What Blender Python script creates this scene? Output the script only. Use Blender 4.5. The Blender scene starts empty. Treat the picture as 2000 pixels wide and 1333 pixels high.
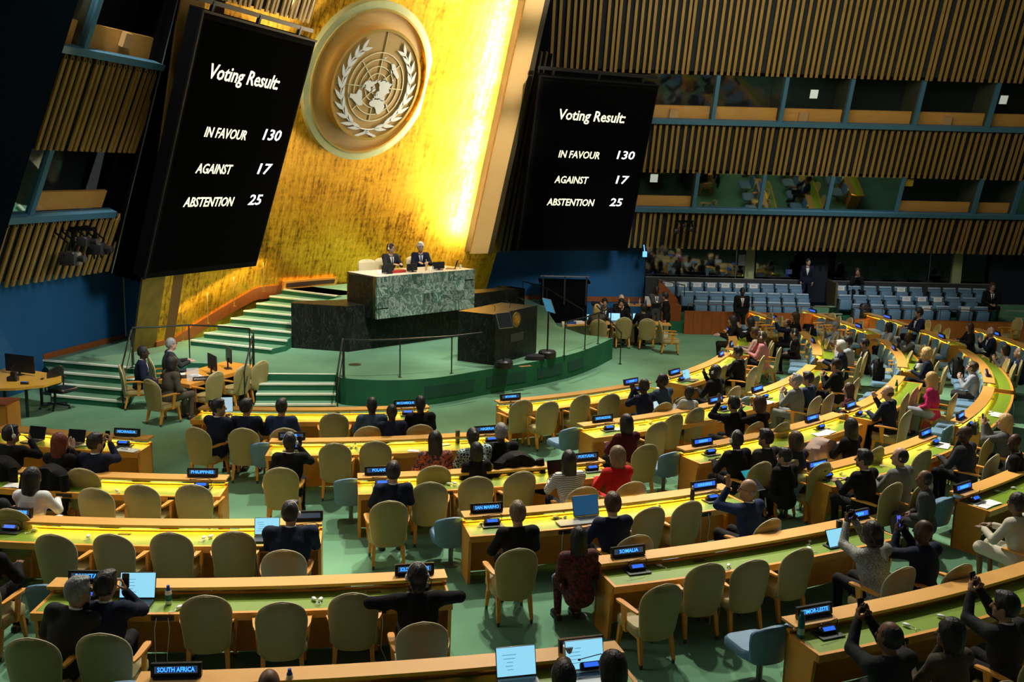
import bpy, bmesh, math, random
import numpy as np
from mathutils import Vector, Matrix
random.seed(7); np.random.seed(7)
scene = bpy.context.scene
COL = scene.collection
PI = math.pi

# ------------------------------------------------------------------ camera
CAM_H = 5.6                                   # balcony eye height above the delegates' carpet
cam_data = bpy.data.cameras.new('camera')
cam_data.sensor_width = 36.0
cam_data.lens = 36.0 * 1950 / 2000
cam_data.clip_end = 200
cam = bpy.data.objects.new('camera', cam_data)
COL.objects.link(cam)
_p = math.atan((666.5 - 331) / 1950.0); _r = math.radians(1.3)
_R0 = Vector((1, 0, 0)); _F = Vector((0, math.cos(_p), -math.sin(_p))); _U0 = Vector((0, math.sin(_p), math.cos(_p)))
_R = _R0 * math.cos(_r) + _U0 * math.sin(_r); _U = _U0 * math.cos(_r) - _R0 * math.sin(_r)
_M = Matrix((( _R.x, _U.x, -_F.x, 0), (_R.y, _U.y, -_F.y, 0), (_R.z, _U.z, -_F.z, CAM_H), (0, 0, 0, 1)))
cam.matrix_world = _M
scene.camera = cam
scene.view_settings.view_transform = 'Standard'
scene.view_settings.look = 'None'
scene.view_settings.exposure = 0.0
scene.view_settings.gamma = 1.0
scene.view_settings.use_curve_mapping = False

# ------------------------------------------------------------------ world: dim bounce of the big hall
world = bpy.data.worlds.new('hall_ambient'); scene.world = world
world.use_nodes = True
world.node_tree.nodes['Background'].inputs[0].default_value = (0.75, 0.85, 0.8, 1)
world.node_tree.nodes['Background'].inputs[1].default_value = 0.035

# hall geometry: rows are circles about K, the hall's axis runs from K along AX
K = Vector((-5.2, 30.9, 0)); AXD = -43.4
AX = Vector((math.cos(math.radians(AXD)), math.sin(math.radians(AXD)), 0))      # podium -> back of hall
AXN = Vector((-AX.y, AX.x, 0))                                                  # to the right seen from the rows... (image right)
ROW_R = [11.83, 14.12, 16.25, 18.22, 20.2, 22.37]

def spot(loc, target, power, size=40, blend=.6, radius=.25, color=(1, .93, .8)):
    d = bpy.data.lights.new('ceiling_or_fill_spot', 'SPOT'); d.energy = power; d.spot_size = math.radians(size); d.spot_blend = blend
    d.shadow_soft_size = radius; d.color = color
    o = bpy.data.objects.new('ceiling_or_fill_spot', d); COL.objects.link(o); o.location = loc
    o.rotation_euler = (Vector(target) - Vector(loc)).to_track_quat('-Z', 'Y').to_euler()
    return o
def area(loc, target, power, sx, sy, color=(1, .93, .8), up='Y', name='fill_panel', spread=180):
    d = bpy.data.lights.new(name, 'AREA'); d.shape = 'RECTANGLE'; d.size = sx; d.size_y = sy; d.energy = power; d.color = color
    d.spread = math.radians(spread)
    o = bpy.data.objects.new(name, d); COL.objects.link(o); o.location = loc
    o.rotation_euler = (Vector(target) - Vector(loc)).to_track_quat('-Z', up).to_euler()
    return o
#LIGHTS_BEGIN
WARM = (1, .94, .80)
# ceiling spots over the seating, hung towards the stage so that the chairs' fronts are lit and their backs stay dark
for (x, y, tx, ty, w, sz) in [(-6, 23.5, -6.5, 14.5, 8200, 40), (0, 24.5, -1, 15.5, 8200, 40), (4, 27, 4.8, 17.0, 9500, 40), (4.0, 30, 9.3, 22.3, 21000, 42), (3, 35, 9.8, 28.5, 17000, 42),
                              (.5, 20, 0, 11, 6200, 40), (5.5, 21.5, 7.2, 12.5, 7500, 40), (-4, 19, -5, 9.5, 4800, 40), (0, 31, 2.2, 23.0, 6200, 40)]:
    spot((x, y, 14.5), (tx, ty, 0), w, sz, .75, .25, WARM)
for (x, y, tx, ty, w, sz) in [(-1, 19, -5, 24.5, 7000, 34), (4, 24, 0.8, 27, 5000, 32), (-6, 18, -10, 24.5, 5000, 44), (0, 21, -3.4, 30.5, 6200, 22), (1, 20, -7, 29, 5600, 22), (0, 18, -2.5, 27.5, 3400, 20), (6, 24, 4.5, 31, 3600, 30)]:
    spot((x, y, 15), (tx, ty, .6), w, sz, .75, .22, (1, .98, .9))
spot((0, 15.5, 6.2), (-11.4, 25, 1.7), 2600, 34, 1., .9, (.9, .95, 1))  # added spot in mid hall to brighten the left blue wall
spot((5, 24, 7.0), (2.2, 38.5, 1.7), 3000, 26, 1., .8, (.9, .95, 1))  # added spot to brighten the rear blue wall
spot((12, 26, 13), (11, 36.5, .9), 3000, 40, 1., .3, (.95, .97, 1))  # added spot to brighten the gallery seats
area((2, 22, 15.5), (2, 22, 0), 560, 26, 22, (.95, 1, .95))  # added overhead fill across the seating
area((-13, 12, 9), (2, 16, 0), 330, 6, 5, (1, .94, .8))  # added fill from high on the left for the desk ends
area((8, 27, 10.5), (11, 36.5, 6.5), 460, 10, 3, (1, .93, .75))  # added fill on the slats and counters of the right wall
area((0, 17, 9), (-10, 23, 6), 75, 6, 3, (1, .93, .75))  # added fill towards the left slatted wall
#LIGHTS_END

# ------------------------------------------------------------------ materials
MATS = {}
def mat(name, col, rough=.6, metal=0., spec=.5, noise=None, bump=None, emit=None, estr=1., coat=0., alpha=1., coords='Object', stretch=(1, 1, 1), trans=0., ior=1.45, sheen=0.):
    """Principled material; noise=(scale, amount, colour2[, detail]) blends a second colour of the thing itself; bump=(scale, strength)."""
    if name in MATS: return MATS[name]
    m = bpy.data.materials.new(name); m.use_nodes = True
    nt = m.node_tree; b = nt.nodes['Principled BSDF']
    b.inputs['Base Color'].default_value = (*col, 1); b.inputs['Roughness'].default_value = rough; b.inputs['Metallic'].default_value = metal
    b.inputs['Specular IOR Level'].default_value = spec; b.inputs['IOR'].default_value = ior
    b.inputs['Coat Weight'].default_value = coat; b.inputs['Alpha'].default_value = alpha
    b.inputs['Transmission Weight'].default_value = trans
    b.inputs['Sheen Weight'].default_value = sheen
    if emit:
        b.inputs['Emission Color'].default_value = (*emit, 1); b.inputs['Emission Strength'].default_value = estr
    if noise or bump:
        tc = nt.nodes.new('ShaderNodeTexCoord'); mp = nt.nodes.new('ShaderNodeMapping'); mp.inputs['Scale'].default_value = stretch
        nt.links.new(tc.outputs[coords], mp.inputs[0])
    if noise:
        n = nt.nodes.new('ShaderNodeTexNoise'); n.inputs['Scale'].default_value = noise[0]; n.inputs['Detail'].default_value = noise[3] if len(noise) > 3 else 4
        nt.links.new(mp.outputs[0], n.inputs['Vector'])
        r = nt.nodes.new('ShaderNodeValToRGB'); r.color_ramp.elements[0].position = .5 - noise[1] / 2; r.color_ramp.elements[1].position = .5 + noise[1] / 2
        r.color_ramp.elements[0].color = (*col, 1); r.color_ramp.elements[1].color = (*noise[2], 1)
        nt.links.new(n.outputs['Fac'], r.inputs[0]); nt.links.new(r.outputs[0], b.inputs['Base Color'])
    if bump:
        n2 = nt.nodes.new('ShaderNodeTexNoise'); n2.inputs['Scale'].default_value = bump[0]; n2.inputs['Detail'].default_value = 3
        nt.links.new(mp.outputs[0], n2.inputs['Vector'])
        bp = nt.nodes.new('ShaderNodeBump'); bp.inputs['Strength'].default_value = bump[1]; bp.inputs['Distance'].default_value = .02
        nt.links.new(n2.outputs['Fac'], bp.inputs['Height']); nt.links.new(bp.outputs[0], b.inputs['Normal'])
    MATS[name] = m
    return m

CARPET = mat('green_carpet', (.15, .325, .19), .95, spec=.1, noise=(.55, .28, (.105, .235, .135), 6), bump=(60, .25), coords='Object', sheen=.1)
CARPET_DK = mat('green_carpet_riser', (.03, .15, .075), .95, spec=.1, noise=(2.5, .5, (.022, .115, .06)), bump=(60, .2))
NOSING = mat('white_stair_nosing', (.78, .80, .66), .5)
WOOD = mat('honey_wood', (.74, .33, .05), .42, noise=(3.0, .6, (.62, .26, .034), 6), stretch=(1, 1, 9))
WOOD_L = mat('light_maple', (.76, .40, .095), .4, noise=(2.0, .6, (.66, .32, .07), 5), stretch=(1, 1, 8))
WOOD_R = mat('red_brown_wood', (.36, .10, .022), .4, noise=(3, .6, (.26, .068, .014), 5), stretch=(5, 5, .6))
LEATHER = mat('green_leather', (.19, .30, .022), .38, noise=(18, .5, (.17, .27, .02)), bump=(140, .08))
TAN = mat('tan_vinyl', (.36, .29, .115), .5, noise=(9, .5, (.325, .26, .095)), bump=(90, .05))
TAN_EDGE = mat('tan_piping', (.50, .44, .25), .45)
BLUE = mat('blue_vinyl', (.13, .245, .36), .5, noise=(9, .5, (.11, .215, .325)), bump=(90, .05))
BLUE_L = mat('pale_blue_vinyl', (.30, .42, .52), .45)
BLACK = mat('black_plastic', (.012, .012, .013), .4)
BLACK_M = mat('matt_black', (.004, .004, .0045), .9, spec=.02)
STEEL = mat('steel', (.5, .5, .5), .35, 1.)
DKMETAL = mat('dark_metal_rail', (.05, .055, .05), .4, .8)
BRASS = mat('brass_rail', (.72, .50, .18), .32, 1.)
WHITE = mat('white_plastic', (.75, .76, .74), .4)
PAPER = mat('white_paper', (.82, .83, .80), .8)
BLUEWALL = mat('blue_plaster', (.016, .125, .29), .8, noise=(1.2, .5, (.013, .105, .25)))
BLUETRIM = mat('blue_steel_trim', (.055, .155, .225), .5)
SLATW = mat('slat_wood', (.36, .215, .045), .5, noise=(5, .7, (.255, .135, .022), 4), stretch=(2, 2, .5))
SLATBACK = mat('slat_backing', (.012, .016, .018), .9)
DKBLUE = mat('dark_blue_panel', (.003, .007, .013), .9, spec=.0)
CHARCOAL = mat('charcoal_panel', (.035, .036, .040), .6)
LED = mat('amber_light_strip', (.9, .7, .2), .5, emit=(1, .72, .10), estr=34)
LEDW = mat('white_step_light', (.9, .9, .9), .5, emit=(1, .97, .85), estr=6)
SCREEN_BLUE = mat('blue_display', (.01, .05, .2), .3, emit=(.035, .16, .95), estr=.9)
SCREEN_DIM = mat('dim_display', (.05, .07, .09), .3, emit=(.06, .09, .13), estr=.5)
SCREEN_TXT = mat('lit_letters', (.1, .3, .6), .3, emit=(.06, .42, 1), estr=1.5)
PLATE_BACK = mat('plate_backlight', (.01, .02, .1), .3, emit=(.008, .035, .24), estr=.8)
SCREEN_LT = mat('laptop_screen_light', (.2, .3, .35), .3, emit=(.30, .72, .95), estr=.95)
SCREEN_NV = mat('laptop_screen_navy', (.02, .05, .1), .25, emit=(.012, .06, .13), estr=1.)
SCREEN_OFF = mat('laptop_screen_dark', (.01, .012, .014), .2)
SCREEN_WALL = mat('video_wall_black', (.0025, .0025, .0027), .8, spec=.0)
TXT_CREAM = mat('video_text_cream', (.8, .8, .6), .5, emit=(1, .97, .62), estr=1.25)
TXT_WHITE = mat('video_text_white', (.8, .8, .9), .5, emit=(.92, .93, 1), estr=1.35)
GLASS_CLEAR = mat('clear_glass', (.9, .95, .95), .03, alpha=.25, spec=.8)
GLASS_DARK = mat('smoked_glass', (.03, .04, .045), .08, alpha=.45, spec=.5)
SILVER = mat('silver_relief', (.42, .45, .49), .5, .2)
SIL_GRID = mat('pale_grid_metal', (.46, .43, .30), .45, .5)

def gold_material():
    m = bpy.data.materials.new('gold_leaf'); m.use_nodes = True; nt = m.node_tree; b = nt.nodes['Principled BSDF']; L = nt.links
    tc = nt.nodes.new('ShaderNodeTexCoord')
    def noise(scale, detail, st):
        mp = nt.nodes.new('ShaderNodeMapping'); mp.inputs['Scale'].default_value = st; L.new(tc.outputs['UV'], mp.inputs[0])
        n = nt.nodes.new('ShaderNodeTexNoise'); n.inputs['Scale'].default_value = scale; n.inputs['Detail'].default_value = detail; n.inputs['Roughness'].default_value = .65
        L.new(mp.outputs[0], n.inputs['Vector']); return n
    a = noise(.45, 10, (1, 1, 1)); s = noise(2.6, 8, (3.0, .28, 1)); s2 = noise(3, 6, (.35, 3.0, 1)); f = noise(9, 6, (1.4, .7, 1))
    def mix(x, y, fac):
        n = nt.nodes.new('ShaderNodeMath'); n.operation = 'MULTIPLY_ADD'; L.new(x, n.inputs[0]); n.inputs[1].default_value = fac; L.new(y, n.inputs[2]); return n.outputs[0]
    z = nt.nodes.new('ShaderNodeValue'); z.outputs[0].default_value = 0
    h = mix(a.outputs['Fac'], z.outputs[0], .34); h = mix(s.outputs['Fac'], h, .30); h = mix(s2.outputs['Fac'], h, .10); h = mix(f.outputs['Fac'], h, .26)
    r = nt.nodes.new('ShaderNodeValToRGB'); e = r.color_ramp.elements
    e[0].position = .42; e[0].color = (.17, .07, .003, 1); e[1].position = .58; e[1].color = (1.0, .58, .065, 1)
    x = e.new(.49); x.color = (.72, .36, .018, 1)
    L.new(h, r.inputs[0]); L.new(r.outputs[0], b.inputs['Base Color'])
    b.inputs['Metallic'].default_value = .85
    rr = nt.nodes.new('ShaderNodeMapRange'); rr.inputs[3].default_value = .48; rr.inputs[4].default_value = .30; rr.inputs[1].default_value = .35; rr.inputs[2].default_value = .65
    L.new(h, rr.inputs[0]); L.new(rr.outputs[0], b.inputs['Roughness'])
    bp = nt.nodes.new('ShaderNodeBump'); bp.inputs['Strength'].default_value = .35; bp.inputs['Distance'].default_value = .04; L.new(h, bp.inputs['Height']); L.new(bp.outputs[0], b.inputs['Normal'])
    MATS['gold_leaf'] = m; return m
GOLD = gold_material()

def marble(name, base, mid, vein, rough=.22, scale=1.6, vein_w=.04, rand=False):
    m = bpy.data.materials.new(name); m.use_nodes = True; nt = m.node_tree; b = nt.nodes['Principled BSDF']; L = nt.links
    tc = nt.nodes.new('ShaderNodeTexCoord'); vec = tc.outputs['Object']
    if rand:
        oi = nt.nodes.new('ShaderNodeObjectInfo'); ad = nt.nodes.new('ShaderNodeVectorMath'); ad.operation = 'MULTIPLY_ADD'
        cb = nt.nodes.new('ShaderNodeCombineXYZ')
        for i in range(3): L.new(oi.outputs['Random'], cb.inputs[i])
        ad.inputs[1].default_value = (37, 53, 71); L.new(cb.outputs[0], ad.inputs[0]); L.new(vec, ad.inputs[2]); 
        rot = nt.nodes.new('ShaderNodeVectorRotate'); rot.rotation_type = 'AXIS_ANGLE'; rot.inputs['Axis'].default_value = (.3, 1, .2)
        mu = nt.nodes.new('ShaderNodeMath'); mu.operation = 'MULTIPLY'; mu.inputs[1].default_value = 25; L.new(oi.outputs['Random'], mu.inputs[0])
        L.new(mu.outputs[0], rot.inputs['Angle']); L.new(ad.outputs[0], rot.inputs['Vector']); vec = rot.outputs[0]
    n1 = nt.nodes.new('ShaderNodeTexNoise'); n1.inputs['Scale'].default_value = scale; n1.inputs['Detail'].default_value = 8; L.new(vec, n1.inputs['Vector'])
    mpv = nt.nodes.new('ShaderNodeMapping'); mpv.inputs['Scale'].default_value = (1, 1, .45); L.new(vec, mpv.inputs[0]); wv = nt.nodes.new('ShaderNodeTexNoise'); wv.inputs['Scale'].default_value = scale * 2.6; wv.inputs['Detail'].default_value = 7; wv.inputs['Roughness'].default_value = .62; wv.inputs['Distortion'].default_value = 1.6; L.new(mpv.outputs[0], wv.inputs['Vector'])
    r1 = nt.nodes.new('ShaderNodeValToRGB'); r1.color_ramp.elements[0].position = .35; r1.color_ramp.elements[1].position = .68
    r1.color_ramp.elements[0].color = (*base, 1); r1.color_ramp.elements[1].color = (*mid, 1); L.new(n1.outputs['Fac'], r1.inputs[0])
    r2 = nt.nodes.new('ShaderNodeValToRGB'); e2 = r2.color_ramp.elements; e2[0].position = .5 - vein_w; e2[0].color = (0, 0, 0, 1); e2[1].position = .5 + vein_w; e2[1].color = (0, 0, 0, 1)
    pk = e2.new(.5); pk.color = (1, 1, 1, 1)
    L.new(wv.outputs['Fac'], r2.inputs[0])
    mx = nt.nodes.new('ShaderNodeMix'); mx.data_type = 'RGBA'; mx.inputs[7].default_value = (*vein, 1); L.new(r2.outputs[0], mx.inputs[0]); L.new(r1.outputs[0], mx.inputs[6])
    out = mx.outputs[2]
    if rand:
        hv = nt.nodes.new('ShaderNodeHueSaturation'); mr = nt.nodes.new('ShaderNodeMapRange'); mr.inputs[3].default_value = .6; mr.inputs[4].default_value = 1.2
        L.new(oi.outputs['Random'], mr.inputs[0]); L.new(mr.outputs[0], hv.inputs['Value']); L.new(out, hv.inputs['Color']); out = hv.outputs[0]
    L.new(out, b.inputs['Base Color']); b.inputs['Roughness'].default_value = rough; b.inputs['Specular IOR Level'].default_value = .22
    return m
MARBLE_G = marble('green_marble', (.05, .105, .075), (.115, .18, .135), (.36, .44, .36), .3, 1.3, .05, True)
MARBLE_B = marble('black_marble', (.006, .008, .006), (.012, .014, .010), (.05, .054, .042), .38, 1.5, .018)

def glass_material(name, tint, refl, alpha):
    m = bpy.data.materials.new(name); m.use_nodes = True; nt = m.node_tree; L = nt.links
    for n in list(nt.nodes):
        if n.type != 'OUTPUT_MATERIAL': nt.nodes.remove(n)
    out = [n for n in nt.nodes if n.type == 'OUTPUT_MATERIAL'][0]
    g = nt.nodes.new('ShaderNodeBsdfGlossy'); g.inputs['Roughness'].default_value = .03; g.inputs['Color'].default_value = (*tint, 1)
    t = nt.nodes.new('ShaderNodeBsdfTransparent'); t.inputs['Color'].default_value = (alpha, alpha, alpha, 1)
    mx = nt.nodes.new('ShaderNodeMixShader'); mx.inputs[0].default_value = refl
    L.new(t.outputs[0], mx.inputs[1]); L.new(g.outputs[0], mx.inputs[2]); L.new(mx.outputs[0], out.inputs[0])
    MATS[name] = m; return m
PANE = glass_material('booth_glass', (.8, .9, .95), .02, .95)
PANE_R = glass_material('booth_glass_boosted_reflection', (.75, .95, .95), .42, .35)  # same glass, stronger reflection set in the material for some panes
PANE_G = glass_material('gallery_glass', (.75, .9, .95), .10, .8)

# ------------------------------------------------------------------ mesh helpers
class MB:
    """Collects boxes, bars, tubes, sheets; build() links ONE mesh object."""
    def __init__(s): s.v = []; s.f = []; s.m = []; s.cur = 0; s.uv = None
    def slot(s, i): s.cur = i; return s
    def add(s, vs, fs):
        o = len(s.v); s.v += [tuple(x) for x in vs]; s.f += [tuple(i + o for i in f) for f in fs]; s.m += [s.cur] * len(fs); return s
    def box(s, c, size, rot=None):
        hx, hy, hz = size[0] / 2, size[1] / 2, size[2] / 2
        vs = [Vector((x, y, z)) for x in (-hx, hx) for y in (-hy, hy) for z in (-hz, hz)]
        if rot is not None: vs = [rot @ v for v in vs]
        c = Vector(c); vs = [v + c for v in vs]
        return s.add(vs, [(0, 1, 3, 2), (4, 6, 7, 5), (0, 4, 5, 1), (2, 3, 7, 6), (0, 2, 6, 4), (1, 5, 7, 3)])
    def rbox(s, c, size, r=.02, rot=None, seg=2):
        """box with rounded vertical corners and chamfered top"""
        hx, hy, hz = size[0] / 2, size[1] / 2, size[2] / 2; r = min(r, hx * .99, hy * .99)
        ring = []
        for cx, cy, a0 in ((hx - r, hy - r, 0), (-hx + r, hy - r, PI / 2), (-hx + r, -hy + r, PI), (hx - r, -hy + r, 1.5 * PI)):
            for i in range(seg + 1):
                a = a0 + PI / 2 * i / seg; ring.append((cx + r * math.cos(a), cy + r * math.sin(a)))
        n = len(ring); ch = min(r * .6, hz * .6); k = 1 - ch / max(hx, hy)
        vs = [Vector((x, y, -hz)) for x, y in ring] + [Vector((x, y, hz - ch)) for x, y in ring] + [Vector((x - math.copysign(ch * .7, x), y - math.copysign(ch * .7, y), hz)) for x, y in ring]
        fs = [tuple(range(n - 1, -1, -1)), tuple(range(2 * n, 3 * n))]
        for L in (0, 1):
            for i in range(n): fs.append((L * n + i, L * n + (i + 1) % n, (L + 1) * n + (i + 1) % n, (L + 1) * n + i))
        if rot is not None: vs = [rot @ v for v in vs]
        c = Vector(c); return s.add([v + c for v in vs], fs)
    def bar(s, a, b, w, h, up=(0, 0, 1)):
        a = Vector(a); b = Vector(b); d = (b - a); l = d.length; d.normalize(); x = d.cross(Vector(up))
        if x.length < 1e-4: x = d.cross(Vector((0, 1, 0)))
        x.normalize(); z = x.cross(d)
        return s.box((a + b) / 2, (w, l, h), Matrix((x, d, z)).transposed())
    def tube(s, path, r, n=8, cap=True):
        path = [Vector(p) for p in path]; rs = r if isinstance(r, (list, tuple)) else [r] * len(path)
        vs = []; fs = []; px = None
        for i, p in enumerate(path):
            d = (path[min(i + 1, len(path) - 1)] - path[max(i - 1, 0)]).normalized()
            if px is None:
                x = d.cross(Vector((0, 0, 1)));  x = x if x.length > .1 else d.cross(Vector((0, 1, 0)))
            else: x = px - d * px.dot(d)
            x.normalize(); px = x; y = d.cross(x)
            for k in range(n):
                a = 2 * PI * k / n; vs.append(p + (x * math.cos(a) + y * math.sin(a)) * rs[i])
        for i in range(len(path) - 1):
            for k in range(n): fs.append((i * n + k, i * n + (k + 1) % n, (i + 1) * n + (k + 1) % n, (i + 1) * n + k))
        if cap: fs += [tuple(range(n - 1, -1, -1)), tuple((len(path) - 1) * n + k for k in range(n))]
        return s.add(vs, fs)
    def lathe(s, prof, c=(0, 0, 0), n=16, rot=None):
        c = Vector(c); vs = []; fs = []
        for r, z in prof:
            for k in range(n):
                a = 2 * PI * k / n; v = Vector((r * math.cos(a), r * math.sin(a), z)); vs.append((rot @ v if rot is not None else v) + c)
        for i in range(len(prof) - 1):
            for k in range(n): fs.append((i * n + k, i * n + (k + 1) % n, (i + 1) * n + (k + 1) % n, (i + 1) * n + k))
        fs += [tuple(range(n - 1, -1, -1)), tuple((len(prof) - 1) * n + k for k in range(n))]
        return s.add(vs, fs)
    def ell(s, c, r, n=10, rot=None):
        prof = [(math.sin(PI * i / (n // 2)), -math.cos(PI * i / (n // 2))) for i in range(n // 2 + 1)]
        prof[0] = (.02, -1); prof[-1] = (.02, 1); c = Vector(c); m2 = MB(); m2.lathe(prof, n=n)
        vs = [Vector((v[0] * r[0], v[1] * r[1], v[2] * r[2])) for v in m2.v]
        if rot is not None: vs = [rot @ v for v in vs]
        return s.add([v + c for v in vs], m2.f)
    def prism(s, poly, d):
        """poly: list of Vectors (planar); d: extrusion vector"""
        poly = [Vector(p) for p in poly]; d = Vector(d); n = len(poly)
        fs = [tuple(range(n)), tuple(range(2 * n - 1, n - 1, -1))] + [(i, i + n, (i + 1) % n + n, (i + 1) % n) for i in range(n)]
        return s.add(poly + [p + d for p in poly], fs)
    def sweep(s, secs, close=True):
        """secs: list of rings with the same number of points"""
        n = len(secs[0]); vs = [p for r in secs for p in r]; fs = []
        for i in range(len(secs) - 1):
            for k in range(n if close else n - 1): fs.append((i * n + k, (i + 1) * n + k, (i + 1) * n + (k + 1) % n, i * n + (k + 1) % n))
        if close: fs += [tuple(range(n)), tuple((len(secs) - 1) * n + k for k in range(n - 1, -1, -1))]
        return s.add(vs, fs)
    def build(s, name, mats, parent=None, smooth=None, origin=None, fix=True):
        me = bpy.data.meshes.new(name)
        vs = s.v if origin is None else [(v[0] - origin[0], v[1] - origin[1], v[2] - origin[2]) for v in s.v]
        me.from_pydata(vs, [], s.f)
        for m in (mats if isinstance(mats, (list, tuple)) else [mats]): me.materials.append(m)
        if any(s.m): me.polygons.foreach_set('material_index', s.m)
        if fix:
            bm = bmesh.new(); bm.from_mesh(me); bmesh.ops.recalc_face_normals(bm, faces=bm.faces); bm.to_mesh(me); bm.free()
        if smooth is not None:
            me.polygons.foreach_set('use_smooth', [True] * len(me.polygons)); me.set_sharp_from_angle(angle=math.radians(smooth))
        me.update()
        o = bpy.data.objects.new(name, me); COL.objects.link(o)
        if parent is not None: o.parent = parent
        if origin is not None and parent is None: o.location = origin
        return o

def empty(name, loc=(0, 0, 0), rz=0, parent=None):
    o = bpy.data.objects.new(name, None); COL.objects.link(o); o.location = loc; o.rotation_euler = (0, 0, rz); o.empty_display_size = .1
    if parent is not None: o.parent = parent
    return o
def tag(o, label=None, cat=None, group=None, kind=None):
    if label: o['label'] = label
    if cat: o['category'] = cat
    if group: o['group'] = group
    if kind: o['kind'] = kind
    return o
def structure(o): o['kind'] = 'structure'; return o
KIDS = {}
def copy_tree(o, parent=None):
    c = o.copy(); COL.objects.link(c)
    if parent is not None: c.parent = parent; c.matrix_parent_inverse = o.matrix_parent_inverse.copy()
    for ch in list(o.children): copy_tree(ch, c)
    return c
def polar(r, deg, z=0.):
    a = math.radians(deg); return Vector((K.x + r * math.cos(a), K.y + r * math.sin(a), z))
def facing_in(deg): return math.radians(deg + 90)       # local +Y points to K
def text_mesh(body, size, mats, parent, loc, rot, name='lettering', shear=0., bold=0., width=None, extrude=.004, align='CENTER', squash=1.0):
    cu = bpy.data.curves.new(name, 'FONT'); cu.body = body; cu.size = size; cu.shear = shear; cu.offset = bold; cu.extrude = extrude
    cu.align_x = align; cu.align_y = 'CENTER'; cu.resolution_u = 2
    t = bpy.data.objects.new('tmp_text', cu); COL.objects.link(t)
    bpy.context.view_layer.update()
    me = bpy.data.meshes.new_from_object(t.evaluated_get(bpy.context.evaluated_depsgraph_get()))
    w = t.dimensions.x
    bpy.data.objects.remove(t); me.name = name
    me.materials.clear(); me.materials.append(mats)
    o = bpy.data.objects.new(name, me); COL.objects.link(o)
    if parent is not None: o.parent = parent
    o.location = loc; o.rotation_euler = rot
    sx = squash if width is None or w < 1e-6 else width / w
    o.scale = (sx, 1, 1)
    return o
# ================================================================== SETTING
def poly_solid(name, pts, z0, z1, m, parent=None, smooth=None):
    b = MB(); b.prism([(p[0], p[1], z0) for p in pts], (0, 0, z1 - z0)); return b.build(name, m, parent, smooth)
def V2(p): return Vector((p[0], p[1], 0))

fl = MB(); fl.add([(-30, -2, 0), (35, -2, 0), (35, 48, 0), (-30, 48, 0)], [(0, 1, 2, 3)])
structure(fl.build('floor', CARPET))

# ---- dais: a curved carpeted stage
DZ = .65
dais_front = [(-4.22, 23.42), (-3.9, 23.05), (-2.85, 22.95), (-1.78, 23.37), (-.62, 24.49), (.69, 25.75), (1.68, 26.95), (2.42, 28.3), (3.05, 29.75)]
def smooth_curve(P, n=4):
    out = []
    for i in range(len(P) - 1):
        p0 = V2(P[max(i - 1, 0)]); p1 = V2(P[i]); p2 = V2(P[i + 1]); p3 = V2(P[min(i + 2, len(P) - 1)])
        for k in range(n):
            t = k / n; out.append(.5 * ((2 * p1) + (p2 - p0) * t + (2 * p0 - 5 * p1 + 4 * p2 - p3) * t * t + (3 * p1 - p0 - 3 * p2 + p3) * t ** 3))
    out.append(V2(P[-1])); return out
DF = smooth_curve(dais_front)
dais_pts = DF + [V2((2.2, 30.2)), V2((1.45, 31.9)), V2((1.3, 34.2)), V2((1.3, 39)), V2((-3, 42)), V2((-13, 34)), V2((-13, 28)), V2((-12.05, 24.55)), V2((-11.69, 24.45)), V2((-9.16, 23.76)), V2((-8.75, 24.1)), V2((-8.11, 24.48)), V2((-7.3, 24.42)), V2((-6.55, 24.2)), V2((-6.0, 23.32))]
dm = MB(); n = len(dais_pts)
dm.add([(p.x, p.y, DZ) for p in dais_pts], [tuple(range(n))])
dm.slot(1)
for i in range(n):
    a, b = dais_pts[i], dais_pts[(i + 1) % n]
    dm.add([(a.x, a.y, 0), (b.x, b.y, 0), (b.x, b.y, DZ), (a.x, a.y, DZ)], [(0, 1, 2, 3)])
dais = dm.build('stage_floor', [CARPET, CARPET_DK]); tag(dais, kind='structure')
# dark inset panels along the stage front
for a0, a1 in ((11, 15), (16, 19), (20, 22.6), (23.4, 25.6)):
    b = MB(); secs = []
    for t in np.linspace(a0, a1, 6):
        i = int(min(t, len(DF) - 2)); f = t - i; p = DF[i].lerp(DF[i + 1], f); d = (DF[i + 1] - DF[i]).normalized(); nn = Vector((d.y, -d.x, 0))
        q = p + nn * .012; secs.append([Vector((q.x, q.y, .17)), Vector((q.x, q.y, .46)), Vector((p.x - nn.x * .02, p.y - nn.y * .02, .46)), Vector((p.x - nn.x * .02, p.y - nn.y * .02, .17))])
    b.sweep(secs); b.build('vent_panel', mat('dark_green_grille', (.012, .07, .05), .8), dais)

def stairs(name, rows, z_top, rise, back, skirts=True):
    """rows: (left, right) front-edge points from the top step down; each step is its own part with a white nosing"""
    root = empty(name, (0, 0, 0)); tag(root, kind='structure')
    for i, (L, R) in enumerate(rows):
        z = z_top - rise * i
        Lb, Rb = (back if i == 0 else (rows[i - 1][0], rows[i - 1][1]))
        L, R, Lb, Rb = V2(L), V2(R), V2(Lb), V2(Rb)
        b = MB(); b.prism([(L.x, L.y, 0), (R.x, R.y, 0), (Rb.x, Rb.y, 0), (Lb.x, Lb.y, 0)], (0, 0, z))
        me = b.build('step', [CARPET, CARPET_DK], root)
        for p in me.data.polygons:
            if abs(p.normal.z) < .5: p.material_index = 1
        d = (R - L).normalized(); nn = Vector((d.y, -d.x, 0)); nb = MB()
        A = L + nn * .012; B = R + nn * .012; A2 = L - nn * .075; B2 = R - nn * .075
        nb.prism([(A.x, A.y, z - .035), (B.x, B.y, z - .035), (B2.x, B2.y, z - .035), (A2.x, A2.y, z - .035)], (0, 0, .043))
        nb.build('nosing', NOSING, me)
    return root
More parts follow.
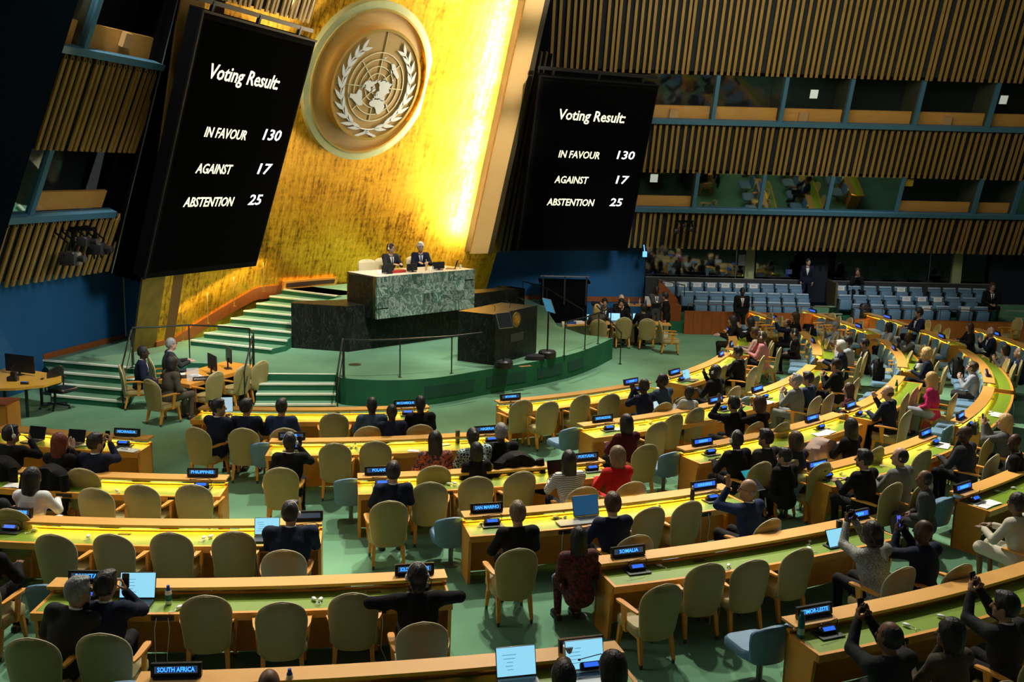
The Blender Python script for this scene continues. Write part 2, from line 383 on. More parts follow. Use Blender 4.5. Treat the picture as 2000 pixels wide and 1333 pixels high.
stairs('stage_stairs_floor_front', [((-5.97, 22.98), (-4.17, 23.17)), ((-5.92, 22.62), (-4.10, 22.81)), ((-5.86, 22.26), (-4.03, 22.45))], .65 - .1625, .1625, ((-6.0, 23.36), (-4.2, 23.55)))
b = MB(); b.bar((-6.0, 23.36, .638), (-4.22, 23.5, .638), .08, .04); structure(b.build('trim_1', NOSING))
stairs('stage_stairs_floor_side', [((-11.25, 23.85), (-9.0, 23.24)), ((-10.98, 23.27), (-8.88, 22.72)), ((-10.72, 22.72), (-8.78, 22.24))], .65 - .1625, .1625, ((-11.69, 24.5), (-9.16, 23.8)))
b = MB(); b.bar((-11.69, 24.45, .638), (-9.16, 23.76, .638), .08, .04); structure(b.build('trim_2', NOSING))
US = [((-7.12, 30.5), (-5.2, 29.2)), ((-7.35, 29.9), (-5.4, 28.8)), ((-7.6, 29.3), (-5.6, 28.35)), ((-7.83, 28.75), (-5.75, 27.85)), ((-8.05, 28.2), (-5.85, 27.35)), ((-8.3, 27.75), (-6.03, 26.88)), ((-8.55, 27.3), (-6.06, 26.36)), ((-8.8, 26.9), (-6.32, 25.84))]
stairs('podium_stairs_floor', [(a, b2) for a, b2 in US], 1.81, .145, ((-6.6, 31.5), (-4.5, 30.0)))

# ---- leaning concave gold wall (an oblique cylinder leaning .36 m per metre along the hall's axis)
GR = 14.2; LEAN = .36
def gold_pt(th, z, off=0.):
    p = GR * math.sin(th); al = -1.65 + GR * (1 - math.cos(th)) + LEAN * (z - .65) + off
    q = K + AXN * p + AX * al; return Vector((q.x, q.y, z))
TH0, TH1 = math.radians(-26), math.radians(25.7)
gb = MB(); NT, NZ = 40, 30; uv = []
for i in range(NT + 1):
    for j in range(NZ + 1):
        z = .6 + 13.4 * j / NZ; th = TH0 + (TH1 - .006 * max(0, z - 2.8) - TH0) * i / NT
        gb.v.append(tuple(gold_pt(th, z))); uv.append((GR * th, z))
for i in range(NT):
    for j in range(NZ):
        a = i * (NZ + 1) + j; gb.f.append((a, a + NZ + 1, a + NZ + 2, a + 1)); gb.m.append(0)
gw = gb.build('wall_gold', GOLD, smooth=60); structure(gw)
ul = gw.data.uv_layers.new(name='UVMap')
for lp in gw.data.loops: ul.data[lp.index].uv = uv[lp.vertex_index]
# podium floor behind the rostrum
pf = [V2((-5.6, 27.2)), V2((-4.62, 26.72)), V2((-1.4, 30.1)), V2((-3.3, 33.0)), V2((-3.75, 34.2))] + [V2(gold_pt(t, 1.81, -.05)) for t in np.linspace(.16, -.12, 8)] + [V2((-6.9, 31.2)), V2((-7.12, 30.5)), V2((-5.0, 29.1))]
poly_solid('podium_floor', pf, .5, 1.81, CARPET).name = 'podium_floor'; structure(bpy.data.objects['podium_floor'])
# rising wood baseboard along the gold wall by the stairs, then a vent baseboard
b = MB(); ths = np.linspace(TH0, -.10, 24); secs = []
for t in ths:
    f = min(1, max(0, (t - math.radians(-23)) / (math.radians(-10.5) - math.radians(-23)))); z = .65 + 1.16 * f
    secs.append([gold_pt(t, z - .25, .05 + LEAN * 0), gold_pt(t, z + .14, .05), gold_pt(t, z + .14, -.03), gold_pt(t, z - .25, -.03)])
b.sweep(secs); structure(b.build('baseboard_gold', WOOD_R))
b = MB(); secs = []
for t in np.linspace(-.115, .03, 8): secs.append([gold_pt(t, 1.8, .12), gold_pt(t, 2.06, .12), gold_pt(t, 2.06, -.02), gold_pt(t, 1.8, -.02)])
b.sweep(secs); vb = b.build('trim_3', WOOD); structure(vb)
b = MB(); secs = []
for t in np.linspace(-.108, .024, 8): secs.append([gold_pt(t, 1.87, .135), gold_pt(t, 2.0, .135), gold_pt(t, 2.0, .10), gold_pt(t, 1.87, .10)])
b.sweep(secs); g = b.build('grille', mat('dark_grille', (.05, .02, .008), .7), vb)
# return of the gold wall at its far end from the stairs: dark gold side, brown pilaster
e0 = gold_pt(TH0, .62); e1 = gold_pt(TH0, 13)
GOLD_DK = mat('dark_gold_side', (.30, .17, .03), .45, .7, noise=(3, .6, (.16, .10, .025)))
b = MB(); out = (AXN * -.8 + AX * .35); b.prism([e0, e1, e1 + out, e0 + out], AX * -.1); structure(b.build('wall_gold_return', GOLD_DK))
b = MB(); q0 = gold_pt(TH0 + .035, .62, .0); q1 = gold_pt(TH0 + .035, 13, .0); b.bar(q0, q1, .3, .12, up=AX); structure(b.build('trim_4', mat('brown_pilaster', (.22, .085, .018), .5)))
# light wood flange at the other end with its hidden vertical lamp
FO = 1.15                       # the flange stands this far out from the gold leaf
FT0 = lambda z: .316 - .0042 * (z - 2.8)
FT1 = lambda z: FT0(z) + .046
F_ = gold_pt; b = MB()
b.sweep([[F_(FT0(z), z, FO), F_(FT1(z), z, FO), F_(FT1(z), z, FO - .06), F_(FT0(z), z, FO - .06)] for z in (2.78, 8, 14.0)]); structure(b.build('trim_5', mat('pale_maple_flange', (.80, .50, .19), .5, noise=(.8, .4, (.74, .44, .155)))))
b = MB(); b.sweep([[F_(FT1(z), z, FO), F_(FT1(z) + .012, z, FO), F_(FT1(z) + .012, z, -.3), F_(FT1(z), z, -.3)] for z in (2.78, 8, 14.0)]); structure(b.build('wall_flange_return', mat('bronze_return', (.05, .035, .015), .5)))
#GOLDLIGHTS_BEGIN
# vertical cove lamps hidden behind the flange and behind the video wall graze the gold leaf
for k in range(11):
    z = 3.3 + .78 * k; p = gold_pt(FT0(z) + .026, z, FO - .32); t = gold_pt(FT0(z) - .04, z, 0)
    area(p, t, 125, .10, .9, (1, .86, .55), name='cove_lamp', up='Y')
for z in (3.8, 6.2, 8.6, 11.0): spot((9, 22, 12), tuple(gold_pt(FT0(z) + .023, z, FO)), 9000, 9, 1., .2, (1, .94, .8))
for z in np.linspace(10.6, 12.4, 3):
    area(gold_pt(.18, z, .5), gold_pt(.13, z - .4, 0), 35, .3, .3, (1, .86, .55), name='cove_lamp')
for z in np.linspace(7.0, 11.5, 4):
    area(gold_pt(TH0 + .17, z, .6), gold_pt(TH0 + .29, z, 0), 45, .2, .8, (1, .86, .55), name='cove_lamp')
spot((1.5, 23, 13.5), tuple(gold_pt(0, 7.9)), 1700, 24, .8, .3, (1, .95, .82))  # added frontal spot to brighten the emblem
spot((-2, 21, 14), tuple(gold_pt(-.15, 3.0)), 1500, 44, .9, .3, (1, .9, .66))
#GOLDLIGHTS_END

# ---- lower blue walls
BWL = [V2((-13.2, 17.0)), V2((-12.05, 22.4)), V2((-11.69, 24.45)), V2((-10.9, 27.75)), V2((-9.95, 27.1)), V2((-9.4, 27.0))]
def wall_run(name, pts, z0, z1, m, th=.12):
    b = MB()
    for a, c in zip(pts[:-1], pts[1:]):
        d = (c - a).normalized(); nn = Vector((-d.y, d.x, 0)) * th
        b.prism([(a.x, a.y, z0), (c.x, c.y, z0), (c.x + nn.x, c.y + nn.y, z0), (a.x + nn.x, a.y + nn.y, z0)], (0, 0, z1 - z0))
    return structure(b.build(name, m))
wall_run('wall_left', BWL, 0, 4.2, BLUEWALL)
wall_run('baseboard_left', [p + Vector((.03, -.02, 0)) for p in BWL[2:5]], .6, .8, WOOD_R, .06)
b = MB(); b.tube([(-10.72, 27.3, .8), (-10.72, 27.3, 3.6)], .018); structure(b.build('trim_6', STEEL))
BWR = [V2((-3.0, 38.1)), V2((.9, 38.45)), V2((5.1, 38.7))]
wall_run('wall_rear', BWR, 0, 4.4, BLUEWALL)
wall_run('baseboard_rear', [p + Vector((.02, -.05, 0)) for p in BWR], .6, .8, WOOD_R, .05)

# ---- leaning slatted side walls
class Plane:
    """A leaning wall: u runs level along it, v up its slope, w out of it into the hall."""
    def __init__(s, p0, phi, lean):
        f = math.radians(phi); a = math.radians(lean)
        s.p = Vector(p0); s.u = Vector((math.cos(f), math.sin(f), 0)); s.w = Vector((math.sin(f) * math.cos(a), -math.cos(f) * math.cos(a), -math.sin(a)))
        s.v = s.w.cross(s.u); s.v = -s.v if s.v.z < 0 else s.v
        s.m = Matrix((s.u, s.w, s.v)).transposed()          # local x=u, y=w, z=v
    def P(s, u, v, w=0): return s.p + s.u * u + s.v * v + s.w * w
    def slab(s, mb, u0, u1, v0, v1, w0, w1):
        c = s.P((u0 + u1) / 2, (v0 + v1) / 2, (w0 + w1) / 2); mb.box(c, (abs(u1 - u0), abs(w1 - w0), abs(v1 - v0)), s.m); return mb
def slat_proto(length):
    """triangular hollow-topped wooden fin: three boards, local z up, origin at its foot, y out of the wall"""
    b = MB(); w = .092; d = .06; t = .016
    tri_o = [(-w / 2, d), (w / 2, d), (w * .18, 0.), (-w * .5, .015)]
    b.prism([(x, y, 0) for x, y in tri_o], (0, 0, length - .05))
    for (x0, y0), (x1, y1) in zip(tri_o[:3], tri_o[1:]):      # the open cap: thin edges that rise to a point
        b.bar((x0, y0, length - .05), ((x0 + x1) / 2, (y0 + y1) / 2 * .6, length + .10), .02, .02)
    me = b.build('slat', SLATW); return me
def slat_band(parent, pl, u0, u1, v0, v1, pitch, back_v=None, name='slat_band'):
    mb = MB(); pl.slab(mb, u0, u1, v0 + .08, v1 - .0, -.14, -.06)
    band = mb.build(name, SLATBACK, parent)
    first = slat_proto(v1 - v0); rng = random.Random(int(u0 * 10 + v0 * 100)); u = u0 + pitch * .5; k = 0
    while u < u1 - .05:
        o = first if k == 0 else first.copy()
        if k: COL.objects.link(o)
        o.parent = band; uu = u + rng.choice([-.035, 0, 0, .03]); p = pl.P(uu, v0)
        o.matrix_local = Matrix.Translation(p) @ pl.m.to_4x4(); u += pitch; k += 1
    return band
def window_row(name, pl, u0, u1, v0, v1, posts, kinds, boards=True, pw=.13, board_h=.42):
    """blue steel frame: sill, mullions; panes; dark booth behind, wooden counter front behind each pane"""
    mb = MB(); pl.slab(mb, u0, u1, v0 - .12, v0 + .03, -.1, .14); fr = mb.build(name, BLUETRIM); structure(fr)
    for p in posts:
        m2 = MB(); pl.slab(m2, p - pw / 2, p + pw / 2, v0 + .03, v1, -.1, .05); m2.build('mullion', BLUETRIM, fr)
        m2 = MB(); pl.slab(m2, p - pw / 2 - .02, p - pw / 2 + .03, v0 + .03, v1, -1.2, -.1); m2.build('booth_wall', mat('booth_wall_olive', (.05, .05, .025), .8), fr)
    ed = [u0] + list(posts) + [u1]
    for (a, c), kd in zip(zip(ed[:-1], ed[1:]), kinds):
        m2 = MB(); pl.slab(m2, a + pw / 2, c - pw / 2, v0 + .03, v1, -.03, -.015); m2.build('pane', PANE_R if kd == 'r' else PANE, fr)
        m2 = MB(); pl.slab(m2, a + pw / 2, c - pw / 2, v0 - .02, v0 + board_h, -.32, -.24); m2.build('counter_front', WOOD_L if kd != 'r' else mat('olive_counter', (.25, .2, .05), .5), fr)
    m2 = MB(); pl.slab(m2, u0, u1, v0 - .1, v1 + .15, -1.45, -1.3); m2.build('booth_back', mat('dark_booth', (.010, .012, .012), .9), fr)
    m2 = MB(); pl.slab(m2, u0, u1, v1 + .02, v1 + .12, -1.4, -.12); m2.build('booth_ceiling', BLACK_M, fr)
    return fr
PR = Plane((4.46, 37.0, 2.86), 3, 20)
wr = MB(); PR.slab(wr, -4.5, 16, -.02, 10.6, -1.62, -1.5); wall_right = structure(wr.build('wall_right', SLATBACK))
VZ = lambda z: (z - 2.86) / math.cos(math.radians(20))
slat_band(wall_right, PR, -.35, 15.8, VZ(2.86), VZ(4.18), .222)
slat_band(wall_right, PR, -1.0, 15.8, VZ(5.62), VZ(7.28), .222)
slat_band(wall_right, PR, -3.6, 15.8, VZ(8.92), VZ(12.6), .222)
PX = [6.45, 8.87, 11.35, 13.95, 16.85, 18.35]; PX2 = [6.7, 9.07, 11.36, 13.85, 16.48, 19.0]
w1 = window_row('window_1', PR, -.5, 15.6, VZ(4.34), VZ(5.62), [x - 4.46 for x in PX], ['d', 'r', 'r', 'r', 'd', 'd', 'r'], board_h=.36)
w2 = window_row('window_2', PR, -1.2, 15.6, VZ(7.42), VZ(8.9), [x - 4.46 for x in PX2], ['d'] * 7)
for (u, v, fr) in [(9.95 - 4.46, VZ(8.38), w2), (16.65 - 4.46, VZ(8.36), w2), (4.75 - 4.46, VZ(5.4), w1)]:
    m2 = MB(); PR.slab(m2, u, u + .27, v - .15, v + .15, .0, .006); m2.build('paper_notice', mat('self_lit_notice', (.7, .75, .7), .8, emit=(.6, .68, .62), estr=.35), fr)  # paper sheets given a glow of their own, no lamp behind
m2 = MB(); PR.slab(m2, 14.1 - 4.46, 14.38 - 4.46, VZ(5.28), VZ(5.5), -.2, -.1); m2.build('yellow_notice', mat('yellow_card', (.6, .38, .02), .7), w1)
for u in (5.2, 9.75, 14.9):
    m2 = MB(); PR.slab(m2, u - 4.46, u + .3 - 4.46, VZ(7.45), VZ(7.72), -.23, -.1); m2.build('speaker_box', mat('pale_wood_box', (.6, .36, .15), .5), w2)
# ceiling strip of black above the right wall is beyond the frame; far-left wall from the plan of the photograph
PL = Plane((-10.32, 24.95, 2.85), 78, 23)
# ---- left leaning wall
wl = MB(); PL.slab(wl, -9, .6, -.1, 9, -1.62, -1.5); wall_ll = structure(wl.build('wall_left_upper', SLATBACK))
slat_band(wall_ll, PL, -4.4, .25, 0, 1.5, .245)
slat_band(wall_ll, PL, -4.4, -.2, 3.2, 5.22, .205)
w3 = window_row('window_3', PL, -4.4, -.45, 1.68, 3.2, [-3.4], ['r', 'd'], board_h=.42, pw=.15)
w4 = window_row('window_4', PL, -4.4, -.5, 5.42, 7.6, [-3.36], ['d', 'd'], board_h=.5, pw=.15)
m2 = MB(); PL.slab(m2, -1.95, -1.68, 5.6, 5.92, -.22, -.1); m2.build('speaker_box', mat('pale_wood_box', (.6, .36, .15), .5), w4)
m2 = MB(); PL.slab(m2, -8.5, -4.4, -.15, 9, -.3, .3); structure(m2.build('wall_dark_panel', DKBLUE))
m2 = MB(); m2.prism([PL.P(-.95, 7.6, .1), PL.P(.6, 7.6, .1), PL.P(2.3, -.6, .1), PL.P(.22, -.05, .1)], PL.w * -.9); structure(m2.build('wall_dark_gap', BLACK_M))  # flat black panel stands in for the dark gap beside the screen
m2 = MB(); m2.tube([PL.P(-.93, 7.5, .12), PL.P(.24, -.03, .12)], .016, 6); structure(m2.build('trim_7', STEEL))

# ================================================================== VIDEO WALLS
def video_wall(corners, label, rows, slats=None):
    TL, TR, BR, BL = [Vector(c) for c in corners]
    u = (TR - TL).normalized(); w0 = u.cross(BL - TL).normalized()
    if w0.y > 0: w0 = -w0
    v = w0.cross(u); v = -v if v.z < 0 else v
    o = BL.copy(); W = (TR - TL).length; H = (TL - BL).length; sh = (TL - BL).dot(u) / (TL - BL).dot(v)    # slight shear of the real frame
    root = empty('video_wall', o); tag(root, label, 'video wall')
    Pq = lambda a, b, d=0.: u * (a * W) + (TL - BL) * b + w0 * d
    b = MB(); b.prism([Pq(0, 0), Pq(1, 0), Pq(1, 1), Pq(0, 1)], w0 * -.35); b.build('housing', BLACK_M, root)
    b = MB(); b.prism([Pq(.035, .025, .004), Pq(.985, .025, .004), Pq(.985, .975, .004), Pq(.035, .975, .004)], w0 * -.02); b.build('display', SCREEN_WALL, root)
    b = MB()
    for p, q in ((Pq(0, 1, .02), Pq(1, 1, .02)), (Pq(0, 0, .02), Pq(0, 1, .02))): b.bar(p, q, .05, .05, up=w0)
    b.build('frame', mat('black_frame', (.006, .006, .007), .5, spec=.15), root)
    b = MB()
    for a in (.12, .5, .88): b.bar(Pq(a, 1.0, -.2), Pq(a, 1.0, -.2) + v * .22, .08, .08, up=w0)
    b.bar(Pq(0, 1.0, -.2) + v * .2, Pq(1, 1.0, -.2) + v * .2, .1, .06, up=w0)
    b.build('mount', BLACK, root)
    rot = Matrix((u, v, w0)).transposed().to_euler()
    for txt, a, bb, size, wd, mt in rows:
        t = text_mesh(txt, size, mt, root, Pq(a, bb, .012), rot, 'lettering', shear=.06, bold=size * .012, width=wd)
    return root, Plane, (TL, TR, u, v, w0)
VT = lambda s, k: s
LROWS = [('Voting Result:', .449, .804, .50, 2.84, TXT_CREAM), ('IN FAVOUR', .396, .583, .36, 1.66, TXT_CREAM), ('130', .803, .594, .42, .79, TXT_WHITE), ('AGAINST', .368, .441, .36, 1.40, TXT_CREAM), ('17', .808, .449, .42, .58, TXT_WHITE), ('ABSTENTION', .395, .306, .36, 1.97, TXT_CREAM), ('25', .811, .313, .42, .57, TXT_WHITE)]
RROWS = [('Voting Result:', .474, .802, .48, 2.45, TXT_CREAM), ('IN FAVOUR', .413, .582, .345, 1.52, TXT_CREAM), ('130', .812, .591, .40, .67, TXT_WHITE), ('AGAINST', .381, .434, .345, 1.24, TXT_CREAM), ('17', .815, .444, .40, .48, TXT_WHITE), ('ABSTENTION', .407, .300, .345, 1.77, TXT_CREAM), ('25', .811, .306, .40, .47, TXT_WHITE)]
_, _, LQ = video_wall([(-6.918, 22.658, 8.87), (-5.308, 27.059, 8.797), (-7.389, 28.558, 2.7), (-8.999, 24.157, 2.772)], 'tall black video wall with voting result, hung between the slatted wall and the gold wall', LROWS)
_, _, RQ = video_wall([(.680, 31.661, 8.458), (4.597, 33.484, 8.401), (4.019, 35.521, 2.84), (.104, 33.698, 2.898)], 'tall black video wall with voting result, hung beside the window booths and maple flange', RROWS)
# slats above the video wall next to the emblem
TLq, TRq, uq, vq, wq = LQ
PS = Plane(TLq - wq * .3 + vq * .28, 69.9, 20.5)
m2 = MB(); PS.slab(m2, -.3, 4.75, 0, 3.6, -.5, -.4); ws = structure(m2.build('wall_left_return', SLATBACK))
slat_band(ws, PS, -.1, 4.75, 0, 3.4, .215)
# side casing of the other wall: thin dark fins beside the maple flange
m2 = MB(); a0 = Vector((-.55, 34.9, 2.75)); a1 = Vector((.55, 32.7, 9.3))
for k, (d, ww) in enumerate([(0, .10), (.18, .05), (.34, .05)]):
    q = Vector((d, .1 * d, 0)); m3 = MB(); m3.bar(a0 + q, a1 + q, ww, .12); structure(m3.build('trim_8', mat('bronze_fin', (.10, .075, .03), .45)))
m3 = MB(); m3.prism([a0 + Vector((.0, .35, 0)), a1 + Vector((0, .35, 0)), a1 + Vector((.55, .55, 0)), a0 + Vector((.75, .6, 0))], (0, .1, 0)); structure(m3.build('wall_casing_rear', BLACK_M))

# ================================================================== EMBLEM
def emblem_leaf(L, w):
    """one laurel leaf outline along +x from its foot"""
    pts = []
    for i in range(9):
        t = i / 8; pts.append((L * t, w * math.sin(PI * t ** .8) * (1 - .25 * t)))
    return pts + [(x, -y * .8) for x, y in reversed(pts[1:-1])]
CONT = {
 'africa': [(35, -6), (37, 10), (32, 22), (31, 32), (15, 39), (11, 44), (11, 51), (-2, 41), (-15, 40), (-26, 33), (-34, 25), (-34, 18), (-22, 14), (-10, 13), (0, 9), (5, 8), (5, -5), (12, -16), (21, -17), (30, -10)],
 'eurasia': [(36, -9), (43, -9), (44, -1), (48, -4), (51, 3), (54, 9), (57, 9), (55, 14), (54, 20), (59, 24), (60, 30), (60, 22), (65, 25), (65, 21), (56, 15), (58, 7), (62, 5), (70, 20), (70, 30), (67, 41), (68, 55), (73, 70), (76, 95), (77, 105), (73, 125), (71, 150), (69, 170), (66, -171), (62, 178), (60, 165), (52, 157), (60, 155), (59, 143), (53, 140), (43, 132), (38, 128), (35, 129), (40, 122), (37, 119), (30, 122), (22, 113), (20, 107), (10, 107), (9, 104), (1, 104), (13, 99), (17, 94), (22, 90), (16, 81), (8, 78), (20, 73), (25, 66), (25, 57), (30, 49), (24, 56), (17, 55), (13, 45), (28, 35), (32, 35), (36, 36), (37, 28), (41, 29), (38, 23), (40, 19), (45, 13), (40, 18), (38, 16), (44, 9), (42, 3), (37, -2)],
 'north_america': [(71, -156), (70, -141), (69, -125), (68, -110), (68, -95), (64, -94), (59, -94), (55, -82), (52, -79), (60, -77), (62, -73), (58, -64), (52, -56), (47, -60), (45, -66), (41, -70), (35, -76), (31, -81), (25, -80), (30, -84), (30, -90), (27, -97), (20, -97), (21, -87), (16, -88), (9, -79), (8, -81), (14, -92), (19, -105), (25, -109), (31, -114), (23, -110), (33, -117), (40, -124), (48, -124), (55, -131), (60, -141), (60, -152), (55, -163), (60, -165), (66, -168)],
 'south_america': [(11, -74), (10, -62), (5, -52), (-1, -48), (-5, -36), (-10, -36), (-22, -41), (-28, -49), (-35, -57), (-41, -63), (-50, -68), (-55, -67), (-50, -75), (-37, -73), (-18, -71), (-6, -81), (2, -79), (8, -77)],
 'australia': [(-12, 131), (-12, 136), (-17, 140), (-11, 142), (-20, 148), (-27, 153), (-37, 150), (-38, 145), (-35, 138), (-32, 133), (-34, 123), (-34, 115), (-22, 114), (-17, 122)],
 'greenland': [(60, -44), (66, -53), (76, -68), (81, -60), (83, -35), (80, -18), (73, -22), (68, -30)],
 'arctic_islands': [(73, -125), (76, -120), (80, -100), (83, -75), (78, -78), (73, -80), (65, -64), (66, -73), (70, -90), (71, -110)],
 'madagascar': [(-12, 49), (-18, 49), (-25, 47), (-24, 44), (-16, 45)],
 'borneo': [(6, 117), (1, 118), (-4, 115), (0, 109)], 'new_guinea': [(-1, 132), (-3, 141), (-9, 148), (-8, 139), (-4, 134)], 'sumatra': [(5, 96), (-1, 103), (-6, 105), (0, 99)],
 'new_zealand': [(-35, 173), (-39, 178), (-46, 169), (-41, 173)], 'japan': [(34, 131), (35, 139), (41, 141), (45, 143), (43, 146), (36, 141)], 'britain': [(50, -5), (51, 1), (55, -2), (58, -4), (55, -6)],
}
def build_emblem(name, c, n, R, label, mats, full=True, parent=None):
    n = n.normalized(); u = Vector((-n.y, n.x, 0)).normalized(); v = n.cross(u); v = -v if v.z < 0 else v
    M = Matrix((u, v, n)).transposed()
    if parent is None: root = empty(name, c); tag(root, label, 'emblem'); off = Vector((0, 0, 0))
    else: root = parent; off = c
    def pl(x, y, d): return off + M @ Vector((x * R, y * R, d))
    def disc(r0, r1, d0, d1, nm, m, nseg=72):
        b = MB(); secs = []
        for i in range(nseg + 1):
            a = 2 * PI * i / nseg; ca, sa = math.cos(a), math.sin(a)
            secs.append([pl(r0 * ca, r0 * sa, d0), pl(r0 * ca, r0 * sa, d1), pl(r1 * ca, r1 * sa, d1), pl(r1 * ca, r1 * sa, d0)])
        b.sweep(secs); return b.build(nm, m, root, 40)
    rim, face, ring, grid, relief = mats
    d2 = .34 if full else .02; th = .02 if full else .006
    if full:
        disc(.905, 1, -.25, .10, 'outer_rim', rim); disc(.885, .91, -.2, .125, 'inner_lip', ring); disc(0.001, .895, -.2, .02, 'outer_disc', face)
        disc(.665, .70, 0, d2 + .04, 'ring', ring); disc(0.001, .668, 0, d2, 'inner_disc', face)
    else: disc(0.001, 1, -.01, d2, 'disc', face)
    my = -.02; s = .43 if full else .55
    gm = MB()
    for k in range(1, 6):
        rr = s * k / 5; secs = []
        for i in range(49):
            a = 2 * PI * i / 48; ca, sa = math.cos(a), math.sin(a); h = .006 if full else .02
            secs.append([pl((rr - h) * ca, my + (rr - h) * sa, d2), pl((rr - h) * ca, my + (rr - h) * sa, d2 + th), pl((rr + h) * ca, my + (rr + h) * sa, d2 + th), pl((rr + h) * ca, my + (rr + h) * sa, d2)])
        gm.sweep(secs)
    for k in range(8):
        a = PI / 4 * k; gm.bar(pl(s * .2 * math.cos(a), my + s * .2 * math.sin(a), d2 + th / 2), pl(s * math.cos(a), my + s * math.sin(a), d2 + th / 2), .011 * R, th, up=n)
    if full:
        gm.bar(pl(0, my + s, d2 + th / 2), pl(0, .66, d2 + th / 2), .006 * R, th, up=n)
        gm.bar(pl(-s, my, d2 + th / 2), pl(-.64, my, d2 + th / 2), .004 * R, th, up=n)
    g = gm.build('map_grid', grid, root); g['kind'] = 'stuff'
    for nm, pts in CONT.items():
        if not full and len(pts) < 10: continue
        q = []
        for i in range(len(pts)):
            la0, lo0 = pts[i]; la1, lo1 = pts[(i + 1) % len(pts)]; dl = (lo1 - lo0 + 180) % 360 - 180
            for k in range(3):
                la = la0 + (la1 - la0) * k / 3; lo = math.radians(lo0 + dl * k / 3 - 90); r = s * (90 - la) / 150 * 1.0
                q.append(pl(r * math.cos(lo), my + r * math.sin(lo), d2 + th))
        b = MB(); b.prism(q, n * th); b.build('continent', relief, root)
    # laurel: two branches of leaves that cross at the foot
    for sgn in (-1, 1):
        N = 10; st = MB(); path = []
        for i in range(22):
            a = math.radians(-98 + 150 * i / 21); path.append(pl(sgn * .545 * math.cos(a), my + .55 * math.sin(a) + .01, d2 + th))
        st.tube(path, [.008 * R] * 22, 5); st.build('laurel_stem', relief, root)
        b = MB(); b.bar(pl(sgn * .04, my - .56, d2 + th), pl(-sgn * .17, my - .63, d2 + th), .03 * R, th, up=n); b.build('laurel_foot', relief, root)
        for i in range(N):
            a = -78 + 128 * i / (N - 1)
            for side in (-1, 1):
                aa = math.radians(a); px, py = .545 * math.cos(aa), .55 * math.sin(aa) + .01
                tang = aa + PI / 2; dirr = tang - side * math.radians(24 if i else 12)
                L, w = .205 * (1 - .025 * i), .027
                lf = [(px + x * math.cos(dirr) - y * math.sin(dirr), py + x * math.sin(dirr) + y * math.cos(dirr)) for x, y in emblem_leaf(L, w)]
                b = MB(); b.prism([pl(sgn * x, my + y, d2 + th * .5) for x, y in lf], n * (th * 1.6)); b.build('laurel_leaf', relief, root)
    return root
EMN = Matrix.Rotation(math.radians(49), 3, 'Z') @ Vector((0, -1, 0)); EMN = (EMN * math.cos(math.atan(.36)) + Vector((0, 0, -math.sin(math.atan(.36))))).normalized()
RIM = mat('verdigris_brass', (.46, .46, .26), .35, .4, noise=(2.2, .5, (.31, .38, .21)))
FACE = mat('oak_veneer_disc', (.27, .165, .04), .5, noise=(1.5, .6, (.22, .13, .028), 6), stretch=(1, 1, 6))
RINGM = mat('polished_gold_ring', (.9, .62, .2), .25, .9)
build_emblem('round_emblem', Vector((-4.36, 30.09, 8.03)) , EMN, 2.36, 'great round emblem, silver world map within laurel branches, on the gold wall', (RIM, FACE, RINGM, SIL_GRID, SILVER))

# ================================================================== ROSTRUM, BASE, LECTERN
FD = Vector((.687, .727, 0)); BD = Vector((-.727, .687, 0))           # along the front (image right), away from the hall
base = empty('marble_podium_base', (-4.4, 26.43, DZ)); tag(base, 'long low black marble base under the green marble desk', 'podium')
q = [Vector((-4.4, 26.43, 0)), Vector((-4.4, 26.43, 0)) + FD * 3.45, Vector((-4.4, 26.43, 0)) + FD * 6.95]
def slab_between(a, c, d, z0, z1, nm, m, parent, org):
    b = MB(); b.prism([a, c, c + d, a + d], (0, 0, z1 - z0)); o = b.build(nm, m, parent, origin=org - Vector((0, 0, z0))); return o
org = Vector((-4.4, 26.43, DZ))
b = MB(); A, B_, C_ = q
b.prism([A - org + Vector((0, 0, 1.24)) + Vector((0, 0, DZ)), C_ - org + Vector((0, 0, 1.24 + DZ)), C_ - org + BD * .55 + Vector((0, 0, 1.24 + DZ)), Vector((-4.9, 27.7, 0)) - org + Vector((0, 0, 1.24 + DZ)), Vector((-6.02, 27.25, 0)) - org + Vector((0, 0, 1.24 + DZ)), Vector((-6.02, 26.86, 0)) - org + Vector((0, 0, 1.24 + DZ))], (0, 0, -.03)); b.build('top_slab', MARBLE_B, base)
cuts = [A, A + FD * 2.3, A + FD * 4.6, C_]
for a, c in zip(cuts[:-1], cuts[1:]):
    b = MB(); z = -DZ
    b.prism([a - org + Vector((0, 0, DZ)) + FD * .004, c - org + Vector((0, 0, DZ)) - FD * .004, c - org + BD * .3 + Vector((0, 0, DZ)), a - org + BD * .3 + Vector((0, 0, DZ))], (0, 0, 1.21)); b.build('front_slab', MARBLE_B, base)
b = MB(); a = Vector((-6.02, 26.86, 0)); b.prism([A - org + Vector((0, 0, DZ)), a - org + Vector((0, 0, DZ)), a - org + Vector((.12, .42, DZ)), A - org + Vector((-.25, .32, DZ))], (0, 0, 1.21)); b.build('side_slab', MARBLE_B, base)
b = MB(); b.prism([C_ - org + Vector((0, 0, DZ)), C_ - org + BD * .9 + Vector((0, 0, DZ)), C_ - org + BD * .9 - FD * .3 + Vector((0, 0, DZ)), C_ - org - FD * .3 + Vector((0, 0, DZ))], (0, 0, 1.24)); b.build('end_slab', MARBLE_B, base)

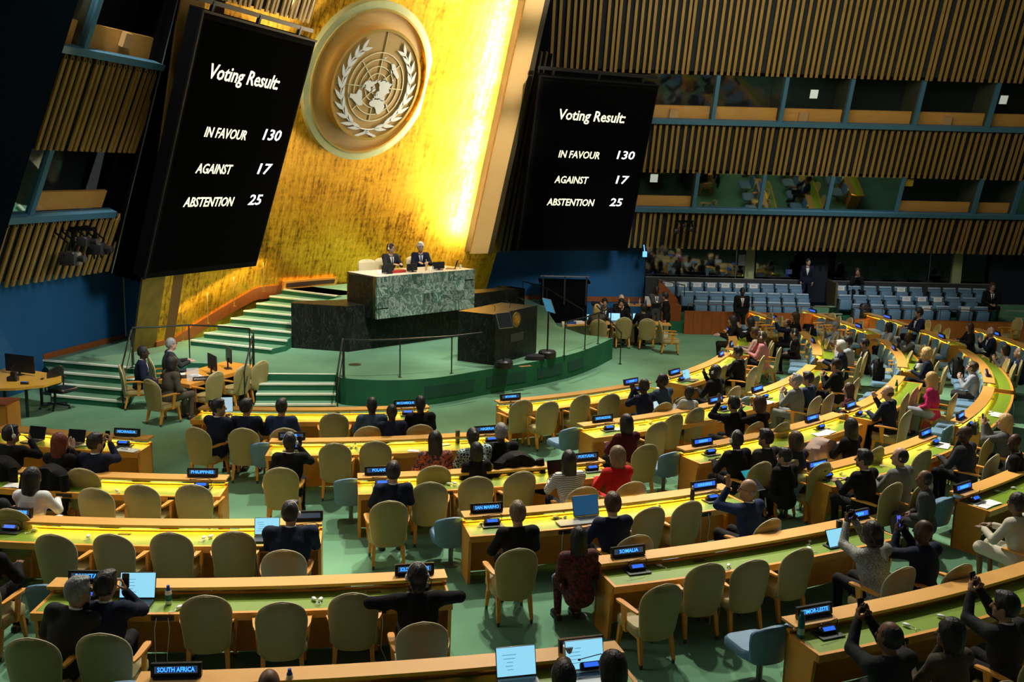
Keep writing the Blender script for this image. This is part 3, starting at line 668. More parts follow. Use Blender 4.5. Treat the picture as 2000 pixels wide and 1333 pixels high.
G0 = Vector((-3.64, 26.45, 0)); GW = 3.65; GZ0, GZ1 = 1.55, 2.70
desk = empty('green_marble_desk', (G0.x, G0.y, GZ0)); tag(desk, 'long green veined marble presiding desk overhanging the black base', 'desk')
b = MB(); b.prism([FD * .02 + BD * .05, FD * (GW - .02) + BD * .05, FD * (GW - .02) + BD * 1.25, FD * .02 + BD * 1.25], (0, 0, GZ1 - GZ0 - .03)); b.build('core', MARBLE_B, desk)
rows, cols = 4, 9; rr = random.Random(3)
for i in range(cols):
    for j in range(rows):
        x0, x1 = GW * i / cols, GW * (i + 1) / cols; z0, z1 = (GZ1 - GZ0) * j / rows, (GZ1 - GZ0) * (j + 1) / rows
        if rr.random() < .25: z1 -= .03
        d = rr.uniform(0, .004); b = MB(); c0 = FD * (x0 + .002) - BD * d + Vector((0, 0, z0 + .002)); c1 = FD * (x1 - .002) - BD * d + Vector((0, 0, z0 + .002))
        b.prism([c0, c1, c1 + BD * .05, c0 + BD * .05], (0, 0, z1 - z0 - .004)); b.build('marble_tile', MARBLE_G, desk)
SD = (Vector((-4.62, 27.6, 0)) - G0)                # the end face towards the stairs
for j in range(3):
    z0, z1 = (GZ1 - GZ0) * j / 3, (GZ1 - GZ0) * (j + 1) / 3; b = MB()
    b.prism([Vector((0, 0, z0 + .003)), SD + Vector((0, 0, z0 + .003)), SD + FD * .06 + Vector((0, 0, z0 + .003)), FD * .06 + Vector((0, 0, z0 + .003))], (0, 0, z1 - z0 - .005)); b.build('end_tile', mat('dark_green_marble', (.02, .035, .018), .25, noise=(3, .5, (.045, .06, .03), 8)), desk)
b = MB(); b.prism([Vector((0, 0, GZ1 - GZ0 - .02)), FD * GW + Vector((0, 0, GZ1 - GZ0 - .02)), FD * GW + BD * 1.3 + Vector((0, 0, GZ1 - GZ0 - .02)), SD + Vector((0, 0, GZ1 - GZ0 - .02))], (0, 0, .02)); b.build('desktop', mat('pale_stone_top', (.55, .55, .45), .4), desk)

# lectern
LA, LB, LC = Vector((-1.41, 25.57, 0)), Vector((-.45, 25.05, 0)), Vector((.65, 26.9, 0)); LD = LA + LC - LB
lect = empty('speaker_lectern', (LB.x, LB.y, DZ)); tag(lect, 'tall black marble lectern with gold emblem on the stage edge', 'lectern')
b = MB(); zz = Vector((0, 0, 0))
b.prism([LA - LB, zz, LC - LB, LD - LB], (0, 0, 1.28)); b.build('body', MARBLE_B, lect)
fdir = (LC - LB).normalized(); fn = Vector((fdir.y, -fdir.x, 0)); ft = -fn
b = MB(); b.prism([fn * .02 + Vector((0, 0, .02)), LC - LB + fn * .02 + Vector((0, 0, .02)), LC - LB + Vector((0, 0, .02)), Vector((0, 0, .02))], (0, 0, 1.3)); b.build('front_slab', MARBLE_B, lect)
b = MB(); b.prism([LA - LB + Vector((0, 0, 1.28)), Vector((0, 0, 1.28)), LC - LB + Vector((0, 0, 1.28)), LD - LB + Vector((0, 0, 1.28))], (0, 0, .03)); b.build('top', MARBLE_B, lect)
build_emblem('x', fdir * 1.03 + fn * .024 + Vector((0, 0, 1.06)), fn, .20, '', (RINGM, mat('dark_gold_disc', (.36, .20, .04), .4, .5), RINGM, mat('gold_relief', (.9, .55, .1), .35, .7), mat('gold_relief', (.9, .55, .1), .35, .7)), full=False, parent=lect)
b = MB(); b.prism([fdir * .75 + fn * .022 + Vector((0, 0, .48)), fdir * 1.42 + fn * .022 + Vector((0, 0, .48)), fdir * 1.42 + fn * .022 + Vector((0, 0, .70)), fdir * .75 + fn * .022 + Vector((0, 0, .70))], fn * .012); b.build('plaque', mat('pewter_plaque', (.075, .07, .055), .5, .4), lect)
for k in (.25, .6, .95):
    b = MB(); p = (LC - LB) * k + ft * .35 + Vector((0, 0, 1.3)); b.tube([p, p + Vector((0, 0, .12)) + fn * .03, p + Vector((0, 0, .2)) - fn * .1, p + Vector((0, 0, .17)) - fn * .22], .008, 6); b.build('microphone', BLACK, lect)
# teleprompter stands beside the lectern
def prompter(loc, h, label, gz=math.radians(40), lit=False):
    r = empty('teleprompter_stand', loc, gz); tag(r, label, 'teleprompter')
    b = MB(); b.lathe([(.22, 0), (.24, .02), (.24, .16), (.2, .2)], n=20); b.build('base', BLACK, r, 40)
    b = MB(); b.tube([(0, 0, .18), (0, 0, h)], .022, 8); b.build('pole', BLACK, r)
    rx = Matrix.Rotation(math.radians(-22), 3, 'X'); b = MB(); b.box((0, 0, h + .16), (.44, .008, .40), rx); b.build('glass', GLASS_DARK if not lit else mat('lit_glass', (.1, .3, .45), .1, emit=(.05, .22, .36), estr=.7), r)
    b = MB(); c = Vector((0, 0, h + .16))
    for x0, z0, x1, z1 in ((-.22, -.2, .22, -.2), (.22, -.2, .22, .2), (.22, .2, -.22, .2), (-.22, .2, -.22, -.2)):
        b.bar(c + rx @ Vector((x0, 0, z0)), c + rx @ Vector((x1, 0, z1)), .012, .012)
    b.build('glass_frame', STEEL, r)
prompter((-.20, 24.78, DZ), 1.05, 'teleprompter glass on a pole, standing before the lectern front')
prompter((.95, 26.25, DZ), 1.25, 'teleprompter glass on a pole with black base box beside the lectern', math.radians(120), True)
b = MB(); b.rbox((.62, 26.0, DZ + .06), (.5, .4, .12), .03); tag(b.build('floor_monitor', BLACK, None, 40), 'low black floor box at the foot of the teleprompter pole', 'monitor')
b = MB(); b.lathe([(.16, DZ + .001), (.16, DZ + .012), (.001, DZ + .013)], (-3.95, 24.7, 0), 16); tag(b.build('floor_socket', mat('bronze_plate', (.12, .1, .05), .5, .6)), 'round metal floor socket in the carpet of the stage', 'floor socket')
b = MB(); b.box((.35, 25.0, DZ + .004), (.34, .14, .008), Matrix.Rotation(.5, 3, 'Z')); tag(b.build('floor_socket', mat('brass_plate', (.3, .16, .05), .5, .6)), 'rectangular brass floor plate at the stage edge below the lectern', 'floor socket')

# ================================================================== RAILS
def railing(pts, posts, label, m=DKMETAL, h=.92, r=.022, mid=False, name='handrail'):
    """pts: path of the rail's foot line (Vectors); posts: indices of pts with a post"""
    P = [Vector(p) for p in pts]; root = empty(name, P[0]); tag(root, label, 'railing')
    b = MB(); b.tube([p - P[0] + Vector((0, 0, h)) for p in P], r, 8); b.build('rail', m, root, 40)
    if mid:
        b = MB(); b.tube([p - P[0] + Vector((0, 0, h * .55)) for p in P], r * .6, 6); b.build('mid_rail', m, root, 40)
    for i in posts:
        b = MB(); b.tube([P[i] - P[0], P[i] - P[0] + Vector((0, 0, h))], r * .75, 8); b.build('post', m, root)
        b = MB(); b.lathe([(.05, 0), (.05, .012), (.02, .02)], P[i] - P[0], 10); b.build('post_foot', m, root)
railing([(-3.95, 23.12, DZ), (-3.4, 23.08, DZ), (-2.65, 23.3, DZ), (-1.46, 23.9, DZ), (-.75, 24.55, DZ)], [0, 2, 3], 'dark metal guard rail along the stage edge from the front stairs to the lectern')
railing([(-4.0, 23.25, DZ), (-3.95, 22.2, 0.02)], [0, 1], 'short dark sloping handrail at the outer end of the front stairs', mid=True)
railing([(-6.15, 23.3, DZ), (-6.05, 22.15, 0.02)], [0, 1], 'dark sloping handrail between speakers table and the front stairs', mid=True)
railing([(-9.3, 24.1, DZ), (-8.75, 24.3, DZ), (-8.11, 24.7, DZ), (-7.3, 24.6, DZ), (-6.5, 24.35, DZ), (-6.2, 23.6, DZ)], [0, 2, 4, 5], 'dark curved guard rail around the speakers list table')
railing([(-9.2, 23.75, DZ), (-8.85, 22.2, 0.02)], [0, 1], 'dark sloping handrail at the end of the side stairs', mid=True)
railing([(1.42, 26.6, DZ), (2.05, 27.65, DZ), (2.5, 28.6, DZ), (2.95, 29.7, DZ)], [0, 1, 2, 3], 'dark guard rail along the far curve of the stage')
railing([(2.55, 30.1, DZ), (3.2, 28.9, .02)], [1], 'dark sloping handrail at the far stage steps')
brs = [gold_pt(math.radians(a), z, .30) for a, z in ((-22.3, .72), (-18.5, 1.1), (-14.6, 1.5), (-10.2, 1.84))]
railing(brs, [0, 1, 2, 3], 'brass handrail climbing the gold wall beside the podium stairs', BRASS, .95, .02)
# lamp strip under the brass handrail
#RAILLIGHTS_BEGIN
for k in range(9):
    f = k / 8; a = math.radians(-22.0 + 11.6 * f); z = .75 + 1.08 * f + .88
    area(gold_pt(a, z, .26), gold_pt(a, z - .55, 0), 4.5, .45, .04, (1, .78, .3), name='handrail_lamp')
#RAILLIGHTS_END
# ================================================================== CHAIRS
def back_shell(w_top, w_bot, z0, z1, wrap, recline, th, nu=14, nv=16, arch=.36, botr=.12):
    """upholstered back: half-width profile with arched top; returns MB whose +Y is the sitter's side"""
    b = MB(); H = z1 - z0
    def hw(t):
        w = w_bot + (w_top - w_bot) * min(1, t / .6)
        if t > 1 - arch: q = (t - (1 - arch)) / arch; w *= math.sqrt(max(0, 1 - q ** 2.3)) * .98 + .02 * (1 - q)
        if t < botr: q = 1 - t / botr; w *= math.sqrt(max(0, 1 - .45 * q ** 2))
        return w
    ts = [1 - math.cos(PI * .5 * i / nv) if False else i / nv for i in range(nv + 1)]
    ts = [t ** .85 if False else t for t in ts]
    ts = sorted(set([0, .04, .1, .2, .32, .45, .56, .64, .72, .79, .85, .9, .94, .97, .99, 1.0]))
    rings = []
    for t in ts:
        w = max(hw(t), .004); z = z0 + H * t; yc = -recline * t
        front = []; back = []
        for i in range(nu + 1):
            a = -1 + 2 * i / nu; x = w * a; y = yc - wrap * (1 - (x / w_top) ** 2)
            edge = (1 - abs(a) ** 6); tk = th * (.35 + .65 * edge) * (1 if t < .94 else .6)
            front.append(Vector((x, y + tk * .5, z))); back.append(Vector((x, y - tk * .5, z)))
        rings.append(front + back[::-1])
    b.sweep(rings); return b
def delegate_chair():
    root = empty('delegate_armchair')
    back_shell(.268, .222, .33, 1.03, .055, .10, .075).build('backrest', TAN, root, 50)
    # piping round the rim of the back
    pts = []
    for t in [0, .1, .2, .32, .45, .56, .64, .72, .79, .85, .9, .94, .97, .99]:
        w = .222 + .046 * min(1, t / .6)
        if t > .64: q = (t - .64) / .36; w *= math.sqrt(max(0, 1 - q ** 2.3)) * .98 + .02 * (1 - q)
        if t < .12: q = 1 - t / .12; w *= math.sqrt(1 - .45 * q * q)
        pts.append((w, t))
    path = [(-w, -.10 * t - .055 * (1 - (w / .268) ** 2), .33 + .70 * t) for w, t in pts] + [(0, -.10 - .055, 1.035)] + [(w, -.10 * t - .055 * (1 - (w / .268) ** 2), .33 + .70 * t) for w, t in reversed(pts)]
    b = MB(); b.tube(path, .011, 6); b.build('piping', TAN_EDGE, root, 60)
    b = MB(); b.rbox((0, .235, .425), (.54, .52, .10), .09, None, 4); b.build('seat', TAN, root, 45)
    b = MB(); b.rbox((0, .22, .355), (.46, .46, .05), .03); b.build('seat_frame', WOOD, root)
    for s in (-1, 1):
        b = MB(); b.sweep([[Vector((s * x + dx, y, z + dz)) for dx, dz in ((-wd, 0), (wd, 0), (wd, .026), (-wd, .026))] for x, y, z, wd in ((.262, -.03, .655, .018), (.275, .06, .662, .03), (.285, .22, .664, .036), (.285, .36, .656, .038), (.28, .42, .648, .024))])
        arm = b.build('armrest', WOOD, root, 40)
        b = MB(); b.sweep([[Vector((s * x + dx, y + dy, z)) for dx, dy in ((-.018, -wd), (.018, -wd), (.018, wd), (-.018, wd))] for x, y, z, wd in ((.262, .24, .34, .03), (.275, .26, .5, .034), (.284, .27, .655, .045))]); b.build('arm_post', WOOD, arm, 40)
        for y0, y1, x0, x1, nm in ((.42, .46, .215, .235, 'f'), (.02, -.06, .20, .215, 'r')):
            b = MB(); b.sweep([[Vector((s * x + dx * wd, y + dy * wd, z)) for dx, dy in ((-1, -1), (1, -1), (1, 1), (-1, 1))] for x, y, z, wd in ((x0, y0, .37, .027), (x0 + (x1 - x0) * .6, y0 + (y1 - y0) * .55, .18, .023), (x1, y1, .05, .018))])
            leg = b.build('leg', WOOD, root, 40)
            b = MB(); b.tube([(s * x1, y1, .055), (s * x1, y1, 0)], [.021, .018], 8); b.build('ferrule', mat('dark_steel_tip', (.10, .11, .10), .4, .8), leg)
    return root
def blue_seat():
    root = empty('blue_seat')
    back_shell(.27, .235, .34, .80, .05, .07, .085, arch=.22).build('backrest', BLUE, root, 50)
    b = MB(); b.rbox((0, .27, .41), (.52, .50, .10), .10, None, 4); b.build('seat', BLUE, root, 45)
    b = MB(); b.tube([(0, .12, 0.01), (0, .12, .36)], .035, 10); b.lathe([(.11, 0), (.11, .015), (.04, .03)], (0, .12, 0), 14); b.build('pedestal', mat('grey_steel_post', (.13, .15, .14), .4, .7), root, 40)
    b = MB(); b.bar((0, -.02, .33), (0, .42, .35), .07, .05); b.build('seat_bracket', DKMETAL, root)
    return root
CHAIR0 = delegate_chair(); SEAT0 = blue_seat()
_used = {}
def place(proto, loc, rz, label, cat, group=None):
    k = proto.name
    o = proto if k not in _used else copy_tree(proto)
    _used[k] = 1
    o.location = loc; o.rotation_euler = (0, 0, rz); tag(o, label, cat, group)
    return o
ORD = ['first', 'second', 'third', 'fourth', 'fifth', 'sixth', 'seventh', 'eighth', 'ninth', 'tenth', 'eleventh', 'twelfth']

# ================================================================== DELEGATES' DESKS
def arc_secs(R, a0, a1, prof, step=.3):
    n = max(3, int(abs(a1 - a0) * PI / 180 * R / step))
    return [[polar(R + dr, a0 + (a1 - a0) * i / n, z) for dr, z in prof] for i in range(n + 1)]
def sub(o, vs): return [[v - o for v in r] for r in vs]
def curved_desk(row, a0, a1, label, lit, cables=()):
    R = ROW_R[row]; am = (a0 + a1) / 2; o = polar(R, am); root = empty('delegates_desk', o); tag(root, label, 'desk')
    def part(nm, prof, m, A0=a0, A1=a1, sm=30):
        b = MB(); b.sweep(sub(o, arc_secs(R, A0, A1, prof))); return b.build(nm, m, root, sm)
    e = .03 / R * 180 / PI
    part('worktop', [(.05, .705), (.50, .700), (.50, .728), (.05, .740)], LEATHER, a0 + e, a1 - e)
    part('apron', [(.50, .645), (.545, .645), (.55, .735), (.50, .735)], WOOD)
    part('front_lip', [(.0, .70), (.04, .70), (.04, .757), (.0, .757)], WOOD)
    part('front_panel', [(-.01, .02), (.02, .02), (.02, .72), (-.01, .72)], WOOD)
    ov = .05 / R * 180 / PI
    part('shelf', [(-.11, .838), (.118, .838), (.118, .826), (.14, .826), (.142, .864), (-.11, .868)], WOOD_L if row < 9 else WOOD, a0 + 0, a1 - 0)
    if lit: part('light_strip', [(.01, .828), (.045, .828), (.045, .837), (.01, .837)], LED, a0 + e, a1 - e)
    n = max(2, int((a1 - a0) * PI / 180 * R / 1.15))
    for i in range(n + 1):
        a = a0 + (a1 - a0) * (i + .15) / (n + .3); p = polar(R + .015, a, .77) - o
        b = MB(); b.tube([p, p + Vector((0, 0, .07))], .011, 6); b.build('shelf_post', DKMETAL, root)
    for a in (a0, a1):
        s = 1 if a == a0 else -1; t = .02 / R * 180 / PI * s
        b = MB(); b.sweep(sub(o, arc_secs(R, a, a + 2 * t, [(-.01, 0), (.40, 0), (.47, .645), (.545, .645), (.545, .735), (.05, .742), (.05, .78), (-.01, .78)], 9)))
        b.build('end_panel', WOOD, root)
    # black socket plates in the apron between pairs of seats, leads hanging from some
    ns = max(1, int((a1 - a0) * PI / 180 * R / 1.5))
    for i in range(ns):
        a = a0 + (a1 - a0) * (i + .62) / ns; p = polar(R + .552, a, .69) - o
        b = MB(); b.box(p, (.24, .02, .055), Matrix.Rotation(math.radians(a + 90), 3, 'Z')); sp = b.build('socket_plate', BLACK, root)
        if row >= 3 or i == 0:
            for k in (-1, 1):
                q = polar(R + .57, a + k * .06 / R * 57.3, .70) - o; rr = random.Random(i * 7 + row)
                b = MB(); b.tube([q, q + Vector((0, 0, -.12)) + (q - polar(R + .5, a, .7) + o) * .3, q + Vector((rr.uniform(-.03, .03), rr.uniform(-.03, .03), -.45)), q + Vector((rr.uniform(-.08, .08), 0, -.62))], .004, 5); b.build('lead', WHITE, sp)
        qd = polar(R + .14, a, .7405) - o
        b = MB(); b.box(qd, (.16, .05, .005), Matrix.Rotation(math.radians(a + 90), 3, 'Z')); b.build('cable_flap', mat('dark_brass_flap', (.09, .06, .02), .5, .4), root)
    return root
def in_label(s): return s
# block, row: (angle of end nearer the left of the hall, other end, description)
DESKS = {}
DESKS['A1'] = curved_desk(1, -106.00, -94.20, 'curved honey-wood delegates desk with the NICARAGUA plate', True)
DESKS['A2'] = curved_desk(2, -104.00, -86.80, 'curved honey-wood delegates desk with the PHILIPPINES plate', True)
DESKS['A3'] = curved_desk(3, -99.00, -81.50, 'curved honey-wood delegates desk with the SAINT VINCENT plate', True)
DESKS['A4'] = curved_desk(4, -89.90, -77.20, 'curved honey-wood delegates desk with the PAKISTAN and SOLOMON ISLANDS plates', False)
DESKS['A5'] = curved_desk(5, -85.40, -73.50, 'curved honey-wood delegates desk with the SOUTH AFRICA and THAILAND plates', False)
DESKS['B0'] = curved_desk(0, -94.30, -72.60, 'curved honey-wood delegates desk with the MOROCCO plate', True)
DESKS['B1'] = curved_desk(1, -85.80, -68.80, 'curved honey-wood delegates desk with the NIGERIA plate', True)
DESKS['B2'] = curved_desk(2, -79.90, -65.50, 'curved honey-wood delegates desk with the POLAND plate', True)
DESKS['B3'] = curved_desk(3, -75.50, -62.00, 'curved honey-wood delegates desk with the SAN MARINO plate', True)
DESKS['B4'] = curved_desk(4, -71.80, -59.30, 'curved honey-wood delegates desk with the SOMALIA plate', False)
DESKS['B5'] = curved_desk(5, -68.40, -55.50, 'curved honey-wood delegates desk with the TIMOR-LESTE plate', False)
DESKS['C0'] = curved_desk(0, -65.50, -45.20, 'curved honey-wood delegates desk with the MYANMAR plate', True)
DESKS['C1'] = curved_desk(1, -62.50, -44.60, 'curved honey-wood delegates desk with the NORTH MACEDONIA plate', True)
DESKS['C2'] = curved_desk(2, -59.80, -43.20, 'curved honey-wood delegates desk behind the NORTH MACEDONIA desk', True)
DESKS['C3'] = curved_desk(3, -56.50, -44.10, 'curved honey-wood delegates desk two rows behind the NORTH MACEDONIA desk', True)
DESKS['C4'] = curved_desk(4, -53.40, -44.50, 'curved honey-wood delegates desk behind the beige-coat row at the right edge', False)
DESKS['D0'] = curved_desk(0, -41.50, -21.80, 'curved honey-wood delegates desk nearest the far stage curve', True)
DESKS['D1'] = curved_desk(1, -42.00, -24.80, 'curved honey-wood delegates desk behind the one nearest the far stage curve', True)
DESKS['D2'] = curved_desk(2, -41.80, -25.80, 'curved honey-wood delegates desk with the bald man in navy and green bottle', True)
DESKS['D3'] = curved_desk(3, -39.60, -26.50, 'curved honey-wood delegates desk with the small black handbag', True)
DESKS['E0'] = curved_desk(0, -19.60, -2.20, 'curved honey-wood delegates desk nearest the red wood gallery front', True)
DESKS['E1'] = curved_desk(1, -18.50, -1.50, 'curved honey-wood delegates desk in front of the grey-haired man with laptop', True)
DESKS['E2'] = curved_desk(2, -21.50, -5.50, 'curved honey-wood delegates desk with the long-haired blond man', True)
DESKS['E3'] = curved_desk(3, -25.00, -9.50, 'curved honey-wood delegates desk with the bald man in navy at far right', True)
DESKS['F1'] = curved_desk(1, 7.40, 23.20, 'curved honey-wood delegates desk under the gallery guard in black', True)
DESKS['F2'] = curved_desk(2, 0.20, 18.20, 'curved honey-wood delegates desk under the first gallery seats', True)
DESKS['F3'] = curved_desk(3, -5.20, 13.20, 'curved honey-wood delegates desk under the middle gallery seats', True)
DESKS['F4'] = curved_desk(4, -9.60, 3.10, 'curved honey-wood delegates desk under the right gallery aisle', True)
def seat_row(row, angles, desk):
    for i, a in enumerate(angles): place(SEAT0, polar(ROW_R[row] - .17, a), facing_in(a), 'blue swivel seat, %s along the front of the %s' % (ORD[i], desk), 'seat', 'blue seats along the desk fronts')
seat_row(1, [-106.41, -103.16, -99.91, -96.67], 'NICARAGUA desk')
seat_row(2, [-98.71, -95.89, -93.07, -90.25], 'PHILIPPINES desk')
seat_row(3, [-94.28, -91.77, -89.25, -86.73, -84.22], 'SAINT VINCENT desk')
seat_row(4, [-90.18, -87.91, -85.65, -83.38, -81.11, -78.84], 'PAKISTAN desk')
seat_row(5, [-85.66, -83.61, -81.56, -79.51, -77.46, -75.41], 'THAILAND desk')
seat_row(1, [-86.21, -82.96, -79.71, -76.47, -73.22, -69.97], 'NIGERIA desk')
seat_row(2, [-80.25, -77.43, -74.61, -71.79, -68.97], 'POLAND desk')
seat_row(3, [-75.81, -73.3, -70.78, -68.27, -65.75, -63.23], 'SAN MARINO desk')
seat_row(4, [-72.08, -69.81, -67.55, -65.28, -63.01, -60.74], 'SOMALIA desk')
seat_row(5, [-68.66, -66.61, -64.56, -62.51, -60.46, -58.41], 'TIMOR-LESTE desk')
seat_row(1, [-62.91, -59.66, -56.41, -53.17, -49.92, -46.67], 'NORTH MACEDONIA desk')
seat_row(2, [-60.15, -57.33, -54.51, -51.69, -48.87, -46.05], 'desk behind NORTH MACEDONIA')
seat_row(3, [-56.81, -54.3, -51.78, -49.27, -46.75], 'desk two behind NORTH MACEDONIA')
seat_row(4, [-53.68, -51.41, -49.15, -46.88], 'white-dress woman desk')
seat_row(1, [-42.41, -39.16, -35.91, -32.67, -29.42, -26.17], 'second desk from far stage curve')
seat_row(2, [-42.15, -39.33, -36.51, -33.69, -30.87, -28.05], 'green bottle desk')
seat_row(3, [-39.91, -37.4, -34.88, -32.37, -29.85, -27.33], 'black handbag desk')
seat_row(1, [-18.91, -15.66, -12.41, -9.17, -5.92, -2.67], 'grey-haired laptop man desk')
seat_row(2, [-21.85, -19.03, -16.21, -13.39, -10.57, -7.75], 'long-haired blond man desk')
seat_row(3, [-25.31, -22.8, -20.28, -17.77, -15.25, -12.73, -10.22], 'far right bald man desk')
seat_row(1, [6.99, 10.24, 13.49], 'desk under gallery guard')
seat_row(2, [-0.15, 2.67, 5.49, 8.31, 11.13], 'desk under first gallery seats')
seat_row(3, [-5.51, -3.0, -0.48, 2.03, 4.55, 7.07, 9.58], 'desk under middle gallery seats')
seat_row(4, [-9.88, -7.61, -5.35, -3.08, -0.81, 1.46], 'desk under right gallery aisle')
def chair(x, y, rz, label): return place(CHAIR0, (x, y, 0), math.radians(rz), label, 'chair', 'tan delegates armchairs')
chair(-5.85, 13.65, -5.9, 'empty tan armchair, first from the aisle end at the PHILIPPINES desk')
chair(-5.27, 13.85, -5.8, 'empty tan armchair, second from the aisle end at the PHILIPPINES desk')
chair(-4.55, 13.91, 0.7, 'empty tan armchair, third from the aisle end at the PHILIPPINES desk')
chair(-5.61, 11.86, -6.1, 'empty tan armchair, first from the aisle end at the SAINT VINCENT desk')
chair(-4.91, 11.91, -5.2, 'empty tan armchair, second from the aisle end at the SAINT VINCENT desk')
chair(-4.23, 12.01, 1.6, 'empty tan armchair, third from the aisle end at the SAINT VINCENT desk')
chair(-3.48, 12.09, 11.1, 'empty tan armchair, fourth from the aisle end at the SAINT VINCENT desk')
chair(-3.25, 10.19, 9.6, 'empty tan armchair, first from the aisle end at the PAKISTAN desk')
chair(-2.41, 10.07, 11.4, 'empty tan armchair, second from the aisle end at the PAKISTAN desk')
chair(-1.68, 10.34, 5.8, 'empty tan armchair, third from the aisle end at the PAKISTAN desk')
chair(-3.32, 18.29, 9.0, 'empty tan armchair, the only empty one at the MOROCCO desk')
chair(-2.93, 16.24, 5.6, 'empty tan armchair, first from the aisle end at the NIGERIA desk')
chair(-2.28, 16.42, 6.8, 'empty tan armchair, second from the aisle end at the NIGERIA desk')
chair(-1.18, 14.27, 8.0, 'empty tan armchair, first from the aisle end at the POLAND desk')
chair(-0.51, 14.59, 12.0, 'empty tan armchair, second from the aisle end at the POLAND desk')
chair(0.14, 14.89, 24.5, 'empty tan armchair, third from the aisle end at the POLAND desk')
chair(1.93, 13.37, 26.8, 'empty tan armchair, first from the aisle end at the SAN MARINO desk')
chair(2.51, 13.66, 28.4, 'empty tan armchair, second from the aisle end at the SAN MARINO desk')
chair(1.73, 10.75, 23.2, 'empty tan armchair, first from the aisle end at the SOMALIA desk')
chair(2.36, 11.40, 16.9, 'empty tan armchair, second from the aisle end at the SOMALIA desk')
chair(2.93, 11.54, 20.1, 'empty tan armchair, third from the aisle end at the SOMALIA desk')
chair(3.60, 11.94, 26.7, 'empty tan armchair, fourth from the aisle end at the SOMALIA desk')
chair(0.18, 19.72, 29.0, 'empty tan armchair, first from the aisle end at the MYANMAR desk')
chair(0.71, 19.63, 32.7, 'empty tan armchair, second from the aisle end at the MYANMAR desk')
chair(1.41, 20.29, 37.3, 'empty tan armchair, third from the aisle end at the MYANMAR desk')
chair(2.03, 20.46, 28.9, 'empty tan armchair, fourth from the aisle end at the MYANMAR desk')
chair(2.71, 18.17, 33.3, 'empty tan armchair, first from the aisle end at the NORTH MACEDONIA desk')
chair(3.10, 18.79, 36.9, 'empty tan armchair, second from the aisle end at the NORTH MACEDONIA desk')
chair(3.63, 19.38, 37.6, 'empty tan armchair, third from the aisle end at the NORTH MACEDONIA desk')
chair(7.03, 16.63, 36.1, 'empty tan armchair, the only empty one at the desk two behind NORTH MACEDONIA')
chair(5.05, 23.86, 55.2, 'empty tan armchair, first from the aisle end at the desk nearest far stage curve')
chair(5.30, 24.23, 51.8, 'empty tan armchair, second from the aisle end at the desk nearest far stage curve')
chair(5.79, 24.86, 67.4, 'empty tan armchair, third from the aisle end at the desk nearest far stage curve')
chair(6.33, 25.27, 69.2, 'empty tan armchair, fourth from the aisle end at the desk nearest far stage curve')
chair(7.13, 27.62, 75.8, 'empty tan armchair, fifth from the aisle end at the desk nearest far stage curve')
chair(7.01, 22.87, 53.8, 'empty tan armchair, first from the aisle end at the second desk from far stage curve')
chair(7.53, 23.08, 64.2, 'empty tan armchair, second from the aisle end at the second desk from far stage curve')
chair(7.86, 23.67, 62.1, 'empty tan armchair, third from the aisle end at the second desk from far stage curve')
chair(8.97, 26.25, 77.2, 'empty tan armchair, fourth from the aisle end at the second desk from far stage curve')
chair(8.45, 21.17, 59.4, 'empty tan armchair, first from the aisle end at the green bottle desk')
chair(8.89, 21.79, 57.2, 'empty tan armchair, second from the aisle end at the green bottle desk')
chair(8.65, 17.69, 45.1, 'empty tan armchair, the only empty one at the black handbag desk')
chair(8.96, 28.91, 83.4, 'empty tan armchair, first from the aisle end at the grey-haired laptop man desk')
chair(8.92, 28.20, 78.2, 'empty tan armchair, second from the aisle end at the grey-haired laptop man desk')
chair(9.43, 28.99, 77.8, 'empty tan armchair, third from the aisle end at the grey-haired laptop man desk')
chair(10.61, 26.47, 71.6, 'empty tan armchair, first from the aisle end at the long-haired blond man desk')
chair(11.36, 27.49, 82.8, 'empty tan armchair, second from the aisle end at the long-haired blond man desk')
chair(11.48, 27.05, 70.6, 'empty tan armchair, third from the aisle end at the long-haired blond man desk')
chair(10.73, 25.05, 63.4, 'empty tan armchair, fourth from the aisle end at the long-haired blond man desk')
chair(12.77, 25.55, 75.2, 'empty tan armchair, first from the aisle end at the far right bald man desk')
chair(12.59, 24.85, 68.1, 'empty tan armchair, second from the aisle end at the far right bald man desk')
chair(13.04, 25.44, 73.8, 'empty tan armchair, third from the aisle end at the far right bald man desk')
chair(8.56, 33.24, 99.2, 'empty tan armchair, first from the aisle end at the desk under gallery guard')
chair(8.71, 32.56, 94.6, 'empty tan armchair, second from the aisle end at the desk under gallery guard')
chair(10.74, 33.56, 106.5, 'empty tan armchair, first from the aisle end at the desk under first gallery seats')
chair(10.73, 32.88, 92.8, 'empty tan armchair, second from the aisle end at the desk under first gallery seats')
chair(11.01, 32.57, 94.6, 'empty tan armchair, third from the aisle end at the desk under first gallery seats')
chair(11.15, 31.93, 89.4, 'empty tan armchair, fourth from the aisle end at the desk under first gallery seats')
chair(13.49, 32.38, 96.4, 'empty tan armchair, first from the aisle end at the desk under middle gallery seats')
chair(13.48, 31.52, 88.7, 'empty tan armchair, second from the aisle end at the desk under middle gallery seats')
chair(13.41, 30.68, 87.3, 'empty tan armchair, third from the aisle end at the desk under middle gallery seats')
chair(16.96, 33.36, 99.8, 'empty tan armchair, the only empty one at the desk under right gallery aisle')

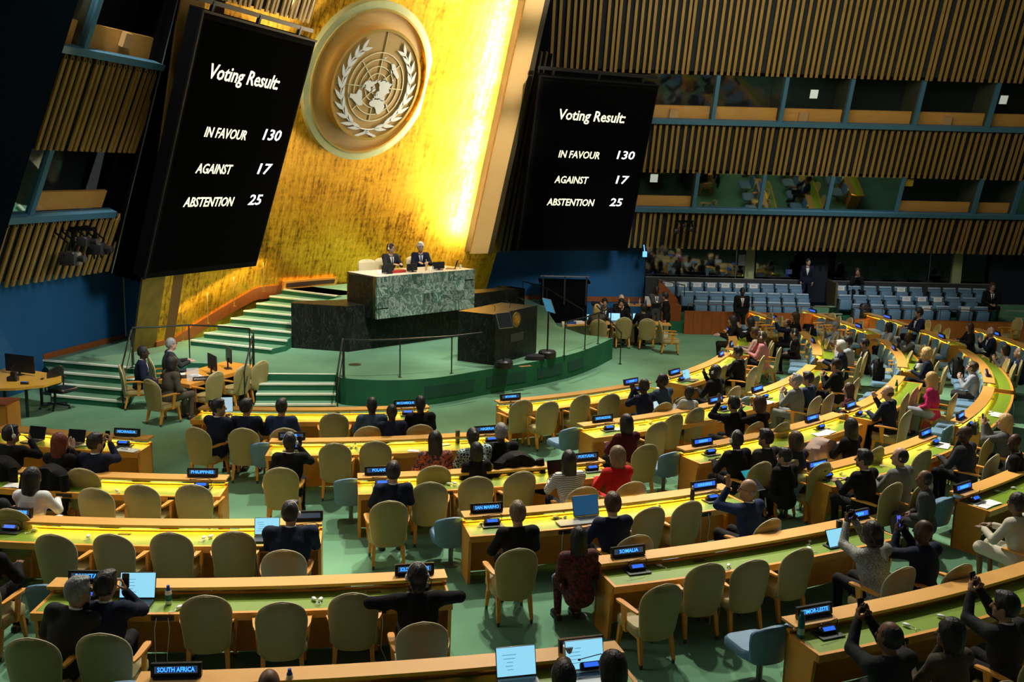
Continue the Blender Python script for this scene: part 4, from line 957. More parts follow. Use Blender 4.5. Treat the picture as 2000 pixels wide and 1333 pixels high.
# ================================================================== NAME PLATES AND MICROPHONE CONSOLES
def name_plate(row, a, text, label, flip=False, plain=False):
    R = ROW_R[row]; p = polar(R - .01, a, .868); r = empty('name_plate', p, facing_in(a)); tag(r, label, 'name plate', None)
    w, h = .46, .125; tl = Matrix.Rotation(math.radians(-10), 3, "X")
    b = MB(); b.box((0, 0, h / 2 + .004), (w, .05, h), tl); b.build('case', BLACK, r)
    b = MB(); b.box((0, -.02, .006), (.40, .10, .012)); b.build('foot', BLACK, r)
    for s in (-1, 1):
        f = tl @ Vector((0, s * .0262, h * .03)) + Vector((0, 0, h / 2 + .004))
        b = MB(); b.box(f, (w - .07, .002, h * .52), tl); b.build('display', SCREEN_DIM if text else (SCREEN_DIM if plain else SCREEN_BLUE), r)
        b = MB(); g = tl @ Vector((0, s * .0268, h * .03)) + Vector((0, 0, h / 2 + .004)); b.box(g, (w - .16 if len(text) < 10 else w - .1, .002, h * .40), tl)
        if not plain: b.build('backlight', PLATE_BACK if text else SCREEN_BLUE, r)
    if text:
        f = tl @ Vector((0, -.0295, h * .03)) + Vector((0, 0, h / 2 + .004))
        wd = min(.34, .034 * len(text) + .02)
        text_mesh(text, .062, SCREEN_TXT, r, f, (math.radians(80), 0, 0), 'lettering', bold=.0012, width=wd, extrude=.001)
    elif not plain:
        # letters too small to read in the photograph: a row of lit character cells
        b = MB(); rr = random.Random(int(a * 50 + row)); nch = rr.choice([6, 7, 8, 9])
        for i in range(nch):
            f = tl @ Vector((-.03 * (nch - 1) / 2 + .03 * i, -.0295, h * .03)) + Vector((0, 0, h / 2 + .004)); b.box(f, (.018, .001, .042), tl)
        b.build('lit_cells', SCREEN_TXT, r)['kind'] = 'stuff'
    return r
def console(row, a, label):
    R = ROW_R[row]; p = polar(R + .2, a, .739); r = empty('microphone_console', p, facing_in(a)); tag(r, label, 'microphone')
    tl = Matrix.Rotation(math.radians(40), 3, 'X')
    b = MB(); b.box((0, 0, .008), (.30, .20, .012)); b.build('base', mat('grey_plate', (.06, .065, .06), .5), r)
    b = MB(); b.rbox((0, .02, .045), (.23, .075, .075), .02, tl); b.build('body', BLACK, r, 40)
    b = MB(); b.box(Vector((0, .02, .045)) + tl @ Vector((0, -.002, .039)), (.15, .045, .003), tl); b.build('display', SCREEN_BLUE, r)
    b = MB(); b.tube([(.13, .05, .02), (.15, .04, .12), (.10, .0, .17), (-.12, -.04, .16)], .005, 6); b.ell((-.14, -.045, .158), (.018, .012, .012), 8); b.build('gooseneck', BLACK, r, 40)
    return r
name_plate(1, -96.00, 'NICARAGUA', 'black name plate reading NICARAGUA')
console(1, -95.90, 'blue-lit microphone console below the NICARAGUA plate')
name_plate(2, -88.15, 'PHILIPPINES', 'black name plate reading PHILIPPINES')
console(2, -88.05, 'blue-lit microphone console below the PHILIPPINES plate')
name_plate(3, -94.35, 'SAINT VINCENT AND THE GRENADINES', 'black name plate reading SAINT VINCENT AND THE GRENADINES')
console(3, -94.25, 'blue-lit microphone console below the SAINT VINCENT AND THE GRENADINES plate')
name_plate(3, -82.20, '', 'dim unlit name plate behind the man with the white headset', plain=True)
console(3, -82.10, 'blue-lit microphone console below the dim plate by the man with the white headset')
name_plate(4, -88.70, 'PAKISTAN', 'black name plate reading PAKISTAN')
console(4, -88.60, 'blue-lit microphone console below the PAKISTAN plate')
name_plate(4, -78.25, 'SOLOMON ISLANDS', 'black name plate reading SOLOMON ISLANDS')
console(4, -78.15, 'blue-lit microphone console below the SOLOMON ISLANDS plate')
name_plate(5, -84.50, 'SOUTH AFRICA', 'black name plate reading SOUTH AFRICA')
console(5, -84.40, 'blue-lit microphone console below the SOUTH AFRICA plate')
name_plate(5, -74.55, 'THAILAND', 'black name plate reading THAILAND')
console(5, -74.45, 'blue-lit microphone console below the THAILAND plate')
name_plate(0, -92.40, 'MOROCCO', 'black name plate reading MOROCCO')
console(0, -92.30, 'blue-lit microphone console below the MOROCCO plate')
name_plate(0, -74.85, 'MOZAMBIQUE', 'black name plate reading MOZAMBIQUE')
console(0, -74.75, 'blue-lit microphone console below the MOZAMBIQUE plate')
name_plate(1, -84.30, 'NIGER', 'black name plate reading NIGER')
console(1, -84.20, 'blue-lit microphone console below the NIGER plate')
name_plate(1, -70.20, 'NIGERIA', 'black name plate reading NIGERIA')
console(1, -70.10, 'blue-lit microphone console below the NIGERIA plate')
name_plate(2, -78.70, 'POLAND', 'black name plate reading POLAND')
console(2, -78.60, 'blue-lit microphone console below the POLAND plate')
name_plate(2, -66.55, 'PORTUGAL', 'black name plate reading PORTUGAL')
console(2, -66.45, 'blue-lit microphone console below the PORTUGAL plate')
name_plate(3, -74.40, 'SAN MARINO', 'black name plate reading SAN MARINO')
console(3, -74.30, 'blue-lit microphone console below the SAN MARINO plate')
name_plate(3, -63.35, '', 'blue-lit black name plate on the SAN MARINO desk, far end')
console(3, -63.25, 'blue-lit microphone console below the plate on the SAN MARINO desk, far end')
name_plate(4, -70.60, 'SOMALIA', 'black name plate reading SOMALIA')
console(4, -70.50, 'blue-lit microphone console below the SOMALIA plate')
name_plate(4, -60.00, '', 'blue-lit black name plate on the SOMALIA desk, far end')
console(4, -59.90, 'blue-lit microphone console below the plate on the SOMALIA desk, far end')
name_plate(5, -67.50, 'TIMOR-LESTE', 'black name plate reading TIMOR-LESTE')
console(5, -67.40, 'blue-lit microphone console below the TIMOR-LESTE plate')
name_plate(0, -63.95, 'MYANMAR', 'black name plate reading MYANMAR')
console(0, -63.85, 'blue-lit microphone console below the MYANMAR plate')
name_plate(0, -48.00, '', 'blue-lit black name plate on the MYANMAR desk, far end')
console(0, -47.90, 'blue-lit microphone console below the plate on the MYANMAR desk, far end')
name_plate(1, -60.40, 'NORTH MACEDONIA', 'black name plate reading NORTH MACEDONIA')
console(1, -60.30, 'blue-lit microphone console below the NORTH MACEDONIA plate')
name_plate(1, -47.70, '', 'blue-lit black name plate on the NORTH MACEDONIA desk, far end')
console(1, -47.60, 'blue-lit microphone console below the plate on the NORTH MACEDONIA desk, far end')
name_plate(2, -58.00, '', 'blue-lit black name plate on the desk behind NORTH MACEDONIA, near end')
console(2, -57.90, 'blue-lit microphone console below the plate on the desk behind NORTH MACEDONIA, near end')
name_plate(2, -46.85, '', 'blue-lit black name plate on the desk behind NORTH MACEDONIA, far end')
console(2, -46.75, 'blue-lit microphone console below the plate on the desk behind NORTH MACEDONIA, far end')
name_plate(3, -55.70, '', 'blue-lit black name plate on the desk two behind NORTH MACEDONIA, near end')
console(3, -55.60, 'blue-lit microphone console below the plate on the desk two behind NORTH MACEDONIA, near end')
name_plate(3, -44.75, '', 'blue-lit black name plate on the desk two behind NORTH MACEDONIA, far end')
console(3, -44.65, 'blue-lit microphone console below the plate on the desk two behind NORTH MACEDONIA, far end')
name_plate(4, -52.85, '', 'blue-lit black name plate on the white-dress woman desk, near end')
console(4, -52.75, 'blue-lit microphone console below the plate on the white-dress woman desk, near end')
name_plate(0, -39.80, '', 'blue-lit black name plate on the desk nearest far stage curve, near end')
console(0, -39.70, 'blue-lit microphone console below the plate on the desk nearest far stage curve, near end')
name_plate(1, -40.95, '', 'blue-lit black name plate on the second desk from far stage curve, near end')
console(1, -40.85, 'blue-lit microphone console below the plate on the second desk from far stage curve, near end')
name_plate(2, -41.00, '', 'blue-lit black name plate on the green bottle desk, near end')
console(2, -40.90, 'blue-lit microphone console below the plate on the green bottle desk, near end')
name_plate(3, -38.60, '', 'blue-lit black name plate on the black handbag desk, near end')
console(3, -38.50, 'blue-lit microphone console below the plate on the black handbag desk, near end')
name_plate(0, -17, '', 'blue-lit black name plate on the near end of the desk nearest gallery front')
name_plate(0, -4, '', 'blue-lit black name plate on the far end of the desk nearest gallery front')
name_plate(1, 9, '', 'blue-lit black name plate on the near end of the desk under gallery guard')
name_plate(2, 2, '', 'blue-lit black name plate on the near end of the desk under first gallery seats')
name_plate(2, 14, '', 'blue-lit black name plate on the far end of the desk under first gallery seats')
name_plate(3, -3.5, '', 'blue-lit black name plate on the near end of the desk under middle gallery seats')
name_plate(3, 9, '', 'blue-lit black name plate on the far end of the desk under middle gallery seats')
name_plate(4, -1, '', 'blue-lit black name plate on the desk under right gallery aisle')
name_plate(1, -10, '', 'blue-lit black name plate on the middle of the grey-haired laptop man desk')
name_plate(0, -25, '', 'blue-lit black name plate on the far end of the desk nearest far stage curve')
name_plate(3, -22, '', 'blue-lit black name plate on the near end of the far right bald man desk')
name_plate(2, -12, '', 'blue-lit black name plate on the middle of the long-haired blond man desk')
# ================================================================== PEOPLE: smooth blended bodies
def rotv(v, ax, ang): return Matrix.Rotation(ang, 3, ax) @ Vector(v)
class SDF:
    """Blend of tapered capsules and ellipsoids, meshed by surface nets."""
    def __init__(s): s.pr = []
    def cap(s, a, b, ra, rb, k=.03): s.pr.append(('c', np.array(a, float), np.array(b, float), ra, rb, k)); return s
    def ell(s, c, r, rot=None, k=.03): s.pr.append(('e', np.array(c, float), np.array(r, float), np.array(rot if rot is not None else Matrix.Identity(3), float), k)); return s
    def cut(s, c, r, rot=None, k=.01): s.pr.append(('x', np.array(c, float), np.array(r, float), np.array(rot if rot is not None else Matrix.Identity(3), float), k)); return s
    def plane(s, p, n): s.pr.append(('p', np.array(p, float), np.array(n, float))); return s
    @staticmethod
    def one(p, X, Y, Z):
        if p[0] == 'c':
            a, b, ra, rb = p[1:5]; d = b - a; L2 = max(d @ d, 1e-9)
            t = np.clip(((X - a[0]) * d[0] + (Y - a[1]) * d[1] + (Z - a[2]) * d[2]) / L2, 0, 1)
            return np.sqrt((X - a[0] - t * d[0]) ** 2 + (Y - a[1] - t * d[1]) ** 2 + (Z - a[2] - t * d[2]) ** 2) - (ra + (rb - ra) * t)
        c, r, R = p[1:4]; x, y, z = X - c[0], Y - c[1], Z - c[2]
        u = (R[0, 0] * x + R[1, 0] * y + R[2, 0] * z) / r[0]; v = (R[0, 1] * x + R[1, 1] * y + R[2, 1] * z) / r[1]; w = (R[0, 2] * x + R[1, 2] * y + R[2, 2] * z) / r[2]
        k0 = np.sqrt(u * u + v * v + w * w); k1 = np.sqrt((u / r[0]) ** 2 + (v / r[1]) ** 2 + (w / r[2]) ** 2)
        return np.where(k1 > 1e-9, k0 * (k0 - 1) / np.maximum(k1, 1e-9), -r.min())
    def bounds(s):
        lo = np.full(3, 9.); hi = np.full(3, -9.)
        for p in s.pr:
            if p[0] == 'c':
                for q, r in ((p[1], p[3]), (p[2], p[4])): lo = np.minimum(lo, q - r); hi = np.maximum(hi, q + r)
            elif p[0] == 'e':
                e = np.sqrt((p[3] ** 2) @ (p[2] ** 2)); lo = np.minimum(lo, p[1] - e); hi = np.maximum(hi, p[1] + e)
        return lo, hi
    def mesh(s, h):
        lo, hi = s.bounds(); lo = lo - 3 * h; n = np.ceil((hi + 3 * h - lo) / h).astype(int) + 1
        ax = [lo[i] + h * np.arange(n[i]) for i in range(3)]; F = np.full(n, .2, np.float32)
        for p in s.pr:
            if p[0] == 'p':
                D = (ax[0][:, None, None] - p[1][0]) * p[2][0] + (ax[1][None, :, None] - p[1][1]) * p[2][1] + (ax[2][None, None, :] - p[1][2]) * p[2][2]
                F = np.maximum(F, D.astype(np.float32)); continue
            k = p[-1]; m = k + 3 * h
            if p[0] == 'c': l = np.minimum(p[1] - p[3], p[2] - p[4]) - m; u = np.maximum(p[1] + p[3], p[2] + p[4]) + m
            else: e = np.sqrt((p[3] ** 2) @ (p[2] ** 2)); l = p[1] - e - m; u = p[1] + e + m
            i0 = np.clip(((l - lo) / h).astype(int), 0, n); i1 = np.clip(((u - lo) / h).astype(int) + 2, 0, n)
            if (i1 <= i0).any(): continue
            sl = tuple(slice(a, b) for a, b in zip(i0, i1))
            d = s.one(p, ax[0][sl[0]][:, None, None], ax[1][sl[1]][None, :, None], ax[2][sl[2]][None, None, :]).astype(np.float32)
            f = F[sl]
            if p[0] == 'x': d = -d; q = np.maximum(k - np.abs(f - d), 0) / k; F[sl] = np.maximum(f, d) + q * q * k * .25
            else: q = np.maximum(k - np.abs(f - d), 0) / k; F[sl] = np.minimum(f, d) - q * q * k * .25
        S = F < 0
        c = S[:-1, :-1, :-1].astype(np.int8)
        for dx, dy, dz in ((1, 0, 0), (0, 1, 0), (0, 0, 1), (1, 1, 0), (1, 0, 1), (0, 1, 1), (1, 1, 1)):
            c = c + S[dx:n[0] - 1 + dx, dy:n[1] - 1 + dy, dz:n[2] - 1 + dz]
        act = (c > 0) & (c < 8); I = np.argwhere(act); idx = -np.ones(act.shape, np.int32); idx[act] = np.arange(len(I))
        P = np.zeros((len(I), 3)); W = np.zeros(len(I))
        corners = [(0, 0, 0), (1, 0, 0), (0, 1, 0), (1, 1, 0), (0, 0, 1), (1, 0, 1), (0, 1, 1), (1, 1, 1)]
        val = [F[I[:, 0] + a, I[:, 1] + b, I[:, 2] + cc] for a, b, cc in corners]
        for i, j in ((0, 1), (2, 3), (4, 5), (6, 7), (0, 2), (1, 3), (4, 6), (5, 7), (0, 4), (1, 5), (2, 6), (3, 7)):
            f0, f1 = val[i], val[j]; cr = (f0 < 0) != (f1 < 0); t = np.where(cr, f0 / np.where(cr, f0 - f1, 1), 0)
            q = np.array(corners[i])[None] + t[:, None] * (np.array(corners[j]) - np.array(corners[i]))[None]
            P += np.where(cr[:, None], q, 0); W += cr
        V = lo + h * (I + P / W[:, None]); Q = []
        for axn in range(3):
            b_, c_ = [(1, 2), (2, 0), (0, 1)][axn]
            sl0 = [slice(1, None)] * 3; sl0[axn] = slice(None, -1); s1 = [slice(1, None)] * 3; s1[axn] = slice(1, None)
            A = S[tuple(slice(0, n[i] - 1) if i == axn else slice(1, n[i] - 1) for i in range(3))]
            B = S[tuple(slice(1, n[i]) if i == axn else slice(1, n[i] - 1) for i in range(3))]
            E = np.argwhere(A != B)
            if len(E) == 0: continue
            base = E.copy(); base[:, b_] += 1; base[:, c_] += 1
            def g(db, dc):
                k = base.copy(); k[:, b_] += db; k[:, c_] += dc; return idx[k[:, 0], k[:, 1], k[:, 2]]
            q = np.stack([g(-1, -1), g(0, -1), g(0, 0), g(-1, 0)], 1)
            fl = ~A[E[:, 0], E[:, 1], E[:, 2]]; q[fl] = q[fl][:, ::-1]; Q.append(q)
        return V, (np.concatenate(Q) if Q else np.zeros((0, 4), int))
def np_mesh(name, parts, mats, parent=None):
    """parts: list of (V, Q, material index)"""
    V = np.concatenate([p[0] for p in parts]); off = 0; Q = []; M = []
    for v, q, m in parts: Q.append(q + off); M.append(np.full(len(q), m)); off += len(v)
    Q = np.concatenate(Q).astype(np.int32); M = np.concatenate(M).astype(np.int32)
    me = bpy.data.meshes.new(name); me.vertices.add(len(V)); me.vertices.foreach_set('co', V.astype(np.float32).ravel())
    me.loops.add(Q.size); me.loops.foreach_set('vertex_index', Q.ravel()); me.polygons.add(len(Q))
    me.polygons.foreach_set('loop_start', np.arange(len(Q), dtype=np.int32) * 4)
    for m in mats: me.materials.append(m)
    me.polygons.foreach_set('material_index', M); me.polygons.foreach_set('use_smooth', np.ones(len(Q), bool)); me.update(calc_edges=True); me.validate()
    o = bpy.data.objects.new(name, me); COL.objects.link(o)
    if parent is not None: o.parent = parent
    return o

# ---- hands: palm, four unequal fingers, thumb from the side of the palm; +Y along the fingers, palm faces -Z, right hand (thumb at -X)
def hand_sdf(curl, spread=.12, thumb=.5, h=.0062):
    s = SDF(); s.ell((0, .045, 0), (.040, .050, .015), k=.012); s.cap((0, -.03, 0), (0, .02, 0), .026, .028, .02)
    for i, (x, L) in enumerate(((-.030, .072), (-.010, .082), (.010, .077), (.029, .060))):
        p = Vector((x, .080 - abs(x) * .15, 0)); a = 0; dirx = x * spread / .03
        r0 = .0092
        for j, f in enumerate((.45, .32, .25)):
            a += curl * (.55, 1.0, .8)[j]; d = Vector((math.sin(dirx) * .6, math.cos(a), -math.sin(a))); q = p + d * (L * f)
            s.cap(p, q, r0, r0 * .9, .006); p = q; r0 *= .9
    p = Vector((-.030, .012, -.004)); q = p + Vector((-.030, .026, -.010 - .012 * thumb)); s.cap(p, q, .0135, .0115, .012)
    q2 = q + Vector((-.004 + .014 * thumb, .030, -.010 - .016 * thumb)); s.cap(q, q2, .0112, .0092, .006)
    return s.mesh(h)
HANDS = {'relaxed': hand_sdf(.38), 'grip': hand_sdf(.85, .05, 1.2), 'flat': hand_sdf(.10, .05, .1), 'curl': hand_sdf(1.15, .03, 1.0)}
# ---- hair in head space: head centre at origin, face to +Y, skull radii .077 x .098 x .118
def hair_sdf(kind, h=.0105):
    s = SDF(); e = lambda c, r, k=.02: s.ell(c, r, None, k)
    if kind in ('short', 'crop', 'side', 'bob', 'long', 'bun', 'braids', 'curly', 'wavy', 'ponytail'):
        g = {'crop': .007, 'short': .014, 'side': .017, 'bob': .019, 'long': .017, 'bun': .011, 'braids': .014, 'curly': .026, 'wavy': .022, 'ponytail': .011}[kind]
        e((0, -.012, .016), (.079 + g, .096 + g, .112 + g))
        if kind in ('side', 'short'): e((.015, .045, .105), (.055, .05, .026)); e((0, -.07, -.01), (.066, .04, .06))
        if kind == 'crop': e((0, -.075, -.02), (.06, .03, .05))
        if kind == 'bob':
            for x in (-.065, .065): e((x, -.02, -.075), (.034, .062, .085), .03)
            e((0, -.075, -.07), (.082, .045, .095), .03)
        if kind in ('long', 'wavy'):
            w = .01 if kind == 'wavy' else 0
            for x in (-.066, .066): e((x, -.02, -.10), (.030 + w, .05 + w, .13), .03)
            e((0, -.078, -.15), (.088 + w, .040 + w, .17), .04)
            if kind == 'wavy':
                for i in range(10): a = i * 2.4; e((.07 * math.cos(a), -.05 + .04 * math.sin(a), .02 - .023 * i), (.03, .03, .03), .015)
        if kind == 'curly':
            for i in range(22): a = i * 2.4; z = -.09 + .2 * (i / 21); rr = .085 * math.sqrt(max(.1, 1 - (z / .14) ** 2)); e((rr * math.cos(a), -.02 + rr * 1.1 * math.sin(a), z), (.03, .03, .03), .012)
        if kind == 'bun': e((0, -.11, .06), (.045, .042, .045)); e((0, -.075, -.02), (.06, .03, .06))
        if kind == 'ponytail': e((0, -.105, .0), (.03, .03, .04)); s.cap((0, -.12, -.02), (0, -.115, -.19), .03, .014, .02)
        if kind == 'braids':
            for i in range(9): x = -.08 + .02 * i; s.cap((x, -.075 - .02 * math.cos(x * 18), .03), (x * .7, -.115, -.06 - .02 * (i % 2)), .013, .010, .006)
            e((0, -.115, -.085), (.052, .035, .038))
        fr = {'bob': .062, 'long': .062, 'wavy': .060}.get(kind, .068)
        s.cut((0, .105, -.045), (fr, .085, .098), None, .015)
        s.cut((0, .02, -.17), (.048, .10, .085), None, .02)
        if kind in ('short', 'crop', 'side', 'bun', 'ponytail'):
            s.cut((.085, .022, -.055), (.030, .042, .06), None, .012); s.cut((-.085, .022, -.055), (.030, .042, .06), None, .012)
            s.plane((0, 0, -.075), (0, 0, -1)) if kind != 'ponytail' else None
    elif kind == 'balding':
        e((0, -.026, -.012), (.0815, .0835, .066)); s.cut((0, .10, -.02), (.088, .085, .14), None, .015); s.cut((0, .01, .095), (.085, .1, .07), None, .02); s.plane((0, 0, -.07), (0, 0, -1))
    elif kind == 'fringe':     # thin on the crown
        e((0, -.02, .008), (.087, .098, .112)); s.cut((0, .10, .0), (.09, .09, .16), None, .015); s.cut((0, -.03, .135), (.045, .05, .045), None, .02); s.plane((0, 0, -.075), (0, 0, -1))
    return s.mesh(h)
HAIRM = {}
def hair_obj(kind, m, parent, loc, rot):
    if kind not in HAIRM:
        V, Q = hair_sdf(kind); o = np_mesh('hair', [(V, Q, 0)], [m]); HAIRM[kind] = o.data
    else: o = bpy.data.objects.new('hair', HAIRM[kind]); COL.objects.link(o)
    o.material_slots[0].link = 'OBJECT'; o.material_slots[0].material = m
    o.parent = parent; o.location = loc; o.rotation_euler = rot.to_euler(); return o
SKIN = {'d': mat('skin_dark', (.050, .024, .014), .5), 'b': mat('skin_brown', (.17, .085, .045), .5), 'm': mat('skin_olive', (.36, .205, .125), .5), 'l': mat('skin_light', (.52, .32, .23), .5)}
LIPS = {'d': mat('lips_dark', (.05, .02, .018), .4), 'b': mat('lips_brown', (.15, .055, .045), .4), 'm': mat('lips_olive', (.33, .13, .10), .4), 'l': mat('lips_light', (.45, .17, .15), .4)}
EYE = mat('eye_dark', (.015, .01, .008), .2)
HAIRC = {'black': mat('hair_black', (.008, .007, .007), .5, bump=(34, .9), stretch=(1, 1, .22), noise=(60, .5, (.02, .018, .017))), 'brown': mat('hair_brown', (.045, .022, .010), .5, bump=(34, .9), stretch=(1, 1, .22), noise=(60, .5, (.075, .04, .018))), 'grey': mat('hair_grey', (.12, .12, .12), .5, bump=(34, .9), stretch=(1, 1, .22), noise=(70, .6, (.32, .32, .31))), 'white': mat('hair_white', (.55, .54, .50), .5),
         'blonde': mat('hair_blonde', (.46, .28, .09), .5, bump=(34, .9), stretch=(1, 1, .22), noise=(50, .5, (.62, .42, .17))), 'red': mat('hair_auburn', (.11, .018, .010), .5, bump=(34, .9), stretch=(1, 1, .22), noise=(50, .5, (.17, .035, .018))), 'fair': mat('hair_fair', (.11, .068, .036), .5, bump=(34, .9), stretch=(1, 1, .22), noise=(50, .5, (.21, .14, .08)))}
def cloth(name, c, **k): return mat('cloth_' + name, c, .85, spec=.2, bump=(11, .55), **k)
def pattern(name, kind, c1, c2, scale):
    if 'cloth_' + name in MATS: return MATS['cloth_' + name]
    m = bpy.data.materials.new('cloth_' + name); m.use_nodes = True; nt = m.node_tree; b = nt.nodes['Principled BSDF']; b.inputs['Roughness'].default_value = .85
    tc = nt.nodes.new('ShaderNodeTexCoord'); r = nt.nodes.new('ShaderNodeValToRGB'); e = r.color_ramp.elements
    if kind == 'stripe':
        w = nt.nodes.new('ShaderNodeTexWave'); w.bands_direction = 'Z'; w.inputs['Scale'].default_value = scale; w.inputs['Distortion'].default_value = .6; w.inputs['Detail'].default_value = 1; fac = w.outputs['Fac']; e[0].position = .28; e[1].position = .36
    elif kind == 'net':
        w = nt.nodes.new('ShaderNodeTexVoronoi'); w.feature = 'DISTANCE_TO_EDGE'; w.inputs['Scale'].default_value = scale; fac = w.outputs['Distance']; e[0].position = .10; e[1].position = .16
    else:
        w = nt.nodes.new('ShaderNodeTexNoise'); w.inputs['Scale'].default_value = scale; w.inputs['Detail'].default_value = 3; fac = w.outputs['Fac']; e[0].position = .42; e[1].position = .56
    nt.links.new(tc.outputs['Object'], w.inputs['Vector']); e[0].color = (*c1, 1); e[1].color = (*c2, 1)
    nt.links.new(fac, r.inputs[0]); nt.links.new(r.outputs[0], b.inputs['Base Color']); MATS['cloth_' + name] = m; return m
CL = {'black': cloth('black', (.007, .007, .008)), 'navy': cloth('navy', (.010, .014, .034)), 'navy2': cloth('deep_blue', (.016, .028, .075)), 'char': cloth('charcoal', (.026, .027, .030)), 'grey': cloth('grey', (.10, .105, .11)), 'lgrey': cloth('light_grey', (.30, .33, .37)),
      'slate': cloth('slate_blue', (.045, .075, .115)), 'white': cloth('white', (.72, .72, .70)), 'cream': cloth('cream', (.55, .52, .40)), 'red': cloth('red', (.45, .012, .012)), 'pink': cloth('magenta', (.50, .03, .13)), 'rose': cloth('rose', (.50, .20, .22)), 'maroon': cloth('maroon', (.06, .006, .012)), 'brown': cloth('taupe', (.085, .07, .05)),
      'stripe': pattern('stripe', 'stripe', (.015, .015, .018), (.62, .61, .56), 13), 'net': pattern('teal_net', 'net', (.50, .68, .66), (.008, .03, .045), 22), 'floral': pattern('orange_print', 'noise', (.42, .10, .035), (.03, .02, .03), 26), 'tweed': pattern('tweed', 'noise', (.13, .135, .12), (.36, .36, .32), 90), 'scarf': pattern('burgundy_print', 'noise', (.16, .02, .02), (.03, .008, .01), 30),
      'plaid': cloth('grey_check', (.15, .155, .15)), 'mid': cloth('mid_grey', (.06, .062, .066)), 'blueshirt': cloth('pale_blue_shirt', (.30, .42, .62)), 'greywhite': cloth('pale_grey_sweater', (.42, .43, .42)), 'coat': cloth('dusty_pink_coat', (.42, .30, .25))}
WHITE_SH = CL['white']

def ik(S, T, l1, l2, pole):
    S = Vector(S); T = Vector(T); d = T - S; L = d.length
    if L > (l1 + l2) * .995: T = S + d.normalized() * (l1 + l2) * .995; d = T - S; L = d.length
    x = (l1 * l1 - l2 * l2 + L * L) / (2 * L); h = math.sqrt(max(0, l1 * l1 - x * x)); u = d.normalized(); p = Vector(pole); p = (p - u * p.dot(u)).normalized()
    return S + u * x + p * h, T
def frame_y(y, z):
    """rotation whose +Y is y and whose +Z is near z"""
    y = Vector(y).normalized(); x = y.cross(Vector(z)).normalized(); zz = x.cross(y); return Matrix((x, y, zz)).transposed()

POSES = {   # (left hand, right hand) as offsets (x, y, z) from the hip line on the floor, palm normals, finger dirs, hand shapes
 'desk':   ((-.13, .40, .775), (.10, .42, .775), 'relaxed', 'relaxed'),
 'type':   ((-.11, .44, .79), (.11, .44, .79), 'relaxed', 'relaxed'),
 'clap':   ((-.035, .34, 1.02), (.03, .33, 1.0), 'flat', 'flat'),
 'phone':  ((-.05, .40, 1.07), (.05, .40, 1.09), 'grip', 'grip'),
 'phone_hi': ((-.06, .42, 1.19), (.05, .42, 1.21), 'grip', 'grip'),
 'phone_r': ((-.12, .38, .78), (.10, .36, 1.02), 'relaxed', 'grip'),
 'phone_l': ((-.16, .34, 1.05), (.10, .38, .78), 'grip', 'relaxed'),
 'read':   ((-.07, .33, .88), (.08, .33, .90), 'grip', 'grip'),
 'lap':    ((-.07, .22, .60), (.07, .24, .61), 'curl', 'relaxed'),
 'chin':   ((-.14, .36, .775), (.03, .17, 1.045), 'relaxed', 'curl'),
 'spread': ((-.27, .34, .785), (.24, .38, .785), 'relaxed', 'relaxed'),
 'raise_l': ((-.15, .28, 1.17), (.13, .38, .78), 'flat', 'relaxed'),
 'ear':    ((-.15, .36, .775), (.13, .06, 1.17), 'relaxed', 'curl'),
 'side':   ((-.30, .10, .70), (.20, .36, .78), 'relaxed', 'relaxed'),
}
